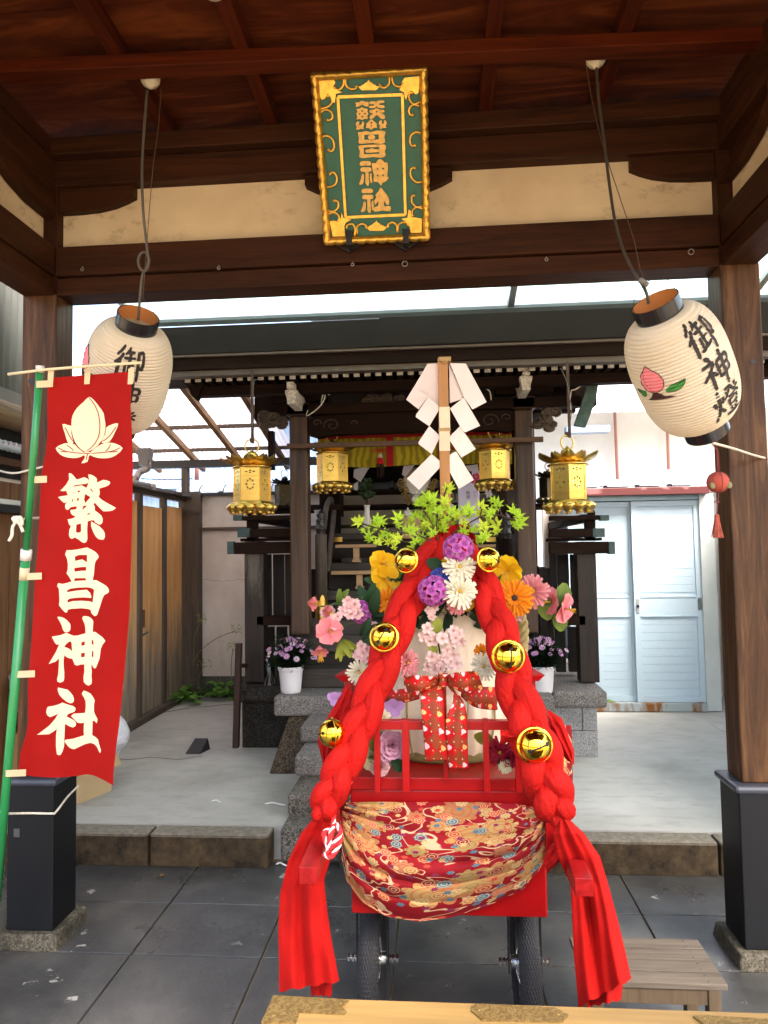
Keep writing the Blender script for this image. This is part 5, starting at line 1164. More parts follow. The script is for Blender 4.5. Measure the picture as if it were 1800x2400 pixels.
# ================================================================ the red cart
BYF = 2.20     # front face of the cart body
BX0, BX1 = P(822, 1950, BYF).x, P(1279, 1950, BYF).x
BZ0, BZ1 = .455, .865
ct = thing('festival_cart', (0, 2.42, 0), 'red lacquered two-wheeled festival cart with a railing and two pulling shafts', 'cart')
b = MB(); b.box(BX0, BX1, BYF, 2.92, BZ0, BZ1-.04); b.build('body', LACQ, ct, bevel=.006)
b = MB(); b.box(BX0-.0, BX1+.0, BYF-.012, 2.94, BZ1-.038, BZ1-.0); b.build('deck_frame', LACQ, ct, bevel=.003)
# railing
ry = 2.135; rt = P(1000, 1690, ry).z; rb_ = P(1000, 1711, ry).z; r0 = P(872, 1700, ry).x-.05; r1 = P(1300, 1700, ry).x
b = MB(); b.box(r0, r1-.03, ry, ry+.03, rb_, rt); b.build('top_rail', LACQ, ct, bevel=.002)
for px in (884, 951, 1140, 1215):
    b = MB(); X = P(px, 1780, ry).x; hw = .0085 if px != 951 else .0105
    b.box(X-hw, X+hw, ry-.003, ry+.027, P(px, 1857, ry).z, rt+.003); b.build('baluster', LACQ, ct, bevel=.0015)
b = MB(); X = P(1041, 1600, ry+.04).x; b.box(X-.006, X+.006, ry+.031, ry+.045, BZ1, P(1041, 1605, ry+.04).z); b.build('middle_post', LACQ, ct, bevel=.0015)
for s_, px in ((-1, 860), (1, 1284)):
    X = r1-.017 if s_ > 0 else 2*.0-.33
    b = MB(); b.box(X-.018, X+.018, ry-.008, ry+.034, BZ1-.2 if s_ > 0 else BZ1-.1, rt+.006); b.build('corner_post', LACQ, ct, bevel=.003)
    b = MB(); b.box(X-.014, X+.014, ry+.035, 2.86, rb_, rt); b.build('side_rail', LACQ, ct, bevel=.002)
    b = MB(); b.box(X-.014, X+.014, ry+.035, 2.86, BZ1-.04+(.0), BZ1+.0); b.build('lower_rail', LACQ, ct, bevel=.002)
    pz = P(1272, 1560, 2.62).z
    b = MB(); b.box(X-.012, X+.012, 2.50, 2.525, BZ1, pz-.03); b.hexa([(X-.02, 2.48, pz-.03), (X+.02, 2.48, pz-.03), (X+.02, 2.55, pz-.03), (X-.02, 2.55, pz-.03), (X-.03*(s_ < 0)-.012, 2.47, pz-.008), (X+.03*(s_ > 0)+.012, 2.47, pz-.008), (X+.014, 2.56, pz), (X-.014, 2.56, pz)]); b.build('finial_post', LACQ, ct, bevel=.002)
# shafts
SHW = plain('red_stained_wood', (.36, .012, .014), .32, var=.2, sc_=5)
n = NT('red_shaft', .4, 0, .25); v = n.coord((1, .1, 1)); a_ = n.noise(v, 40, 4, .6); n.col(n.ramp(a_, [(.35, (.20, .004, .005)), (.65, (.34, .010, .010))])); n.bump(a_, .25, .002); SHAFT = n.m
hl = P(721, 2053, 1.82); hr = P(1369, 2080, 1.82)
for e_, q_ in ((hl, P(800, 1870, 2.24)), (hr, P(1310, 1930, 2.24))):
    MB().beam(e_, Vector((q_.x, 2.5, q_.z+(q_.z-e_.z)*.3)), .044, .044).build('shaft', SHAFT, ct, bevel=.002)
# wheels
TYR = NT('tyre_rubber', .6, 0, .4); v = TYR.coord(); TYR.b.inputs['Base Color'].default_value = (.016, .016, .018, 1); TYR = TYR.m
CHR = metal('zinc_steel', (.55, .55, .55), .25)
WYc = 2.42; WR = .205
for px in (874, 1229):
    X = P(px, 2212, WYc).x; o_ = bpy.data.objects.new('wheel', None); C.objects.link(o_); o_.parent = ct; o_.location = Vector((X, WYc, WR))-ct.location
    ty = MB(); rmaj, rmin = WR-.034, .034
    def fn(u, v_):
        a = v_*2*PI; c_ = u*2*PI; 
        lug = 0
        if math.cos(c_) > .2:
            k_ = int(v_*96); uu = u if u < .5 else u-1; col_ = int((uu+.2)*25)
            lug = .002 if ((v_*96) % 1 < .7 and abs((uu*25+.5*(k_ % 2)) % 1-.5) < .38) else 0
        rr = rmaj+math.cos(c_)*(rmin+lug); return Vector((math.sin(c_)*(rmin*.98+lug), math.cos(a)*rr, math.sin(a)*rr))
    ty.grid(fn, 50, 480, closeu=True); ty.build('tyre', TYR, o_, local=True)
    rm = MB(); rm.lathe([(WR-.07, -.018), (WR-.052, -.024), (WR-.058, -.01), (WR-.075, 0), (WR-.058, .01), (WR-.052, .024), (WR-.07, .018), (WR-.07, -.018)], Matrix.Rotation(R(90), 4, 'Y'), 48); rm.build('rim', plain('black_rim', (.015, .015, .017), .35), o_, smooth=True, local=True)
    sp_ = MB(); sp_.lathe([(.001, -.045), (.022, -.045), (.022, .045), (.001, .045)], Matrix.Rotation(R(90), 4, 'Y'), 20)
    for k in range(28):
        a = k*2*PI/28; s2 = -1 if k % 2 else 1; sp_.tube([Vector((s2*.03, math.cos(a+.4*s2)*.02, math.sin(a+.4*s2)*.02)), Vector((0, math.cos(a)*(WR-.072), math.sin(a)*(WR-.072)))], .0012, 4)
    sp_.build('spokes', CHR, o_, smooth=True, local=True)
    ax = MB()
    for s2 in (-1, 1):
        ax.lathe([(.001, .045*s2), (.007, .045*s2), (.007, .085*s2), (.001, .085*s2)], Matrix.Rotation(R(90), 4, 'Y'), 12)
        for q in (.05, .062, .076): ax.lathe([(.001, q*s2), (.0135, q*s2), (.0135, (q+.008)*s2), (.001, (q+.008)*s2)], Matrix.Rotation(R(90), 4, 'Y'), 6)
    ax.build('axle_nut', CHR, o_, smooth=False, local=True)
    fk = MB()
    for s2 in (-1, 1): fk.box(s2*.052-.002, s2*.052+.002, -.014, .014, -.03, BZ0-WR)
    fk.build('fork_plate', BLACKM, o_, local=True)
# patterned drape on the front
DR = flowers_tex('floral_cotton', '#7d0812', [(.9, (3.3, 1.7, 0), ['#a87c4c', '#ad8a52', '#a06f42', '#a8824a', '#94804a'], .34, 9, '#b5482c'), (1.35, (.4, .2, 0), ['#ab7f4e', '#b3945c', '#a46a48', '#95824c'], .25, 8, '#a83a28'), (2.3, (1.1, 5.2, 0), ['#49666f', '#a8482a', '#b3905c', '#862a24', '#b5503a', '#a8733f'], .27, 8, '#e3c994'), (3.2, (7.1, .2, 0), ['#c7a86a', '#b0452d', '#47707c', '#7a2a48'], .17, 6, '#7a1520')], 6.2, bg2='#8d0d18', line='#c9a27c', rough=.8)
dr = thing('floral_drape', P(1040, 1950, 2.12), 'red and cream flower-patterned cotton cloth draped in swags across the cart front', 'cloth')
TOP = [(812, 1880), (900, 1879), (1000, 1880), (1120, 1880), (1210, 1884), (1252, 1892)]
BOT = [(802, 1960), (800, 2010), (812, 2065), (850, 2115), (905, 2148), (980, 2160), (1060, 2150), (1150, 2120), (1225, 2085), (1272, 2030), (1292, 1975), (1296, 1930)]
LFT = [(812, 1880), (802, 1900), (797, 1930), (802, 1960)]; RGT = [(1252, 1892), (1275, 1910), (1290, 1920), (1296, 1930)]
rn = random.Random(5); FP = [(rn.uniform(0, 6.28), rn.uniform(9, 12)) for _ in range(3)]
def drape(u, v_):
    t = pick(TOP, u); b0 = pick(BOT, u); l = pick(LFT, v_); r_ = pick(RGT, v_)
    # swag: transfinite blend, rows sag
    x = lerp(t[0], b0[0], v_)+ (l[0]-lerp(TOP[0][0], BOT[0][0], v_))*(1-u)+(r_[0]-lerp(TOP[-1][0], BOT[-1][0], v_))*u
    y = lerp(t[1], b0[1], v_)+ (l[1]-lerp(TOP[0][1], BOT[0][1], v_))*(1-u)+(r_[1]-lerp(TOP[-1][1], BOT[-1][1], v_))*u
    env = min(1, v_*6)*min(1, (1.03-v_)*12)
    gath = .35+.65*math.sin(PI*min(1, max(0, u)))**.8
    ph = v_*36+2.2*math.sin(u*PI*1.3+.6)+1.2*math.sin(v_*7)
    fold = (abs(math.sin(ph*.5))**.6)*.028*env*(.35+.65*(1-gath*.35))*(0.6+.4*math.sin(u*5+v_*9))
    bulge = .045*math.sin(PI*u)**.7*math.sin(PI*min(1, v_*1.02))**.8
    return P(x, y, 2.172-bulge-fold)
b = MB(); b.grid(drape, 120, 150, uvs=(.74, .58), flip=True); b.build('cotton_cloth', DR, dr, smooth=True)
# side and back part of the drape seen right of the railing
def dr2(u, v_):
    p = P(lerp(1300, 1336, u)+6*math.sin(v_*3), lerp(1700, 1955, v_), 2.35+.45*u); return p+Vector((.012*math.sin(u*16+v_*3), 0, 0))
b = MB(); b.grid(dr2, 30, 30, uvs=(.3, .35), flip=True); b.build('side_cloth', DR, dr, smooth=True)
# ---------------------------------------------------------------- sake barrel wrapped in white cloth
BC = Vector((P(1035, 1600, 2.44).x+.02, 2.47, BZ1))
n = NT('white_wrapping', .8, 0, .2); v = n.coord((1, 1, .5)); a_ = n.noise(v, 10, 6, .6, 1); n.col(n.ramp(a_, [(.3, '#d6c2a3'), (.7, '#ecdfc8')])); n.bump(a_, .35, .012)
WRAP = n.m
bar = thing('wrapped_barrel', BC, 'white cloth wrapped straw barrel standing in the red cart among flowers', 'barrel')
prof = [(.02, .002), (.15, .002), (.185, .02), (.20, .07), (.203, .14), (.195, .19), (.175, .215), (.178, .24), (.185, .30), (.178, .38), (.168, .46), (.160, .50), (.150, .515), (.001, .52)]
pp = smooth_path([Vector((r_, 0, z)) for r_, z in prof], 60)
b = MB()
def fb(u, v_):
    q = pick([tuple(x) for x in pp], v_); a = u*2*PI; k_ = 1+(.018*math.sin(a*19)+.01*math.sin(a*31+v_*5))*(1 if q[2] < .21 else .12); return BC+Vector((math.cos(a)*q[0]*k_*1.13, math.sin(a)*q[0]*k_*.82, q[2]))
b.grid(fb, 220, 60, closeu=True); b.build('cloth_wrapping', WRAP, bar, smooth=True)
b = MB(); b.lathe([(.13, -.0), (.175, .0), (.19, .012), (.19, .03), (.18, .036)], Matrix.Translation(BC) @ Matrix.Diagonal((1.13, .84, 1, 1)), 40); b.build('straw_rim', wood('straw', '#6f6238', '#a4945c', 0, .9), bar, smooth=True)
def onbar(px, h=0):
    pass
STR = wood('straw_rope', '#8d7c4e', '#b8a674', 0, .9)
b = MB()
for k in range(7):
    a0 = -PI/2+(-3+k)*.33; b.tube([BC+Vector((math.cos(a0+.1*math.sin(z*9+k))*r_*1.16, math.sin(a0+.1*math.sin(z*9+k))*r_*.85, z)) for r_, z in ((.16, .005), (.192, .03), (.206, .08), (.209, .14), (.2, .19), (.182, .215))], .0035 if k % 2 else .002, 6)
b.build('straw_cords', STR, bar, smooth=True)
# scalloped printed line along the top of the wrapping
b = MB()
for k in range(16):
    for rr_, wd in ((1, .0012), (.62, .0007)):
        pts = []
        for i in range(9):
            a = PI*i/8; u = (k+.5+.5*math.cos(a)*rr_)/16; an = -PI*.85+u*PI*.7; z = .470+.014*math.sin(a)*rr_; r_ = .1665
            pts.append(BC+Vector((math.cos(an)*r_*1.145, math.sin(an)*r_*.84, z)))
        b.tube(pts, wd, 4)
b.build('scallop_print', INK, bar)
# thick straw rope down the right side
def twist(mb, path, r_, turns, n_=3, k=.55, seg=120, wob=0):
    pts = smooth_path(path, seg); u = (pts[1]-pts[0]).orthogonal().normalized()
    fr_ = []
    for i, p in enumerate(pts):
        t = (pts[min(i+1, seg)]-pts[max(i-1, 0)]).normalized(); u = (u-t*u.dot(t)).normalized(); fr_.append((p, u.copy(), t.cross(u)))
    for s_ in range(n_):
        out = []
        for i, (p, a, c_) in enumerate(fr_):
            th = 2*PI*(turns*i/seg+s_/n_); out.append(p+(a*math.cos(th)+c_*math.sin(th))*r_*k)
        mb.tube(out, r_*.62, 8)
b = MB(); twist(b, [P(1212, 1420, 2.5), P(1226, 1470, 2.47), P(1224, 1540, 2.45), P(1222, 1600, 2.45)], .017, 3.5); 
rp = b.build('straw_rope', STR, bar, smooth=True)
# ---------------------------------------------------------------- gohei (staff with white zigzag paper)
gh = thing('paper_wand', P(1042, 1160, 2.46), 'tall pale wooden staff with large white zigzag paper streamers standing in the cart', 'wand')
gy_ = 2.46
STW = wood('staff_wood', '#96612c', '#bd8848', 2, .5, 14)
b = MB(); b.pbox(1030, 1054, 838, 1300, gy_, .03); b.build('staff', STW, gh, bevel=.002)
b = MB(); b.pbox(1029.3, 1054.7, 953, 1004, gy_-.002, .034); b.pbox(1029.3, 1054.7, 1009, 1057, gy_-.002, .034); b.build('paper_wrap', plain('washi', '#d6c3a4', .8), gh, bevel=.002)
b = MB(); b.pbox(1028, 1056, 1003, 1010, gy_-.006, .042); b.pbox(1028, 1057, 836, 846, gy_-.006, .042); b.tube(smooth_path([P(1032, 842, gy_-.01), P(1042, 850, gy_-.012), P(1052, 842, gy_-.01)], 6), .003, 5); b.build('cord', wood('cord', '#9a7a48', '#c4a470', 0, .8), gh)
n = NT('shide_paper', .75, 0, .2); v = n.coord(); n.col(n.ramp(n.noise(v, 4, 3), [(.3, '#d8c6bd'), (.7, '#e6d6cd')])); n.bump(n.noise(v, 3, 4), .15, .01); SHP = n.m
s6 = lambda x, y: (850+x*.3617, 650+y*.3617)
panels = [([(420, 560), (500, 556), (500, 838), (420, 775), (366, 745), (330, 715)], .024), ([(330, 712), (425, 772), (362, 855), (282, 792)], .012), ([(424, 775), (500, 838), (498, 852), (432, 965), (344, 905), (346, 890)], .004),
          ([(432, 963), (498, 1025), (498, 1040), (447, 1145), (362, 1080), (362, 1068)], .010), ([(447, 1145), (500, 1190), (498, 1235), (365, 1378), (287, 1305)], .002),
          ([(565, 556), (668, 558), (803, 808), (712, 856), (655, 775)], .016), ([(560, 560), (652, 772), (640, 790), (565, 815)], .028), ([(655, 778), (566, 850), (645, 990), (664, 1005), (761, 962)], .004),
          ([(630, 965), (566, 1030), (566, 1060), (640, 1168), (733, 1112)], .010), ([(605, 1128), (565, 1150), (564, 1260), (624, 1372), (720, 1312)], .002)]
for i, (lp, dz) in enumerate(panels):
    MB().poly([[s6(*q) for q in lp]], lambda x, y, t, dz=dz: P(x, y, gy_+dz+((x-1042)**2)*.000004)+Vector((0, 0 if t else .0012, 0)), thick=True).build('paper_fold', SHP, gh)
# ---------------------------------------------------------------- red braids
n = NT('red_braid_cloth', .75, 0, .2); v = n.coord(); a_ = n.noise(n.coord((8, 1.0, 1), 'UV'), 1.0, 5, .55, 1.2); g_ = n.noise(v, 5, 3)
n.col(n.ramp(n.noise(v, 6, 4), [(.3, (.34, .003, .001)), (.7, (.48, .006, .003))]))
n.bump(n.math('ADD', a_, n.math('MULTIPLY', n.noise(v, 700, 1), .05)), .7, .014); REDC = n.m
n = NT('red_tail_cloth', .8, 0, .2); v = n.coord(); n.col(n.ramp(n.noise(v, 6, 4), [(.3, (.30, .002, .001)), (.7, (.43, .004, .002))])); n.bump(n.math('ADD', n.noise(n.coord((1, 1, .12)), 30, 4, .55, .5), n.math('MULTIPLY', n.noise(v, 800, 1), .08)), .28, .01); REDT = n.m
def braid(mb, path, wd, lobes, ph=0, seg=420):
    pts = smooth_path(path, seg); n_ = 26; L_ = lobes/3.0*2*PI
    for s_ in range(3):
        rings = []
        for i, p in enumerate(pts):
            t = (pts[min(i+2, seg)]-pts[max(i-2, 0)]).normalized(); side = t.cross(Vector((0, -1, .25))).normalized(); nrm = side.cross(t).normalized()
            if nrm.y > 0: nrm = -nrm
            q = i/seg; th = ph+L_*q+s_*2*PI/3; W_ = pick(wd, q)
            c_ = p+side*math.sin(th)*W_*.34+nrm*math.sin(2*th)*W_*.20
            out = abs(math.sin(th)); fl = 1+.12*out-.22*(1-out)**2
            # direction of the strand for its own cross-section
            rings.append((c_, side, nrm, t, W_*.36*fl, th))
        b0 = len(mb.v)
        for i, (c_, sd, nr_, t, r_, th) in enumerate(rings):
            j0, j1 = rings[max(i-2, 0)][0], rings[min(i+2, seg)][0]; tt = (j1-j0).normalized(); a = (sd-tt*sd.dot(tt)).normalized(); c2 = tt.cross(a)
            for k in range(n_):
                an = 2*PI*k/n_
                wr = 1+.045*math.sin(an*7+th*1.7+s_)*(.4+.6*abs(math.cos(th)))+.03*math.sin(an*11-th*2.3)+.10*pnoise(Vector((c_.x*22+math.cos(an)*.8, c_.z*22+s_*5, math.sin(an)*.8+c_.y*22)))
                mb.v.append(c_+(a*math.cos(an)+c2*math.sin(an)*.92)*r_*wr)
        for i in range(seg):
            for k in range(n_): mb.face([b0+i*n_+k, b0+i*n_+(k+1) % n_, b0+(i+1)*n_+(k+1) % n_, b0+(i+1)*n_+k], [(k/n_+s_, i*.06), ((k+1)/n_+s_, i*.06), ((k+1)/n_+s_, (i+1)*.06), (k/n_+s_, (i+1)*.06)])
D = 1.085
def dp(l): return [P(x*D, y*D, Y) for x, y, Y in l]
lb_ = thing('red_cloth_braid', P(860*D, 1340*D, 2.2), 'thick red cloth braid running down the left side of the cart to the left shaft', 'braid', 'red cloth braids')
rb2 = thing('red_cloth_braid', P(1090*D, 1400*D, 2.2), 'thick red cloth braid running down the right side of the cart to the right shaft', 'braid', 'red cloth braids')
b = MB(); braid(b, dp([(962, 1166, 2.44), (938, 1185, 2.33), (900, 1262, 2.24), (862, 1345, 2.17), (830, 1430, 2.12), (795, 1520, 2.07), (762, 1605, 2.03), (728, 1680, 1.99), (702, 1738, 1.97), (694, 1768, 1.97)]), [.038, .064, .072, .074, .072, .070, .070, .070, .062, .032], 8.6, .4); b.build('plait', REDC, lb_, smooth=True)
b = MB(); braid(b, dp([(968, 1166, 2.45), (1000, 1190, 2.35), (1040, 1255, 2.25), (1072, 1335, 2.18), (1095, 1410, 2.12), (1118, 1500, 2.06), (1150, 1590, 2.01), (1178, 1680, 1.97), (1200, 1740, 1.95), (1212, 1772, 1.95)]), [.038, .059, .066, .072, .076, .080, .086, .090, .080, .038], 8.6, 2.2); b.build('plait', REDC, rb2, smooth=True)
def tail(par, L1, R1, Ys, npl, amp, name, ph=0, rag=0, seed=1):
    b = MB()
    def fn(u, v_):
        l = pick(L1, v_); r_ = pick(R1, v_); y = pick(Ys, v_); x = lerp(l[0], r_[0], u); yy = lerp(l[1], r_[1], u)
        a = amp*min(1, .25+v_*1.6); f = math.sin(u*npl*PI*2+ph+.8*math.sin(v_*3)) ; f2 = math.sin(u*npl*PI*4.7+v_*2+1)*.35
        if v_ > .98 and rag: yy += rag*math.sin(u*23)*.5
        return P(x, yy, y-abs(math.sin(PI*u))*.03-a*(f+f2)+.008*pnoise(Vector((u*4, v_*5, seed))))
    b.grid(fn, 90, 70); return b.build(name, REDT, par, smooth=True)
dd = lambda l: [(x*D, y*D) for x, y in l]
tail(lb_, dd([(684, 1758), (650, 1800), (622, 1860), (605, 1930), (601, 2010), (603, 2080), (603, 2142)]), dd([(704, 1762), (722, 1790), (716, 1850), (700, 1900), (708, 1990), (722, 2060), (733, 2120)]), [1.97, 2.0, 2.02, 2.03, 2.03, 2.03, 2.03], 1.3, .016, 'hanging_end', .5, 5, 1)
tail(lb_, dd([(648, 1905), (652, 1960), (660, 2030), (668, 2090), (672, 2150)]), dd([(700, 1900), (706, 1960), (716, 2030), (722, 2080), (716, 2152)]), [2.05, 2.05, 2.06, 2.06, 2.06], 1.1, .010, 'inner_end', 1.5, 4, 2)
tail(rb2, dd([(1205, 1764), (1192, 1800), (1204, 1850), (1232, 1910), (1236, 1985), (1240, 2070), (1250, 2176)]), dd([(1224, 1764), (1262, 1800), (1296, 1850), (1314, 1910), (1334, 1985), (1352, 2060), (1364, 2115)]), [1.95, 1.93, 1.95, 2.0, 2.02, 2.02, 2.02], 1.5, .018, 'hanging_end', .2, 5, 3)
tail(rb2, dd([(1250, 1900), (1252, 1990), (1262, 2080), (1268, 2176)]), dd([(1310, 1900), (1330, 1990), (1350, 2080), (1342, 2160)]), [2.06, 2.06, 2.06, 2.06], 1.3, .012, 'inner_end', 2.5, 5, 4)
# small ends of cloth sticking out
tail(rb2, dd([(1190, 1570), (1196, 1600), (1222, 1640), (1236, 1650)]), dd([(1180, 1530), (1214, 1552), (1240, 1620), (1240, 1652)]), [2.10, 2.08, 2.07, 2.07], 1.2, .008, 'loose_strip', 0, 2, 5)
tail(rb2, dd([(1080, 1575), (1110, 1580), (1140, 1588)]), dd([(1082, 1608), (1110, 1600), (1140, 1602)]), [2.0, 2.0, 2.01], 2, .006, 'loose_fold', 0, 2, 6)
tail(rb2, dd([(1172, 1855), (1190, 1825), (1206, 1810)]), dd([(1182, 1885), (1204, 1868), (1222, 1840)]), [2.0, 1.97, 1.95], 1.5, .008, 'tied_fold', 0, 2, 7)
tail(lb_, dd([(690, 1570), (686, 1600), (698, 1655)]), dd([(732, 1590), (722, 1620), (702, 1656)]), [2.12, 2.12, 2.12], 1.2, .006, 'loose_strip', 0, 1, 8)
tail(lb_, dd([(745, 1480), (725, 1520), (700, 1560)]), dd([(770, 1500), (760, 1540), (742, 1590)]), [2.22, 2.2, 2.16], 1.5, .01, 'loose_fold', 0, 1, 9)
tail(lb_, dd([(940, 1140), (930, 1160), (925, 1180)]), dd([(1010, 1130), (1025, 1155), (1030, 1180)]), [2.42, 2.40, 2.38], 3, .02, 'apex_knot', 0, 1, 10)
# red/white twisted cord beside the left braid
CW = plain('cord_white', (.75, .70, .66), .7); CRD = plain('cord_red', (.6, .012, .015), .7)
cd = thing('twisted_cord', P(790*D, 1600*D, 2.05), 'thin red and white twisted cord along the left braid, knotted round the left shaft', 'cord')
path = dp([(830, 1490, 2.13), (817, 1521, 2.11), (811, 1541, 2.10), (793, 1584, 2.07), (780, 1629, 2.05), (770, 1654, 2.03), (762, 1678, 2.02), (737, 1723, 1.99), (723, 1748, 1.97), (720, 1785, 1.93)])
def two(path, r_, turns, seg=160):
    pts = smooth_path(path, seg); u = (pts[1]-pts[0]).orthogonal().normalized(); outs = [[], [], []]
    for i, p in enumerate(pts):
        t = (pts[min(i+1, seg)]-pts[max(i-1, 0)]).normalized(); u = (u-t*u.dot(t)).normalized(); w2 = t.cross(u)
        for s_ in range(3): th = 2*PI*(turns*i/seg+s_/3); outs[s_].append(p+(u*math.cos(th)+w2*math.sin(th))*r_*.55)
    return outs
for pth, tr_ in ((path, 9), (dp([(722, 1790, 1.90), (700, 1800, 1.87), (712, 1830, 1.86), (735, 1800, 1.87), (725, 1780, 1.88)]), 4), (dp([(700, 1845, 1.87), (715, 1850, 1.86), (732, 1825, 1.87), (736, 1800, 1.89), (722, 1785, 1.88), (712, 1812, 1.86), (708, 1842, 1.86)]), 5)):
    o3 = two(pth, .0058, tr_)
    MB().tube(o3[0], .0036, 7).build('white_strand', CW, cd, smooth=True)
    b = MB(); b.tube(o3[1], .0042, 7); b.tube(o3[2], .0042, 7); b.build('red_strand', CRD, cd, smooth=True)
# ---------------------------------------------------------------- bells
def bell(label):
    t = thing('jingle_bell', (0, 0, 0), label, 'bell', 'gold bells on the braids')
    b = MB(); b.ball((0, 0, 0), .0325, 26); b.build('shell', GOLDP, t, smooth=True, local=True)
    b = MB(); b.lathe([(.0322, -.0022), (.0355, -.0018), (.0362, 0), (.0355, .0018), (.0322, .0022)], None, 64); b.build('rim', GOLDP, t, smooth=True, local=True)
    # axis is local z: slit across the +z pole with round holes at its ends
    b = MB(); pts = [Vector((math.sin(a)*.0326, 0, math.cos(a)*.0326)) for a in [i*.085-.6 for i in range(15)]]
    b.tube(pts, .0016, 6); 
    for e in (-.62, .62): b.lathe([(.001, .0331), (.0036, .0330), (.0036, .031)], Matrix.Rotation(e, 4, 'Y'), 12); 
    for k in (-1, 1):
        for e in (-.56, .56): b.lathe([(.001, .0329), (.0022, .0328), (.0022, .031)], Matrix.Rotation(e+.0, 4, 'Y') @ Matrix.Rotation(.07*k, 4, 'X'), 8)
    b.build('slit', plain('bell_dark', (.004, .003, .002), .7, bump=0), t, local=True)
    b = MB(); b.tube([Vector((0, math.cos(a)*.006, -.036-math.sin(a)*.006)) for a in [k*.5 for k in range(14)]], .0015, 6); b.build('loop', GOLDP, t, smooth=True, local=True)
    return t
bl0 = bell('small bell at the upper left of the left braid, beside the yellow blossoms')
def setbell(o, px, py, r_, Y, aim, roll):
    o.location = P(px*D, py*D, Y); o.scale = ((r_*D/F*Y)/.0325,)*3
    q = Vector(aim).normalized().to_track_quat('Z', 'Y'); o.rotation_euler = (q.to_matrix() @ Matrix.Rotation(roll, 3, 'Z')).to_euler()
specs = [(878, 1210, 26, 2.17, (-.5, -.9, .1), .9, None), (1055, 1208, 25, 2.17, (.45, -.9, .1), -.6, 'small bell at the upper right, touching the yellow hibiscus'), (830, 1376, 29, 2.08, (-.1, -1, .25), 1.0, 'bell halfway down the left braid above the pink mum'), (1098, 1418, 32, 2.03, (.1, -1, .0), 1.5, 'bell halfway down the right braid beside the potted daisies'), (718, 1583, 30, 2.03, (-.9, -.4, 0), .3, 'lowest bell of the left braid, in front of the granite steps'), (1155, 1610, 35, 1.95, (.15, -1, .1), .35, 'largest and lowest bell, on the right braid by the corner of the railing')]
for i, (px, py, r_, Y, aim, roll, lb) in enumerate(specs):
    o = bl0 if i == 0 else dup(bl0, (0, 0, 0), lb)
    setbell(o, px, py, r_, Y, aim, roll)
# ---------------------------------------------------------------- patterned bow
RIB = flowers_tex('ribbon_brocade', '#a8080c', [(1.0, (.05, .02, 0), ['#8a3a1c', '#7d3016', '#8f3d20', '#8a3a1c'], .44, 4, '#5f1c10'), (1.0, (.035, .045, 0), ['#e3b9b4', '#e09a35', '#dcaeb0', '#e3b9b4', '#d98e2a'], .17, 3, '#f0d8d0'), (2, (.0, .0, 0), ['#dcb090', '#c98a60'], .09, 4, '#f0d8d0')], 26, bg2='#c01410', rough=.6, rand=.12)
bow = thing('brocade_bow', P(1042, 1605, 2.15), 'red patterned bow tied round the white barrel, its two tails over the railing', 'bow')
c5 = lambda x, y: (880+x*.2291, 1550+y*.2291)
def ribbon(L1, R1, Ys, name, wob=.006, nv=40, uv=(.05, .3)):
    b = MB(); L2 = [tuple(q)[:2] for q in smooth_path([Vector((*c5(*p), 0)) for p in L1], 24)]; R2 = [tuple(q)[:2] for q in smooth_path([Vector((*c5(*p), 0)) for p in R1], 24)]; Y2 = [q[0] for q in smooth_path([Vector((y, 0, 0)) for y in Ys], 24)]
    def fn(u, v_):
        l, r_ = pick(L2, v_), pick(R2, v_); return P(lerp(l[0], r_[0], u), lerp(l[1], r_[1], u), pick(Y2, v_)-.008*math.sin(PI*u)-wob*math.sin(u*7+v_*6))
    b.grid(fn, 12, nv, uvs=uv, flip=True); return b.build(name, RIB, bow, smooth=True, solid=.0012)
ribbon([(560, 220), (470, 300), (462, 420), (480, 600), (495, 800), (508, 1020)], [(670, 190), (690, 300), (700, 450), (710, 650), (725, 850), (742, 1012)], [2.15, 2.13, 2.11, 2.10, 2.10, 2.11], 'left_tail', .003, uv=(.055, .22))
ribbon([(720, 230), (800, 370), (730, 560), (720, 700), (735, 900), (755, 1098)], [(760, 240), (880, 380), (930, 520), (942, 700), (945, 900), (955, 1102)], [2.15, 2.13, 2.11, 2.10, 2.10, 2.11], 'right_tail', .004, uv=(.055, .24))
ribbon([(680, 150), (560, 150), (420, 140), (288, 165)], [(660, 225), (520, 290), (430, 345), (345, 380)], [2.15, 2.09, 2.08, 2.12], 'left_loop', .006, uv=(.05, .11))
ribbon([(700, 150), (800, 118), (920, 105), (1040, 100)], [(715, 215), (850, 305), (960, 305), (1110, 290)], [2.15, 2.09, 2.08, 2.12], 'right_loop', .006, uv=(.05, .12))
ribbon([(460, 260), (300, 280), (180, 285), (20, 290)], [(450, 385), (300, 425), (180, 450), (20, 455)], [2.19, 2.20, 2.22, 2.26], 'left_band', .003, uv=(.05, .12))
ribbon([(880, 300), (1000, 280), (1120, 260), (1240, 265)], [(870, 360), (1000, 460), (1120, 490), (1250, 500)], [2.19, 2.20, 2.22, 2.26], 'right_band', .003, uv=(.05, .14))
b = MB(); kc = P(*c5(692, 188), 2.125); b.grid(lambda u, v_: kc+Vector((math.sin(u*2*PI)*.013*(1+.15*math.sin(v_*9)), -math.cos(u*2*PI)*.013, (v_-.5)*.036)), 20, 8, closeu=True, uvs=(.08, .035)); b.build('knot', RIB, bow, smooth=True)
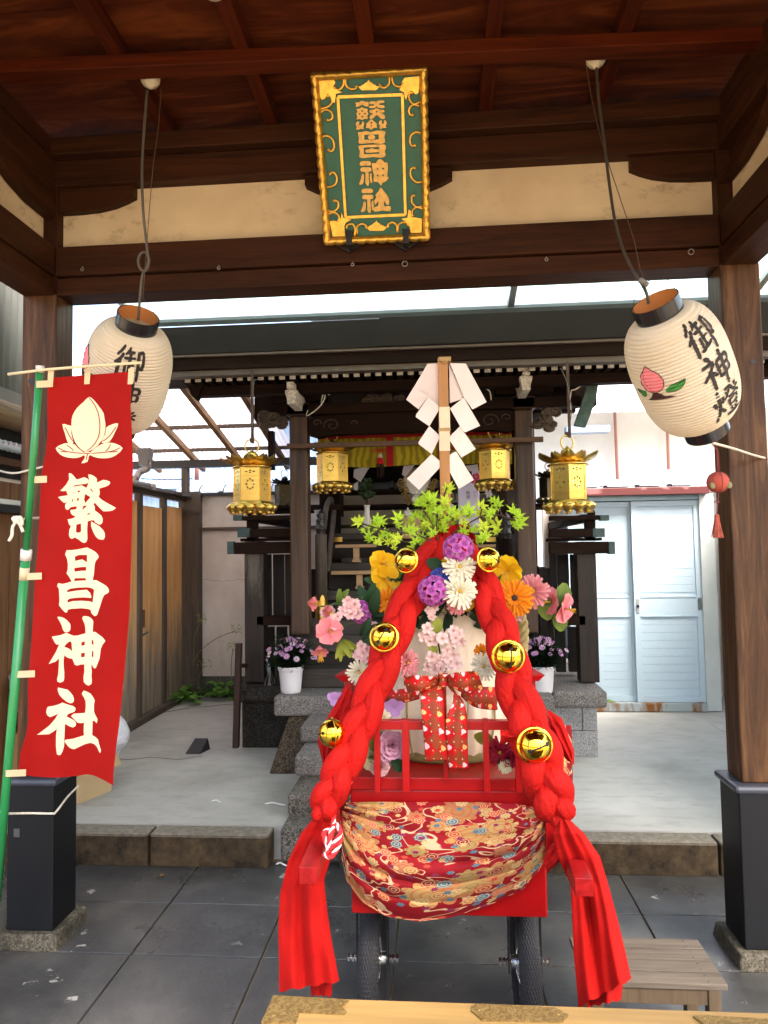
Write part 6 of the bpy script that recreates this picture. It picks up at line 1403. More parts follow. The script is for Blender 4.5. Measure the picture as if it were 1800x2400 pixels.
# ================================================================ flowers (local space: facing -Y, up +Z, unit = metres)
def petal(mb, ang, L_, w_, r0=.0, lift=.3, curl=0, cup=.2, tipw=.5, notch=0, tilt=0, twist=0):
    d = Vector((math.cos(ang), 0, math.sin(ang))); s_ = Vector((-math.sin(ang), 0, math.cos(ang))); f = Vector((0, -1, 0))
    def fn(u, v_):
        x = (u-.5)*2; prof = (math.sin(PI*min(.97, v_*(1-tipw*.5)+tipw*.12+.02)))**.8
        ll = L_*(v_-notch*(1-abs(x))*v_**4)
        return d*(r0+ll*math.cos(lift*1.0))+s_*(x*w_*prof+twist*v_*L_)+f*(ll*math.sin(lift)-curl*L_*v_*v_+cup*w_*x*x*prof+tilt)
    mb.grid(fn, 5, 6)
PINKP = petal_m('pink_petal', '#b84a5c', '#dd8a8c', '#d9797f'); GERP = petal_m('gerbera_pink', '#b5485a', '#e0999a', '#d77a80'); ORG = petal_m('gerbera_orange', '#c2500a', '#e08a10', '#d97a0c')
YEL = petal_m('yellow_petal', '#c98a08', '#ddb212', '#d9a50d'); WHT = petal_m('cream_petal', '#b7b684', '#dcd6c0', '#d6cfae'); SAK = petal_m('sakura_petal', '#b8707c', '#dfbcb6', '#d9aeb0')
PUR = petal_m('purple_floret', '#5a1450', '#c070b2', '#9c3c8e'); BLU = petal_m('blue_floret', '#1f2b70', '#5a6cc0', '#2f3fa0'); LIL = petal_m('lilac_petal', '#a884b4', '#b58cc0', '#b08aba')  # dark purple petal bases paint in shading that sets hydrangea florets apart
ROSE = petal_m('rose_pink', '#b8809a', '#d3a5b8', '#c995ab'); IVO = petal_m('ivory_rose', '#c9c490', '#d8d3b0', '#cfca9c'); CRIM = petal_m('crimson_petal', '#6e0c20', '#a82038', '#8e1830')
LFG = petal_m('leaf_green', '#2f4a1c', '#6d7f35', '#4c6428'); LFD = petal_m('leaf_dark', '#0f2410', '#29472a', '#1a3419'); LFY = petal_m('leaf_olive', '#5e6a1e', '#94983a', '#7a8228')
SAK2 = petal_m('pale_blossom', '#c08a88', '#e6cdc4', '#dfbdb6')
STM = plain('yellow_stamen', '#b98a1c', .8); DKC = plain('dark_centre', '#2a1208', .8); GST = plain('flower_stem', '#3b4a22', .8); TWG = plain('brown_twig', '#3a2416', .8)
GRP = 'artificial flowers decorating the cart'
FL = []
def aim(t, px, py, Y, r_, yaw=0, pitch=0, roll=0):
    t.location = P(px*D, py*D, Y); s_ = r_*1.14*D/F*Y; t.scale = (s_,)*3
    t.rotation_euler = (Matrix.Rotation(yaw, 3, 'Z') @ Matrix.Rotation(pitch, 3, 'X') @ Matrix.Rotation(roll, 3, 'Y')).to_euler()
def flower(kind, label, px, py, Y, r_, yaw=0, pitch=0, roll=0, mat=None, name=None, seed=0):
    rn = random.Random(int(px*7+py)+seed); t = thing(name or kind, (0, 0, 0), label, 'flower', GRP); b = MB(); c = MB()
    J = lambda a: rn.uniform(-a, a)
    if kind in ('chrysanthemum', 'gerbera'):
        n1 = 24 if kind == 'gerbera' else 22
        lay = ((n1, 1, .10, .12), (n1-4, .85, .10, .35), (14, .62, .09, .6), (10, .4, .08, .9)) if kind == 'chrysanthemum' else ((n1, 1, .115, .08), (n1, .88, .10, .22), (16, .45, .07, .5))
        for n_, L_, w_, lf in lay:
            for k in range(n_): petal(b, 2*PI*k/n_+J(.1), L_*(1+J(.09)), w_*(1+J(.15)), .05, lf+J(.12), .12+J(.08), .5, .75)
        if kind == 'gerbera': c.ball((0, -.12, 0), (.17, .08, .17), 8); c2 = c.build('centre', DKC if mat is ORG else STM, t, smooth=True, local=True)
        else: c.ball((0, -.1, 0), (.12, .1, .12), 6); c.build('centre', STM, t, smooth=True, local=True)
    elif kind in ('hibiscus', 'poppy'):
        for k in range(5): petal(b, 2*PI*k/5+J(.15), 1*(1+J(.1)), .62, .0, .45+J(.15), .35+J(.15), .25, .25, .12, 0)
        for k in range(8): c.tube([Vector((0, 0, 0)), Vector((J(.06), -.45, J(.06))), Vector((J(.2), -.75-J(.1), J(.2)))], .018, 4)
        c.tube([Vector((0, 0, 0)), Vector((0, -.8, .05))], .04, 5); c.build('stamens', STM, t, smooth=True, local=True)
    elif kind == 'lily':
        for k in range(6): petal(b, 2*PI*k/6+J(.12), 1.05*(1+J(.1)), .30, .0, .95+J(.12), .35+J(.1), .35, .35)
        c.tube([Vector((0, 0, 0)), Vector((.03, -1.15, 0))], .05, 6); 
        for k in range(6): a = k*1.05; c.tube([Vector((0, -.4, 0)), Vector((math.cos(a)*.16, -1.0, math.sin(a)*.16)), Vector((math.cos(a)*.2, -1.15, math.sin(a)*.2))], .028, 4)
        c.build('stamens', STM, t, smooth=True, local=True)
    elif kind == 'hydrangea':
        for i in range(34):
            z = 1-2*(i+.5)/34; a = i*2.39996; rr = math.sqrt(1-z*z); nn = Vector((rr*math.cos(a), rr*math.sin(a), z))
            if nn.y > .35: continue
            o = nn*.76; s1 = nn.orthogonal().normalized(); s2 = nn.cross(s1); ph = J(1)
            for k in range(4):
                an = ph+k*PI/2; d = s1*math.cos(an)+s2*math.sin(an); leaf_(b, o, (d+nn*.18), nn, .30, .17)
            c.ball(o+nn*.03, .028, 3)
        c.build('floret_centres', plain('pale_centre', '#b98ab8', .8), t, local=True)
    elif kind == 'rose':
        for ring, (n_, L_, w_, lf, r0) in enumerate(((7, .95, .55, .35, .05), (6, .8, .5, .75, .03), (5, .62, .42, 1.05, .02), (4, .45, .32, 1.3, .01), (3, .3, .22, 1.5, .0))):
            for k in range(n_): petal(b, 2*PI*k/n_+ring*.5+J(.15), L_*(1+J(.06)), w_, r0+.02, lf, .12 if ring < 2 else -.1, .55, .15, .05)
    elif kind == 'cherry_blossom':
        cnt = 7 if r_ > 22 else 4 if r_ > 14 else 1
        for i in range(cnt):
            ox, oz = (0, 0) if cnt == 1 else (math.cos(i*2.4)*.55*math.sqrt(i/cnt)*1.2, math.sin(i*2.4)*.55*math.sqrt(i/cnt)*1.2); sz = 1 if cnt == 1 else .48
            bb = MB()
            ph = J(1)
            for k in range(5): petal(bb, 2*PI*k/5+ph, sz, .42*sz, .04, .25+J(.15), .1, .25, .25, .22, 0)
            M_ = Matrix.Translation((ox, J(.12)-.1*(i == 0), oz)) @ Matrix.Rotation(J(.5), 4, 'X') @ Matrix.Rotation(J(.5), 4, 'Z')
            off = len(b.v)
            b.v += [M_ @ q for q in bb.v]
            for k, f in enumerate(bb.f): b.uv[len(b.f)] = bb.uv[k]; b.f.append(tuple(j+off for j in f))
            for k in range(7):
                a = k*.9; c.tube([M_ @ Vector((0, -.02, 0)), M_ @ Vector((math.cos(a)*.16*sz, -.2*sz, math.sin(a)*.16*sz))], .013*sz, 3); c.ball(M_ @ Vector((math.cos(a)*.17*sz, -.21*sz, math.sin(a)*.17*sz)), .028*sz, 3)
        c.build('stamens', STM, t, local=True)
    elif kind == 'leaf_spray':
        for i in range(9): 
            a = J(1.1)+PI/2; leaf_(b, Vector((J(.1), J(.2), J(.1))), Vector((math.cos(a), J(.4)-.2, math.sin(a))), Vector((0, -1, .2)), 1*(1+J(.2)), .17, .35)
        b.build('blades', mat, t, smooth=True, local=True); t['category'] = 'leaves'; aim(t, px, py, Y, r_, yaw, pitch, roll); t['group'] = 'artificial leaves on the cart'; return t
    elif kind == 'broad_leaf':
        leaf_(b, Vector((0, 0, 0)), Vector((0, 0, 1)), Vector((0, -1, 0)), 1, .36, .25); b.build('blade', mat, t, smooth=True, local=True); t['category'] = 'leaf'; t['group'] = 'artificial leaves on the cart'; aim(t, px, py, Y, r_, yaw, pitch, roll); return t
    elif kind == 'orchid':
        for k, (a, L_, w_) in enumerate(((1.57, .9, .5), (2.6, 1, .45), (.5, 1, .45), (4.2, .8, .4), (5.2, .8, .4))): petal(b, a+J(.1), L_, w_, .0, .3+J(.2), .15, .2, .25)
    b.build('petals', mat, t, smooth=True, local=True)
    aim(t, px, py, Y, r_, yaw, pitch, roll); return t
def leaf_(mb, o, d, up, L_, w_, fold=.15, curl=.15):
    d = d.normalized(); s_ = d.cross(up).normalized(); u_ = s_.cross(d)
    def fn(a, b_):
        ww = w_*math.sin(PI*min(.97, b_*.9+.06))**.7; x = (a-.5)*2
        return o+d*L_*b_+s_*x*ww+u_*(abs(x)*ww*fold-curl*L_*b_*b_)
    mb.grid(fn, 4, 5)
F_ = flower
F_('hydrangea', 'bright purple hydrangea head, topmost flower just under the maple leaves', 990, 1186, 2.20, 36, mat=PUR)
F_('hydrangea', 'magenta hydrangea head left of the white chrysanthemums', 936, 1276, 2.18, 36, mat=PUR)
F_('hydrangea', 'deep blue hydrangea behind the magenta one', 950, 1253, 2.24, 30, mat=BLU)
F_('chrysanthemum', 'upper white chrysanthemum right under the topmost hydrangea', 993, 1224, 2.18, 30, .1, -.1, mat=WHT)
F_('chrysanthemum', 'lower white chrysanthemum beside the magenta hydrangea', 993, 1277, 2.17, 33, .3, 0, mat=WHT)
F_('hibiscus', 'yellow blossom between the dark leaf and the upper white chrysanthemum', 962, 1238, 2.26, 30, mat=YEL)
F_('gerbera', 'small dark pink gerbera peeking out below the lower white chrysanthemum', 988, 1306, 2.22, 20, mat=GERP)
F_('hibiscus', 'highest yellow hibiscus left of the upper left bell', 824, 1218, 2.3, 30, .5, mat=YEL)
F_('hibiscus', 'second yellow hibiscus, below the highest one at the left', 832, 1252, 2.3, 32, .3, mat=YEL)
F_('chrysanthemum', 'orange-yellow flower among the long dark leaves at the left', 838, 1300, 2.28, 26, -.2, mat=ORG)
F_('poppy', 'large yellow poppy-like blossom right of the upper right bell', 1096, 1234, 2.28, 34, -.3, .3, mat=YEL)
F_('hibiscus', 'yellow blossom between the large yellow bloom and the orange gerbera', 1084, 1272, 2.30, 28, mat=YEL)
F_('gerbera', 'orange gerbera with a dark centre on the right side', 1112, 1291, 2.22, 33, -.2, mat=ORG)
F_('gerbera', 'pink gerbera reaching out right of the orange one', 1152, 1277, 2.26, 31, -.6, mat=GERP)
F_('gerbera', 'pale pink gerbera hidden behind the orange one', 1082, 1310, 2.27, 30, mat=SAK)
F_('hibiscus', 'pink hibiscus seen from the side, next to the pink gerbera', 1192, 1300, 2.30, 28, -1.0, mat=PINKP)
F_('hibiscus', 'outermost pink hibiscus at the far right of the cart', 1218, 1315, 2.28, 30, .9, .1, mat=PINKP)
F_('lily', 'outermost pink bell-shaped lily at the far left of the cart', 664, 1303, 2.26, 24, 1.25, 0, mat=PINKP)
F_('lily', 'second pink lily from the far left', 697, 1318, 2.26, 24, 1.1, .3, mat=PINKP)
F_('hibiscus', 'pink hibiscus below the pale cherry blossoms at the left', 712, 1362, 2.22, 30, .2, mat=PINKP)
F_('lily', 'lowest pink lily pointing down at the left', 690, 1395, 2.22, 28, .3, 1.0, mat=PINKP)
F_('cherry_blossom', 'pale pink cherry blossoms left of the purple hydrangea edge', 758, 1316, 2.24, 26, mat=SAK)
F_('cherry_blossom', 'pale pink cherry blossoms just above the pink hibiscus at the left', 722, 1342, 2.22, 20, mat=SAK)
F_('hydrangea', 'pink-purple hydrangea half behind the cherry blossoms at the left', 782, 1322, 2.30, 28, mat=PUR)
F_('cherry_blossom', 'cluster of pink blossoms left of the lower half of the left braid', 786, 1412, 2.25, 24, mat=SAK)
F_('chrysanthemum', 'cream chrysanthemum beside the red finial at the left', 776, 1452, 2.25, 24, .3, mat=WHT)
F_('orchid', 'lilac orchid petals hanging left of the left braid', 725, 1562-52, 2.2, 18, mat=LIL)
F_('chrysanthemum', 'pink chrysanthemum on the barrel right of the left braid', 880, 1432, 2.22, 27, .7, mat=GERP)
F_('cherry_blossom', 'small pale blossom at the top edge of the barrel under the magenta hydrangea', 932, 1322, 2.20, 18, mat=SAK2)
F_('cherry_blossom', 'upper left blossom cluster on the white barrel', 928, 1374, 2.21, 25, mat=SAK2)
F_('cherry_blossom', 'upper right blossom cluster on the white barrel', 984, 1378, 2.21, 23, mat=SAK2)
F_('cherry_blossom', 'single small blossom in the middle of the barrel front', 956, 1379, 2.20, 13, mat=SAK2)
F_('cherry_blossom', 'lower right blossom cluster just above the bow', 972, 1424, 2.20, 26, mat=SAK2)
F_('cherry_blossom', 'lower left blossom cluster just above the bow', 938, 1436, 2.20, 25, mat=SAK2)
F_('chrysanthemum', 'white chrysanthemum on the barrel left of the right braid', 1046, 1440, 2.20, 26, -.5, mat=WHT)
F_('gerbera', 'small orange bloom above the white one at the right of the barrel', 1040, 1408, 2.25, 14, mat=ORG)
F_('orchid', 'lilac orchid left of the bow just above the railing', 850, 1530, 2.19, 22, mat=LIL)
F_('cherry_blossom', 'tiny white blossoms on the railing left of the bow', 830, 1548, 2.17, 14, mat=WHT)
F_('rose', 'large pale pink rose behind the left part of the railing', 846, 1610, 2.19, 34, .1, mat=ROSE)
F_('rose', 'ivory rose partly behind the left braid at the railing', 802, 1636, 2.19, 24, mat=IVO)
F_('rose', 'pale pink rose low at the left end of the railing', 822, 1655, 2.18, 20, mat=SAK)
F_('rose', 'cream rose behind the upper left baluster', 818, 1594, 2.22, 22, mat=WHT)
F_('chrysanthemum', 'crimson dahlia behind the right part of the railing', 1080, 1625, 2.19, 28, -.2, mat=CRIM)
F_('rose', 'small crimson bloom below the dahlia by the right braid', 1098, 1640, 2.17, 18, mat=CRIM)
F_('chrysanthemum', 'cream flower at the bottom right inside the railing', 1092, 1656, 2.16, 13, mat=IVO)
F_('cherry_blossom', 'tiny white blossoms under the lowest left bell', 716, 1640, 2.10, 14, mat=WHT)
F_('cherry_blossom', 'pale blossoms tucked between the left yellow hibiscus and the left braid', 862, 1282, 2.30, 20, mat=WHT)
F_('hibiscus', 'lowest yellow hibiscus of the left group, above the dark blades', 828, 1282, 2.32, 26, .4, mat=YEL)
F_('cherry_blossom', 'pink blossoms under the lilies close to the left porch column', 706, 1328, 2.28, 20, mat=SAK)
F_('chrysanthemum', 'cream bloom half hidden behind the left braid below the first bell', 866, 1262, 2.32, 22, mat=WHT)
F_('cherry_blossom', 'pale pink blossoms right of the dark leaves on the far left arm', 800, 1362, 2.3, 20, mat=SAK)
F_('hibiscus', 'yellow blossom just under the magenta hydrangea, right side', 1006, 1300, 2.26, 22, mat=YEL)
F_('cherry_blossom', 'pale blossoms under the orange gerbera at the rope', 1106, 1322, 2.28, 24, mat=SAK)
F_('leaf_spray', 'olive leaves between the large yellow bloom and the right braid', 1078, 1252, 2.32, 40, 0, 0, .9, mat=LFG)
F_('leaf_spray', 'green leaves fanning out behind the pink gerbera', 1140, 1300, 2.33, 40, 0, 0, -1.2, mat=LFY)
F_('leaf_spray', 'dark blades behind the pink cluster beside the red finial', 792, 1430, 2.32, 36, 0, 0, 1.7, mat=LFD)
F_('cherry_blossom', 'pink cluster higher up beside the left braid under the bell', 806, 1400, 2.28, 20, mat=PINKP)
F_('leaf_spray', 'long dark green blades behind the left yellow blossoms', 800, 1330, 2.30, 62, 0, 0, .35, mat=LFD)
F_('leaf_spray', 'dark green blades drooping beside the left braid', 780, 1372, 2.26, 42, 0, 0, 1.5, mat=LFD)
F_('leaf_spray', 'olive leaves between the left lilies and the blossoms', 730, 1306, 2.30, 38, 0, 0, 1.1, mat=LFG)
F_('leaf_spray', 'green leaves hanging below the left pink hibiscus', 740, 1385, 2.27, 32, 0, 0, 3.1, mat=LFY)
F_('broad_leaf', 'dark leaf under the left strand at the top of the arrangement', 958, 1225, 2.23, 34, 0, 0, -1.2, mat=LFD)
F_('broad_leaf', 'olive leaf left of the highest yellow hibiscus group', 850, 1258, 2.3, 44, 0, 0, .1, mat=LFG)
F_('broad_leaf', 'leaf hanging left of the pink hibiscus pair at the right', 1172, 1288, 2.3, 46, 0, 0, 2.9, mat=LFG)
F_('broad_leaf', 'leaf hanging under the outermost right hibiscus', 1206, 1318, 2.3, 40, 0, 0, 3.0, mat=LFG)
F_('broad_leaf', 'pointed leaf standing above the outermost right hibiscus', 1212, 1310, 2.3, 44, 0, 0, .2, mat=LFG)
F_('broad_leaf', 'leaf below the upper right bell', 1066, 1262, 2.28, 38, 0, 0, .1, mat=LFG)
F_('broad_leaf', 'small green leaf on the barrel under the single blossom', 942, 1368, 2.21, 30, 0, 0, .15, mat=LFY)
F_('broad_leaf', 'small yellow-green leaf low on the barrel twigs', 940, 1415, 2.21, 24, 0, 0, -.3, mat=LFY)
F_('broad_leaf', 'dark leaf drooping in front of the pale pink rose', 846, 1642, 2.165, 34, 0, 0, 2.2, mat=LFD)
F_('broad_leaf', 'round olive leaf above the ivory rose', 806, 1622, 2.17, 26, 0, 0, .2, mat=LFY)
F_('broad_leaf', 'green leaf right behind the railing beside the crimson dahlia', 1064, 1598, 2.22, 34, 0, 0, -1.4, mat=LFY)
F_('broad_leaf', 'dark leaf under the crimson dahlia', 1084, 1632, 2.18, 34, 0, 0, 2.9, mat=LFD)
F_('leaf_spray', 'dark leaves between the flower heap and the barrel top', 960, 1300, 2.27, 34, 0, 0, -1.4, mat=LFD)
F_('leaf_spray', 'green leaves under the orange gerbera', 1085, 1322, 2.32, 30, 0, 0, 2.6, mat=LFG)
tw = MB()
for pts in ([(944, 1480), (952, 1430), (946, 1385), (938, 1340), (934, 1328)], [(950, 1478), (965, 1440), (982, 1395), (986, 1385)], [(948, 1475), (940, 1450), (930, 1436)], [(952, 1470), (962, 1440), (970, 1425)], [(875, 1480), (872, 1440), (874, 1420)]):
    tw.tube(smooth_path([P(x*D, y*D, 2.235) for x, y in pts], 12), .0028, 5)
tag(tw.build('blossom_twigs', TWG, smooth=True), 'thin brown twigs rising from the bow across the white barrel', 'twigs')
sw = MB()
for pts in ([(790, 1290), (740, 1300), (700, 1310), (672, 1305)], [(800, 1340), (750, 1350), (720, 1365)], [(1070, 1290), (1130, 1300), (1180, 1305), (1212, 1312)], [(1085, 1290), (1120, 1262), (1132, 1252)]):
    sw.tube(smooth_path([P(x*D, y*D, 2.30) for x, y in pts], 12), .003, 5)
tag(sw.build('flower_stems', GST, smooth=True), 'green stems carrying the outer lilies and hibiscus to both sides', 'stems')
# filler behind the flowers so that they sit on something
fm_ = MB()
rn = random.Random(11)
for i in range(150):
    px = rn.uniform(830, 1100); py = 1215+abs(px-965)*.25+rn.uniform(0, 110)
    a = rn.uniform(0, 6.28); leafblade(fm_, P(px*D, py*D, rn.uniform(2.30, 2.38)), Vector((math.cos(a), -.3, math.sin(a))), Vector((0, -1, .1)), rn.uniform(.05, .08), .016)
tag(fm_.build('leaf_filler', LFD, smooth=True), 'dark green leaves packed behind the flowers on top of the barrel', 'leaves')
# ---------------------------------------------------------------- maple branches
MAP = petal_m('maple_leaf', '#6f9a10', '#b4cf34', '#9cc024', '#4d7a10'); MAP2 = petal_m('maple_leaf_yellow', '#8a9a12', '#c4d040', '#b0c42c', '#6b8012')
sm = lambda x, y: (820+x*.2773, 970+y*.2773)
LV = [[(90, 915, 85), (165, 1035, 78), (225, 900, 80), (235, 1095, 58), (300, 1010, 70), (410, 890, 82), (415, 1065, 80), (510, 985, 85), (560, 1085, 70), (330, 1085, 55), (240, 960, 60), (120, 985, 45)],
      [(590, 760, 95), (550, 870, 70), (640, 935, 75), (690, 730, 90), (745, 830, 80), (825, 640, 75), (785, 985, 70), (860, 845, 75), (905, 870, 70), (710, 1015, 70), (660, 830, 70), (800, 745, 75), (610, 1050, 60), (700, 900, 70), (760, 905, 70), (820, 900, 70)],
      [(1010, 830, 90), (1110, 780, 80), (1205, 850, 72), (1250, 770, 70), (1245, 940, 85), (1385, 830, 90), (1430, 920, 85), (1130, 960, 82), (1130, 1045, 85), (960, 1000, 70), (960, 930, 60), (1050, 990, 60)]]
BR = [[[(720, 1090), (560, 1020), (400, 1000), (250, 970), (110, 930)], [(400, 1000), (380, 920), (410, 890)], [(560, 1030), (500, 1080), (420, 1070)], [(250, 975), (180, 1030)]],
      [[(740, 1080), (730, 950), (760, 800), (822, 620)], [(735, 1000), (650, 850), (590, 760)], [(745, 900), (860, 840)], [(740, 1000), (640, 930)]],
      [[(800, 1070), (950, 960), (1100, 870), (1200, 850), (1290, 860), (1400, 900), (1560, 920)], [(1100, 870), (1120, 790)], [(960, 960), (1130, 1000), (1180, 980)], [(1290, 860), (1250, 780)], [(1200, 850), (1240, 930)], [(880, 1010), (1010, 840)]]]
rn = random.Random(4)
def mapleleaf(mb, px, py, Y, r_, rot):
    o = P(px, py, Y); s_ = r_*.2773/F*Y*.86; yaw = rn.uniform(-.5, .5); pit = rn.uniform(-.6, .3)
    M_ = Matrix.Translation(o) @ Matrix.Rotation(yaw, 4, 'Z') @ Matrix.Rotation(pit, 4, 'X') @ Matrix.Rotation(rot, 4, 'Y')
    lob = [(-2.35, .42), (-1.65, .78), (-.85, 1.0), (0, 1.15), (.85, 1.0), (1.65, .78), (2.35, .42)]
    ctr = M_ @ Vector((0, 0, 0)); ci = mb.pt(ctr)
    for k, (a, L_) in enumerate(lob):
        d = lambda an, r: M_ @ Vector((math.sin(an)*r*s_*1.25, .12*s_*r*r+(-.04*s_ if r > .35 else 0), math.cos(an)*r*s_*1.25))
        tip = mb.pt(d(a, L_)); m1 = mb.pt(d(a-.25, L_*.52)); m2 = mb.pt(d(a+.25, L_*.52)); md = mb.pt(d(a, L_*.52)-(M_.to_3x3() @ Vector((0, -.03*s_, 0))))
        prev = lob[k-1][0] if k else a-.75; nxt = lob[k+1][0] if k < 6 else a+.75
        v1 = mb.pt(d((a+prev)/2, .38)); v2 = mb.pt(d((a+nxt)/2, .38))
        uv0 = (.5, .1)
        mb.face([ci, v1, m1, md], [uv0, (.2, .3), (.1, .6), (.5, .5)]); mb.face([ci, md, m2, v2], [uv0, (.5, .5), (.9, .6), (.8, .3)]); mb.face([v1, m1, m1], None) if False else None
        mb.face([m1, tip, md], [(.1, .6), (.5, 1), (.5, .5)]); mb.face([md, tip, m2], [(.5, .5), (.5, 1), (.9, .6)])
for i, nm in enumerate(('bright green maple branch spreading to the left below the leafy vase', 'upright bunch of bright green maple leaves around the foot of the paper wand', 'bright green maple branch spreading right in front of the porch column')):
    Yb = (2.30, 2.34, 2.32)[i]; b = MB(); b2 = MB(); s_ = MB()
    t = thing('maple_branch', P(*sm(760, 1080), 2.36), nm, 'branch', 'maple branches on the cart')
    for j, (x, y, r_) in enumerate(LV[i]):
        for q in range(4 if i == 1 else 3):
            xx, yy = (x, y) if q == 0 else (x+rn.uniform(-50, 50), y+rn.uniform(-40, 60))
            mapleleaf(b if (j+i) % 3 else b2, *sm(xx, yy), Yb+rn.uniform(-.05, .05)+q*.04, r_*(1 if q == 0 else .75), rn.uniform(-1.4, 1.4) if i != 1 else rn.uniform(-.9, .9))
    for pl in BR[i]: s_.tube(smooth_path([P(*sm(x, y), Yb+.01) for x, y in pl], 12), .0025, 5)
    b.build('leaves', MAP, t); b2.build('leaves', MAP2, t); s_.build('stem', TWG, t, smooth=True)
# ================================================================ banner, pole and ropes
n = NT('red_banner_cloth', .8, 0, .25); v = n.coord(); n.col(n.ramp(n.noise(v, 3, 3), [(.3, (.30, .002, .001)), (.7, (.37, .004, .002))])); n.bump(n.math('ADD', n.noise(v, 900, 1), n.math('MULTIPLY', n.noise(n.coord((1, 1, .6)), 5, 3), 9)), .35, .004)
tr = n.add('BsdfTranslucent'); tr.inputs[0].default_value = (.75, .02, .01, 1); mx = n.add('MixShader'); mx.inputs[0].default_value = .18
n.L(n.b.outputs[0], mx.inputs[1]); n.L(tr.outputs[0], mx.inputs[2]); n.L(mx.outputs[0], n.n['Material Output'].inputs[0]); RB = n.m
CREAM = plain('cream_print', '#e2cfae', .8, var=.03, bump=.02); CREAMC = plain('cream_cloth', '#cdb892', .85, var=.08)
bn = thing('shrine_banner', P(180, 1400, 2.3), 'tall red banner with white brush characters and a peach crest, hung from the green pole', 'banner')
# outline in the picture, and the cloth's own depth
LE = [(112, 886), (111, 950), (112, 1010), (108, 1060), (97, 1110), (93, 1200), (88, 1290), (82, 1360), (78, 1440), (72, 1530), (66, 1600), (66, 1690), (62, 1720), (48, 1765), (42, 1815)]
RE = [(306, 872), (309, 890), (306, 950), (309, 1010), (312, 1090), (310, 1200), (307, 1330), (304, 1430), (297, 1520), (288, 1620), (280, 1700), (272, 1760), (268, 1800), (266, 1820), (265, 1848)]
def edgex(E_, y):
    for (xa, ya), (xb, yb) in zip(E_[:-1], E_[1:]):
        if y <= yb or (xb, yb) == E_[-1]: return xa+(xb-xa)*(y-ya)/(yb-ya)
    return E_[-1][0]
def ban(px, py, h=0):
    xl_, xr_ = edgex(LE, py), edgex(RE, py); u = (px-xl_)/(xr_-xl_); v_ = (py-880)/950
    Y = 2.22+.34*v_+.03*u
    Y += .012*math.sin(u*4+v_*5)+.020*v_*math.sin(u*7.5+2.2+v_*3)+(.05*max(0, v_-.72)*2*math.sin(u*9+1.2))
    return P(px, py, Y-h)
def ytop(u): return lerp(886, 871, u)
def ybot(u): return 1815+18*math.sin(PI*min(1, u*1.25))*.5+ (max(0, u-.72)/.28)**1.3*30-4*u
b = MB()
def bf(u, v_):
    y = lerp(ytop(u), ybot(u), v_); x = lerp(edgex(LE, lerp(886, 1815, v_)), edgex(RE, lerp(872, 1848, v_)), u); return ban(x, y)
b.grid(bf, 40, 160, flip=True); b.build('cloth', RB, bn, smooth=True)
gly = MB()
def G4(ox, oy, s_, loops, sm_=1):
    for lp in loops:
        LL = [[(ox+x*s_, oy+y*s_) for x, y in q] for q in lp]
        gly.poly(LL, lambda x, y, t: ban(x, y, .0022), cut=6)
k1 = 170/1659
G4(120, 1100, k1, [[[(400, 100), (425, 85), (470, 105), (520, 155), (580, 230), (640, 220), (745, 182), (800, 195), (845, 225), (862, 270), (850, 310), (800, 328), (540, 365), (500, 398), (640, 375), (700, 365), (805, 425), (840, 350), (866, 270), (860, 190), (845, 140), (858, 112), (920, 125), (990, 160), (1035, 200), (1050, 240), (1043, 302), (1100, 280), (1190, 238), (1270, 250), (1335, 275), (1352, 305), (1330, 350), (1260, 390), (1096, 442), (1110, 500), (1112, 550), (1088, 632), (1150, 690), (1290, 775), (1487, 882), (1410, 940), (1320, 958), (1195, 962), (1130, 905), (995, 760), (970, 800), (1000, 860), (996, 938), (1080, 1000), (1150, 1060), (1182, 1140), (1170, 1220), (1130, 1262), (1085, 1260), (1010, 1215), (975, 1162), (900, 1168), (835, 1190), (822, 1350), (828, 1600), (800, 1665), (750, 1685), (700, 1665), (640, 1615), (542, 1555), (500, 1580), (465, 1590), (425, 1560), (405, 1500), (412, 1390), (450, 1308), (405, 1250), (375, 1142), (440, 1135), (520, 1110), (560, 1075), (490, 1050), (450, 1010), (435, 930), (560, 915), (598, 850), (520, 850), (440, 870), (400, 920), (365, 932), (330, 905), (315, 850), (325, 795), (360, 735), (300, 770), (240, 725), (158, 635), (200, 622), (382, 592), (340, 485), (290, 502), (205, 492), (260, 440), (340, 350), (410, 230)],
    [(505, 555), (518, 525), (535, 528), (522, 558)], [(600, 490), (650, 482), (662, 520), (610, 525)], [(465, 748), (485, 678), (503, 680), (485, 745)], [(585, 722), (597, 662), (638, 654), (628, 712)], [(888, 455), (912, 438), (958, 505), (950, 522)], [(778, 562), (900, 635), (780, 770), (752, 690)], [(738, 832), (825, 832), (706, 935)], [(805, 1048), (868, 990), (895, 1025)], [(575, 1268), (680, 1236), (685, 1400), (670, 1440), (610, 1452), (566, 1432)]],
    [[(912, 1190), (1000, 1240), (1100, 1300), (1190, 1390), (1225, 1460), (1230, 1540), (1205, 1600), (1160, 1612), (1080, 1595), (1020, 1540), (960, 1430), (915, 1310)]]])
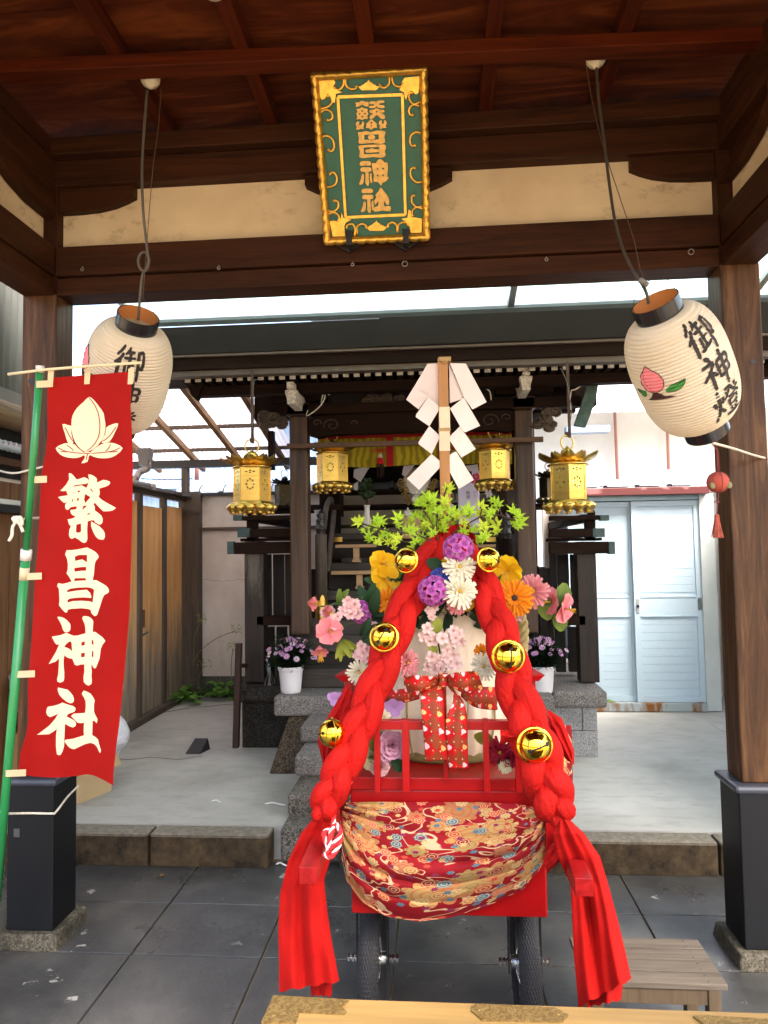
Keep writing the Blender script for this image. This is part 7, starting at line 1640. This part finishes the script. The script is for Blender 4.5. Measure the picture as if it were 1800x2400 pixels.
G4(120, 1270, k1, [[[(352, 190), (450, 190), (600, 172), (820, 126), (920, 175), (1000, 220), (1060, 280), (1090, 335), (1070, 380), (1030, 420), (1000, 490), (988, 600), (980, 720), (950, 876), (1035, 876), (1150, 940), (1260, 1005), (1310, 1070), (1325, 1130), (1300, 1170), (1215, 1215), (1180, 1280), (1110, 1500), (1060, 1650), (1030, 1690), (990, 1698), (950, 1665), (915, 1620), (905, 1560), (850, 1535), (690, 1518), (480, 1530), (382, 1550), (368, 1605), (340, 1620), (305, 1605), (240, 1530), (178, 1450), (190, 1340), (185, 1230), (175, 1080), (135, 1010), (160, 942), (260, 962), (330, 948), (470, 905), (450, 870), (405, 790), (350, 716), (378, 640), (380, 500), (360, 390), (320, 285)],
    [(545, 335), (640, 298), (820, 298), (818, 468), (712, 400), (545, 435)], [(530, 598), (700, 575), (804, 574), (798, 658), (680, 662), (532, 680)], [(548, 830), (780, 828), (808, 880), (640, 888), (520, 898), (528, 860)],
    [(362, 1112), (440, 1070), (600, 1048), (800, 1040), (880, 1046), (960, 1075), (982, 1110), (965, 1240), (948, 1382), (870, 1360), (700, 1346), (500, 1355), (372, 1388), (375, 1328), (430, 1298), (560, 1278), (740, 1270), (915, 1282), (920, 1245), (890, 1165), (815, 1095), (600, 1112), (362, 1152)]]])
G4(100, 1430, k1, [[[(345, 148), (420, 158), (490, 182), (560, 235), (620, 300), (640, 350), (636, 440), (610, 485), (545, 512), (500, 500), (460, 440), (430, 340), (380, 240), (342, 175)]],
    [[(208, 606), (400, 575), (540, 520), (640, 560), (710, 585), (790, 582), (980, 530), (975, 400), (960, 320), (905, 190), (925, 140), (990, 136), (1060, 150), (1120, 195), (1160, 250), (1150, 380), (1148, 498), (1200, 496), (1290, 560), (1370, 620), (1435, 705), (1370, 790), (1330, 880), (1315, 1020), (1300, 1110), (1260, 1220), (1212, 1332), (1165, 1325), (1120, 1232), (1112, 1300), (1124, 1400), (1115, 1500), (1126, 1600), (1115, 1690), (1050, 1728), (990, 1700), (940, 1640), (932, 1540), (955, 1400), (952, 1240), (870, 1245), (790, 1268), (735, 1250), (680, 1112), (600, 1100), (540, 1070), (498, 1030), (480, 1140), (482, 1280), (495, 1420), (494, 1560), (480, 1620), (440, 1645), (385, 1660), (340, 1635), (326, 1590), (355, 1480), (368, 1300), (374, 1105), (290, 1180), (135, 1232), (200, 1130), (300, 960), (382, 780), (315, 790), (270, 730)],
     [(620, 712), (660, 738), (674, 945), (620, 890), (560, 862), (490, 835), (550, 765)], [(885, 738), (962, 712), (962, 800), (888, 818)], [(880, 985), (965, 972), (960, 1070), (880, 1078)], [(1122, 684), (1150, 682), (1172, 800), (1145, 778), (1122, 780)], [(1130, 938), (1160, 936), (1158, 1080), (1122, 1060)]]])
G4(80, 1600, k1, [[[(545, 108), (650, 135), (765, 158), (830, 220), (890, 300), (912, 380), (905, 430), (870, 465), (820, 470), (740, 435), (640, 350), (570, 270), (538, 160)]],
    [[(315, 550), (450, 530), (580, 490), (645, 452), (740, 490), (900, 540), (945, 580), (948, 620), (920, 665), (850, 690), (780, 715), (738, 772), (850, 825), (920, 870), (960, 930), (950, 990), (890, 1025), (830, 1010), (705, 942), (700, 1100), (690, 1300), (685, 1450), (650, 1570), (610, 1645), (570, 1662), (520, 1638), (498, 1450), (500, 1220), (520, 1060), (440, 1120), (340, 1180), (65, 1192), (180, 1110), (350, 980), (480, 830), (552, 706), (440, 760), (360, 790), (300, 745), (275, 680), (290, 600)]],
    [[(1132, 180), (1200, 200), (1290, 250), (1350, 330), (1388, 405), (1370, 500), (1368, 650), (1390, 720), (1450, 830), (1445, 880), (1425, 930), (1390, 880), (1338, 870), (1336, 1000), (1330, 1200), (1400, 1240), (1462, 1300), (1485, 1400), (1530, 1550), (1510, 1610), (1490, 1590), (1430, 1460), (1370, 1400), (1290, 1378), (1180, 1400), (1060, 1455), (910, 1525), (830, 1500), (770, 1450), (692, 1345), (720, 1305), (900, 1280), (1140, 1205), (1134, 1100), (1140, 915), (1060, 925), (990, 915), (845, 765), (900, 710), (1165, 690), (1180, 560), (1175, 420), (1145, 350), (1088, 255)]]])
# peach crest (crop scale 500/1659 from (0, 600))
kq = 500/1659
pc_ = MB()
for lp in ([(692, 1095), (730, 1120), (770, 1170), (805, 1220), (812, 1260), (820, 1310), (815, 1370), (800, 1420), (770, 1460), (735, 1495), (690, 1518), (655, 1520), (615, 1490), (580, 1440), (560, 1370), (555, 1300), (565, 1240), (600, 1180), (650, 1135)],
           [(485, 1308), (530, 1315), (556, 1325), (555, 1380), (570, 1455), (530, 1455), (505, 1380)], [(920, 1302), (870, 1310), (825, 1335), (820, 1380), (790, 1452), (850, 1445), (895, 1370)],
           [(433, 1495), (480, 1465), (520, 1455), (570, 1462), (600, 1480), (645, 1520), (648, 1550), (600, 1570), (530, 1568), (470, 1545)], [(955, 1495), (900, 1460), (850, 1452), (790, 1462), (740, 1495), (705, 1525), (705, 1550), (760, 1570), (840, 1572), (900, 1550)],
           [(655, 1525), (700, 1525), (700, 1550), (690, 1560), (680, 1600), (632, 1612), (655, 1580), (660, 1555), (648, 1550)]):
    gly.poly([smooth_loop([(x*kq, 600+y*kq) for x, y in lp], 2)], lambda x, y, t: ban(x, y, .0022), cut=6)
gly.build('white_characters', CREAM, bn)
rl_ = MB()
for pl in ([(692, 1100), (730, 1150), (760, 1210), (775, 1290), (775, 1360), (760, 1420), (720, 1480), (670, 1518)], [(560, 1400), (590, 1470), (640, 1515), (655, 1522)], [(505, 1330), (540, 1400), (565, 1440)], [(905, 1325), (850, 1400), (800, 1440)], [(450, 1490), (520, 1520), (645, 1535)], [(520, 1470), (560, 1500), (570, 1515)], [(470, 1520), (520, 1522)], [(935, 1490), (860, 1520), (710, 1535)], [(860, 1465), (840, 1500), (820, 1515)], [(915, 1520), (850, 1525)], [(650, 1535), (700, 1535)], [(680, 1540), (670, 1585)]):
    rl_.tube(smooth_path([ban(x*kq, 600+y*kq, .0036) for x, y in pl], 10), [.0008]+[.0013]*9+[.0008], 5)
rl_.build('red_crest_lines', plain('crest_red', (.30, .01, .008), .8), bn, smooth=True)
def strap(x0, y0, x1, y1, hh, h=.006): MB().poly([[(x0, y0-hh), (x1, y1-hh), (x1, y1+hh), (x0, y0+hh)]], lambda x, y, t: ban(x, y, h if t else h-.003), thick=True).build('cream_loop', CREAMC, bn)
for y, x0, x1 in ((900, 85, 124), (1124, 68, 110), (1351, 50, 98), (1580, 34, 82), (1812, 13, 61)): strap(x0, y+1, x1, y-1, 8)
for x in (118, 204, 306): MB().poly([[(x-5, 864), (x+9, 862), (x+6, 900), (x-7, 901)]], lambda a, c2, t: ban(a, c2, .008 if t else .005), thick=True).build('cream_loop', CREAMC, bn)
# rod and pole
rdp = [P(19, 877, 2.20), P(110, 866, 2.205), P(220, 857, 2.21), P(332, 850, 2.23)]
tag(MB().tube(rdp, .0048, 8).build('banner_rod', plain('cream_rod', '#d8c8a0', .5), smooth=True), 'thin cream rod holding the top edge of the red banner', 'rod')
pt0, pt1, pt2 = P(94, 880, 2.225), P(56, 1320, 2.39), P(-42, 2400, 2.70)
pt2 = pt1+(pt1-pt0)*((pt1.z-.01)/(pt0.z-pt1.z))
q_ = P(2, 2020, 2.62)
po = thing('banner_pole', Vector((q_.x, q_.y, 0)), 'bright green metal pole leaning on the left post and carrying the red banner', 'pole')
GP = plain('green_pole_paint', (.02, .22, .06), .3, 0, var=.1, bump=0)
lowp = P(60, 1310, 2.385); e = P(2, 1990, 2.60); dirv = (e-lowp).normalized(); bot = lowp+dirv*((lowp.z-.005)/-dirv.z)
MB().tube([P(93, 872, 2.222), lowp], .0115, 16).build('upper_tube', GP, po, smooth=True)
MB().tube([lowp, bot], .0155, 16).build('lower_tube', GP, po, smooth=True)
MB().tube([P(94, 857, 2.218), P(94, 866, 2.22), P(93, 872, 2.222)], .0135, 16).build('pole_cap', plain('cap_white', '#d9cfc4', .5), po, smooth=True)
a_ = P(62, 1288, 2.378); MB().tube([a_, lowp+(lowp-a_)*.1], .0185, 18).build('joint_collar', plain('collar_white', '#d6cdc6', .5), po, smooth=True)
MB().tube([lowp+dirv*.03, lowp+dirv*.075], .0162, 16).build('paper_label', plain('label_cream', '#c9b896', .7), po, smooth=True)
# ropes on the left post
def rope(pts, label, r_=.004, n_=40, m_=ROPE, name='rope'):
    b = MB(); twist(b, pts, r_, n_*.5, 3, .5, n_*4); return tag(b.build(name, m_, smooth=True), label, 'rope', 'ropes on the posts')
rope([P(40, 1222, 2.34), P(60, 1217, 2.36), P(95, 1214, 2.5), P(140, 1212, 2.80)], 'short knotted cord tying the green pole above its white joint', .0045)
b = MB()
for k in range(3): b.tube(smooth_path([P(40, 1218, 2.33), P(30+k*9, 1212, 2.325), P(36+k*8, 1224+k*3, 2.325), P(42, 1222, 2.33)], 10), .006, 6)
b.tube(smooth_path([P(40, 1222, 2.33), P(30, 1235, 2.33), P(28, 1255, 2.33), P(21, 1268, 2.33)], 10), .0055, 6); b.tube(smooth_path([P(42, 1222, 2.33), P(50, 1236, 2.33), P(54, 1247, 2.33)], 8), .0055, 6)
tag(b.build('rope_knot', ROPE, smooth=True), 'cream rope knot with hanging ends beside the green pole', 'knot')
rope([P(-20, 1098, 3.4), P(20, 1108, 2.9), P(45, 1108, 2.81)], 'thin cream rope coming in from the left edge to the post', .004)
rope([P(45, 1108, 2.81), P(75, 1100, 2.8), P(140, 1085, 2.80), P(150, 1085, 2.95)], 'thin cream rope crossing the left post behind the pole', .004)
bx_ = XL+.022; zr_ = P(60, 1905, 2.80).z
rope([P(4, 1900, 2.56), P(-1, 1906, 2.58), P(20, 1907, 2.72), Vector((-1.66, 2.797, zr_)), Vector((bx_-.004, 2.797, zr_)), Vector((bx_+.01, 2.81, zr_+.002)), Vector((bx_+.008, 2.90, zr_+.03)), Vector((bx_+.007, 2.99, zr_+.045))], 'white rope round the black post sleeve tying the foot of the green pole', .0042, 60)
# ================================================================ paper lanterns
n = NT('lantern_paper', .8, 0, .2); v = n.coord(); sx = n.add('SeparateXYZ'); n.L(v, sx.inputs[0])
a_ = n.noise(v, 5, 5); n.col(n.ramp(a_, [(.3, '#e2d3b6'), (.7, '#f2e8d4')]))
tr = n.add('BsdfTranslucent'); tr.inputs[0].default_value = (.82, .74, .6, 1); mx = n.add('MixShader'); mx.inputs[0].default_value = .35
n.L(n.b.outputs[0], mx.inputs[1]); n.L(tr.outputs[0], mx.inputs[2]); n.L(mx.outputs[0], n.n['Material Output'].inputs[0]); LPAP = n.m
BLKL = plain('black_lacquer_ring', (.012, .012, .014), .22, 0, var=.2, bump=.02)
INKL = plain('brush_ink', (.022, .016, .013), .75, bump=0)
LR, LH = .150, .41       # radius, body height
def lrad(z):
    t = (z/LH)*2; k_ = abs(t); base = (1-k_**2.7)**.5 if k_ < 1 else 0
    return .068+(LR-.068)*min(1, base)
def lsurf(a, z, h=0): # angle (0 = facing -Y), height
    rib = abs(math.sin((z/LH+.5)*PI*36))**.8; r_ = lrad(z)+.0042*rib+h
    return Vector((math.sin(a)*r_, -math.cos(a)*r_, z))
CH = {   # brush strokes: (points, widths) in a 100 box, y down
'御': [([(22, 4), (16, 16), (6, 30)], 7), ([(24, 24), (18, 38), (4, 54)], 7), ([(17, 40), (16, 60), (15, 94)], 8), ([(44, 6), (40, 14), (32, 24)], 6), ([(38, 18), (60, 15)], 6), ([(30, 34), (64, 30)], 6), ([(48, 18), (47, 50), (48, 74)], 7), ([(48, 52), (62, 50)], 5.5), ([(36, 50), (36, 78)], 6), ([(28, 84), (48, 77), (66, 70)], 7), ([(72, 16), (90, 14), (89, 40), (86, 60), (80, 56)], 7), ([(74, 14), (74, 50), (74, 96)], 7.5)],
'神': [([(22, 2), (30, 10), (32, 16)], 8), ([(8, 26), (38, 22), (26, 42), (4, 62)], 7), ([(25, 40), (25, 96)], 8), ([(28, 48), (40, 60)], 8), ([(48, 28), (50, 72)], 7), ([(48, 28), (88, 24), (86, 68)], 7.5), ([(50, 47), (86, 44)], 6), ([(50, 70), (86, 66)], 6.5), ([(67, 2), (68, 50), (68, 99)], 8)],
'燈': [([(6, 34), (10, 48)], 8), ([(34, 26), (30, 42)], 6.5), ([(21, 4), (21, 40), (16, 66), (2, 94)], 7.5), ([(22, 60), (34, 72)], 7.5), ([(44, 10), (60, 8), (52, 24), (38, 38)], 5.5), ([(44, 20), (50, 26)], 5), ([(62, 6), (72, 22), (94, 38)], 6.5), ([(88, 6), (78, 14)], 5), ([(94, 18), (82, 24)], 5), ([(52, 36), (80, 34)], 5.5), ([(50, 46), (52, 64)], 6), ([(50, 46), (82, 44), (80, 62)], 6), ([(52, 63), (80, 61)], 5.5), ([(56, 70), (60, 80)], 5.5), ([(80, 68), (72, 82)], 5.5), ([(42, 90), (70, 86), (98, 84)], 7)],
}
def brush(mb, ch, a0, z0, s_, rn):
    for si, (pts, w_) in enumerate(CH[ch]):
        pp = smooth_path([Vector((x, y, 0)) for x, y in pts], 14); k = len(pp)-1
        row = []
        for i, p in enumerate(pp):
            t = (pp[min(i+1, k)]-pp[max(i-1, 0)]).normalized(); nn = Vector((-t.y, t.x, 0)); q = i/k
            ww = w_*(.55+.35*math.sin(PI*min(1, q*1.0))+.25*(1-q)*(q < .3)+.15*(q > .8))*(1+rn.uniform(-.06, .06))*.78
            row.append((p, nn, ww, t))
        st, en_ = row[0], row[-1]
        L_ = [st[0]-st[3]*w_*.45]+[p+nn*ww for p, nn, ww, t in row]+[en_[0]+en_[3]*w_*.5]
        R2 = [st[0]-st[3]*w_*.45]+[p-nn*ww for p, nn, ww, t in row]+[en_[0]+en_[3]*w_*.5]
        b0 = len(mb.v); m_ = 6
        for l, r_ in zip(L_, R2):
            for j in range(m_+1):
                q = l.lerp(r_, j/m_); a = a0+(q.x-50)/100*s_/LR; z = z0-(q.y-50)/100*s_; mb.v.append(lsurf(a, z, .0016+si*.00012))
        for i in range(len(L_)-1):
            for j in range(m_): mb.face([b0+i*(m_+1)+j, b0+i*(m_+1)+j+1, b0+(i+1)*(m_+1)+j+1, b0+(i+1)*(m_+1)+j])
def lpoly(mb, loops, a0, z0, s_, h): mb.poly(loops, lambda x, y, t: lsurf(a0+(x-50)/100*s_/LR, z0-(y-50)/100*s_, h), cut=3)
def paper_lantern(label, top, bot, ta, pa_, ph, scale=1):
    # ta: list of angles for the text columns, pa_: angles for the peaches
    t = thing('paper_lantern', (0, 0, 0), label, 'lantern', 'white paper lanterns'); rn = random.Random(2)
    b = MB(); b.grid(lambda u, v_: lsurf(u*2*PI, (v_-.5)*LH), 72, 36*6, closeu=True); b.build('paper_shade', LPAP, t, smooth=True, local=True)
    for z0, z1, nm in ((LH/2-.004, LH/2+.048, 'top_ring'), (-LH/2-.048, -LH/2+.004, 'bottom_ring')):
        b = MB(); b.lathe([(.070, z0), (.072, z0), (.072, z1), (.069, z1)], None, 48); b.build(nm, BLKL, t, smooth=False, local=True)
        b = MB(); b.lathe([(.0685, z0), (.0685, z1)], None, 48); b.build(nm+'_lining', plain('ring_lining', '#b5733a', .6), t, smooth=True, local=True)
    b = MB(); b.lathe([(.001, -LH/2-.04), (.067, -LH/2-.04)], None, 24); b.build('base_disc', plain('ring_lining', '#b5733a', .6), t, local=True)
    for a in ta:
        g = MB()
        for i, ch in enumerate('御神燈'): brush(g, ch, a, .130-i*.118, .117, rn)
        g.build('brush_writing', INKL, t, local=True)
    for a in pa_:
        g = MB(); g2 = MB(); g3 = MB(); g4 = MB()
        body = smooth_loop([(48, 6), (60, 16), (76, 30), (82, 48), (76, 66), (60, 76), (40, 76), (26, 64), (22, 46), (28, 28), (40, 16)], 3)
        lpoly(g, [body], a, .055, .13, .0014); g.build('peach_print', plain('peach_pink', '#e8848a', .8, var=.12), t, local=True)
        lpoly(g2, [smooth_loop([(78, 78), (92, 66), (112, 62), (128, 60), (118, 76), (98, 84)], 3)], a, .055, .13, .0014); lpoly(g2, [smooth_loop([(26, 78), (10, 70), (-4, 70), (2, 82), (16, 90)], 3)], a, .055, .13, .0014)
        g2.build('leaf_print', plain('print_green', '#3f8a3a', .8), t, local=True)
        lpoly(g3, [[(44, 78), (58, 78), (74, 90), (100, 96), (60, 98), (20, 100), (36, 90)]], a, .055, .13, .0014); g3.build('branch_print', plain('print_brown', '#3c1f1c', .8), t, local=True)
        def ln_(pl, r_=.0009): g4.tube([lsurf(a+(x-50)/100*.13/LR, 0.055-(y-50)/100*.13, .0018) for x, y in pl], r_, 5, cap=False)
        ln_(body+[body[0]], .0014); ln_([tuple(q)[:2] for q in smooth_path([Vector((38, 18, 0)), Vector((32, 44, 0)), Vector((42, 70, 0)), Vector((50, 76, 0))], 10)]); ln_([(80, 80), (100, 72), (124, 62)]); ln_([(24, 80), (10, 78), (0, 73)])
        ln_(smooth_loop([(78, 78), (92, 66), (112, 62), (128, 60), (118, 76), (98, 84)], 3)); ln_(smooth_loop([(26, 78), (10, 70), (-4, 70), (2, 82), (16, 90)], 3))
        g4.build('print_outline', INKL, t, smooth=True, local=True)
    h_ = MB(); h_.tube(smooth_path([Vector((-.07, 0, LH/2+.03)), Vector((-.068, 0, LH/2+.075)), Vector((-.03, 0, LH/2+.105)), Vector((0, 0, LH/2+.115)), Vector((.03, 0, LH/2+.105)), Vector((.068, 0, LH/2+.075)), Vector((.07, 0, LH/2+.03))], 24), .0011, 5); h_.build('wire_handle', BLACKM, t, local=True)
    ax = (top-bot).normalized(); q = ax.to_track_quat('Z', 'Y').to_matrix()
    # keep local -Y towards the viewer
    yl = Vector((0, 1, 0)); yl = (yl-ax*yl.dot(ax)).normalized(); xl_ = yl.cross(ax); M3 = Matrix((xl_, yl, ax)).transposed() @ Matrix.Rotation(ph, 3, 'Z')
    t.rotation_euler = M3.to_euler(); t.location = (top+bot)/2; t.scale = (scale,)*3; return t, M3
LT, LB = P(1532, 700, 2.10), P(1660, 1020, 2.34)
pl1, M1 = paper_lantern('right-hand white paper lantern, tilted, with its full black writing and a pink peach in view', LT, LB, [R(13), R(193)], [R(-64), R(116)], R(0), .95)
LT2, LB2 = P(322, 752, 2.40), P(274, 1000, 2.66)
pl2, M2 = paper_lantern('left-hand white paper lantern, half hidden behind the top of the red banner', LT2, LB2, [R(34), R(214)], [R(-42), R(138)], R(0), 1.0)
# ceiling sockets and cords
for px, py, L_, lb, lc in ((352, 197, pl2, 'white porcelain ceiling socket above the left paper lantern', 'l'), (1397, 150, pl1, 'white porcelain ceiling socket above the right paper lantern', 'r')):
    c_ = Z(px, py+8, CZ-.05); c_.z = CZ
    t = thing('ceiling_socket', c_, lb, 'socket', 'porcelain ceiling sockets')
    MB().lathe([(.034, 0), (.036, -.012), (.034, -.028), (.026, -.04), (.012, -.047), (.009, -.052), (.001, -.052)], Matrix.Translation(c_) , 24).build('porcelain_cup', plain('porcelain_socket', '#cbbd9f', .3, bump=0), t, smooth=True)
c_ = Z(500, -6, CZ-.05); c_.z = CZ; t = thing('ceiling_socket', c_, 'white porcelain ceiling socket cut by the top edge of the picture', 'socket', 'porcelain ceiling sockets'); MB().lathe([(.040, 0), (.042, -.012), (.040, -.028), (.03, -.04), (.012, -.047), (.001, -.05)], Matrix.Translation(c_), 24).build('porcelain_cup', plain('porcelain_socket', '#cbbd9f', .3, bump=0), t, smooth=True)
CABL = plain('brown_cable', '#2b2620', .5)
s0 = Z(352, 205, CZ-.05); s1 = Z(1397, 158, CZ-.05); s0.z -= .0
cab = smooth_path([P(345, 212, 2.30), P(338, 300, 2.28), P(333, 400, 2.26), P(336, 500, 2.23), P(346, 590, 2.30), P(349, 612, 2.31), P(342, 634, 2.32), P(330, 630, 2.32), P(324, 612, 2.32), P(330, 594, 2.32), P(342, 592, 2.325), P(348, 608, 2.33), P(340, 632, 2.34), P(333, 650, 2.35), P(328, 700, 2.37), P(324, 750, 2.40)], 90)
tag(MB().tube(cab, .0048, 8).build('hanging_cable', plain('grey_brown_cable', '#4b453c', .5), smooth=True), 'grey-brown cord with a looped knot holding the left paper lantern', 'cord', 'paper lantern cords')
cab = smooth_path([P(1398, 160, 2.28), P(1404, 240, 2.27), P(1416, 330, 2.25), P(1428, 430, 2.22), P(1442, 520, 2.18), P(1462, 590, 2.14), P(1490, 645, 2.11), P(1506, 668, 2.10), P(1516, 690, 2.09), P(1520, 712, 2.10)], 70)
tag(MB().tube(cab, .0048, 8).build('hanging_cable', plain('brown_cable2', '#3a332a', .5), smooth=True), 'dark curved cord holding the right paper lantern', 'cord', 'paper lantern cords')
MB().tube(smooth_path([P(1500, 655, 2.095), P(1512, 664, 2.09), P(1519, 668, 2.09)], 6), .008, 8).build('cord_clip', plain('clip_grey', '#77736a', .5), None, smooth=True)
tag(bpy.data.objects['cord_clip'], 'small grey clip where the dark cord meets the right paper lantern', 'clip')
for pts, lb in (([P(378, 205, 2.31), P(372, 290, 2.3), P(358, 400, 2.27), P(348, 520, 2.28), P(342, 600, 2.31), P(338, 660, 2.34), P(334, 705, 2.38)], 'thin wire beside the left lantern cord'), ([P(1372, 140, 2.31), P(1385, 220, 2.30), P(1410, 330, 2.27), P(1452, 460, 2.2), P(1485, 560, 2.15), P(1500, 630, 2.12), P(1512, 655, 2.11)], 'thin wire beside the right lantern cord')):
    tag(MB().tube(smooth_path(pts, 30), .0014, 5).build('thin_wire', plain('thin_wire_brown', '#4a3a26', .6), smooth=True), lb, 'wire', 'thin lantern wires')
bo = LB+(LB-LT).normalized()*.03
rope([bo, P(1720, 1052, 2.5), P(1770, 1068, 2.75), P(1812, 1078, 2.9)], 'cream twisted rope pulling the foot of the right lantern towards the right edge', .0042, 50)
# hanging ball with tassel
hb_ = thing('hanging_ball', P(1683, 1130, 2.42), 'small red wrapped ball with a faded red tassel hanging beside the right post', 'ornament')
OLDR = plain('faded_red_cloth', '#a04434', .8, var=.2)
c_ = P(1683, 1130, 2.42); b = MB(); b.ball(c_, (.036, .036, .034), 16); b.build('ball', OLDR, hb_, smooth=True)
b = MB(); b.tube([c_+Vector((.0, 0, .2)), c_+Vector((0, 0, .033))], .0022, 6); b.tube([bo, c_+Vector((.005, 0, .1)), c_+Vector((.004, 0, .033))], .0018, 6); b.tube([c_-Vector((0, 0, .034)), P(1680, 1205, 2.42)], .0016, 6)
for a in (0, .8, 1.6, 2.4): b.tube([c_+Vector((math.cos(a)*math.cos(t)*.0368, math.sin(a)*math.cos(t)*.0368, math.sin(t)*.0348)) for t in [k*PI/12 for k in range(25)]], .001, 4)
for s_ in (-1, 1): b.tube([P(1680, 1178, 2.42), P(1680+s_*7, 1176, 2.42), P(1680+s_*2, 1174, 2.42)], .002, 5)
b.build('cord', plain('faded_cord', '#7d3838', .8), hb_, smooth=True)
b = MB()
for s_ in (-1, 1): b.ball(c_+Vector((s_*.026, -.022, -.012)), (.010, .006, .012), 6)
b.build('green_patch', plain('faded_green', '#7c7a55', .8), hb_, smooth=True)
b = MB(); rn = random.Random(3); tp = P(1680, 1206, 2.42)
for i in range(60):
    a = rn.uniform(0, 6.28); r_ = rn.uniform(.002, .006); r2 = rn.uniform(.004, .019); b.tube([tp+Vector((math.cos(a)*r_, math.sin(a)*r_, 0)), tp+Vector((math.cos(a)*r_*1.3, math.sin(a)*r_*1.3, -.02)), tp+Vector((math.cos(a)*r2, math.sin(a)*r2, -.072-rn.uniform(0, .006)))], .0016, 4)
b.build('tassel', plain('faded_tassel', '#a5513f', .85, var=.3, sc_=60), hb_)
# ================================================================ offering box (near edge) and stool
ob = thing('offering_chest', (.3, .95, 0), 'pale oak offering chest with engraved brass fittings at the bottom of the view', 'chest')
OAK = wood('pale_oak', '#735a33', '#9c7d4a', 0, .45, 10, bump=.15); OAKY = wood('pale_oak_y', '#735a33', '#9c7d4a', 1, .45, 10, bump=.15)
oz = .76; cL = Z(645, 2334, oz); yb = cL.y; xl_ = cL.x; xr_ = 1.15
MB().box(xl_, xr_, yb-.10, yb, oz-.05, oz).build('back_rail', OAK, ob, bevel=.004)
MB().box(xl_, xl_+.08, yb-.75, yb-.1005, oz-.05, oz).build('side_rail', OAKY, ob, bevel=.004)
MB().box(xr_-.08, xr_, yb-.75, yb-.1005, oz-.05, oz).build('side_rail', OAKY, ob, bevel=.004)
MB().box(xl_+.0805, xr_-.0805, yb-.75, yb-.67, oz-.05, oz).build('front_rail', OAK, ob, bevel=.004)
MB().box(xl_+.02, xr_-.02, yb-.73, yb-.02, .0, oz-.051).build('chest_body', OAK, ob, bevel=.003)
MB().box(xl_+.081, xr_-.081, yb-.66, yb-.101, oz-.045, oz-.03).build('recessed_top', OAK, ob)
n = NT('engraved_brass', .5, .6, .5); v = n.coord(); wv = n.add('TexVoronoi'); wv.feature = 'DISTANCE_TO_EDGE'; wv.inputs['Scale'].default_value = 55; n.L(v, wv.inputs['Vector'])
mg = n.add('TexNoise'); mg.inputs['Scale'].default_value = 60; mg.inputs['Distortion'].default_value = 3; n.L(v, mg.inputs['Vector'])
n.col(n.ramp(mg.outputs['Fac'], [(.42, '#6b552f'), (.5, '#7b6338'), (.6, '#8a7144')])); n.bump(mg.outputs['Fac'], .35, .003); BRASS = n.m
def plate(lp, z=.0035):
    b = MB(); b.poly([lp], lambda x, y, t: Z(x, y, oz)+Vector((0, 0, z if t else .0002)), thick=True); b.build('brass_fitting', BRASS, ob)
plate([(641, 2337), (806, 2346), (818, 2350), (800, 2362), (812, 2374), (806, 2380), (702, 2374), (694, 2400), (612, 2400)])
plate([(1108, 2358), (1128, 2357), (1300, 2366), (1332, 2382), (1318, 2398), (1130, 2394), (1104, 2372)])
plate([(1624, 2386), (1640, 2383), (1860, 2396), (1860, 2420), (1660, 2412)])
b = MB()
for x, y in ((700, 2350), (798, 2356), (640, 2385), (1122, 2372), (1308, 2382), (1650, 2392)): b.ball(Z(x, y, oz)+Vector((0, 0, .0035)), (.003, .003, .0012), 5)
b.build('brass_nails', BRASS, ob, smooth=True)
stl = thing('slatted_stool', (.68, 2.4, 0), 'low weathered wooden stool with slatted top to the right of the cart', 'stool')
sz = .27; q0, q1, q2, q3 = Z(1452, 2196, sz), Z(1634, 2200, sz), Z(1707, 2310, sz), Z(1400, 2300, sz)
xa = Z(1395, 2303, sz).x-.0; xb_ = q2.x; y0_, y1_ = q2.y, q1.y; xb2 = q1.x
SLW = wood('slat_wood', '#544a3e', '#83786a', 0, .7, 20, bump=.5); LEGW = wood('leg_wood', '#4a3d2e', '#6f5c45', 2, .7)
nS = 4
for i in range(nS):
    a = y0_+(y1_-y0_)*i/nS+.004; c2 = y0_+(y1_-y0_)*(i+1)/nS-.004
    MB().box(xa-.03, xb_, a, c2, sz-.018, sz).build('slat', SLW, stl, bevel=.002)
nb2 = MB()
for i in range(nS):
    yy = y0_+(y1_-y0_)*(i+.5)/nS
    for X in (xa+.02, xb_-.05): nb2.ball((X, yy-.015, sz), (.003, .003, .001), 4); nb2.ball((X, yy+.015, sz), (.003, .003, .001), 4)
nb2.build('nail_heads', BLACKM, stl)
MB().box(xa-.01, xb_-.035, y0_+.01, y0_+.03, sz-.065, sz-.0185).build('apron', LEGW, stl, bevel=.002)
MB().box(xa-.01, xb_-.035, y1_-.03, y1_-.01, sz-.065, sz-.0185).build('apron', LEGW, stl, bevel=.002)
for X, Yq in ((xa-.01, y0_+.008), (xb_-.055, y0_+.006), (xa-.01, y1_-.045), (xb_-.055, y1_-.045)):
    MB().box(X, X+.036, Yq, Yq+.036, .001, sz-.0187).build('leg', LEGW, stl, bevel=.002)
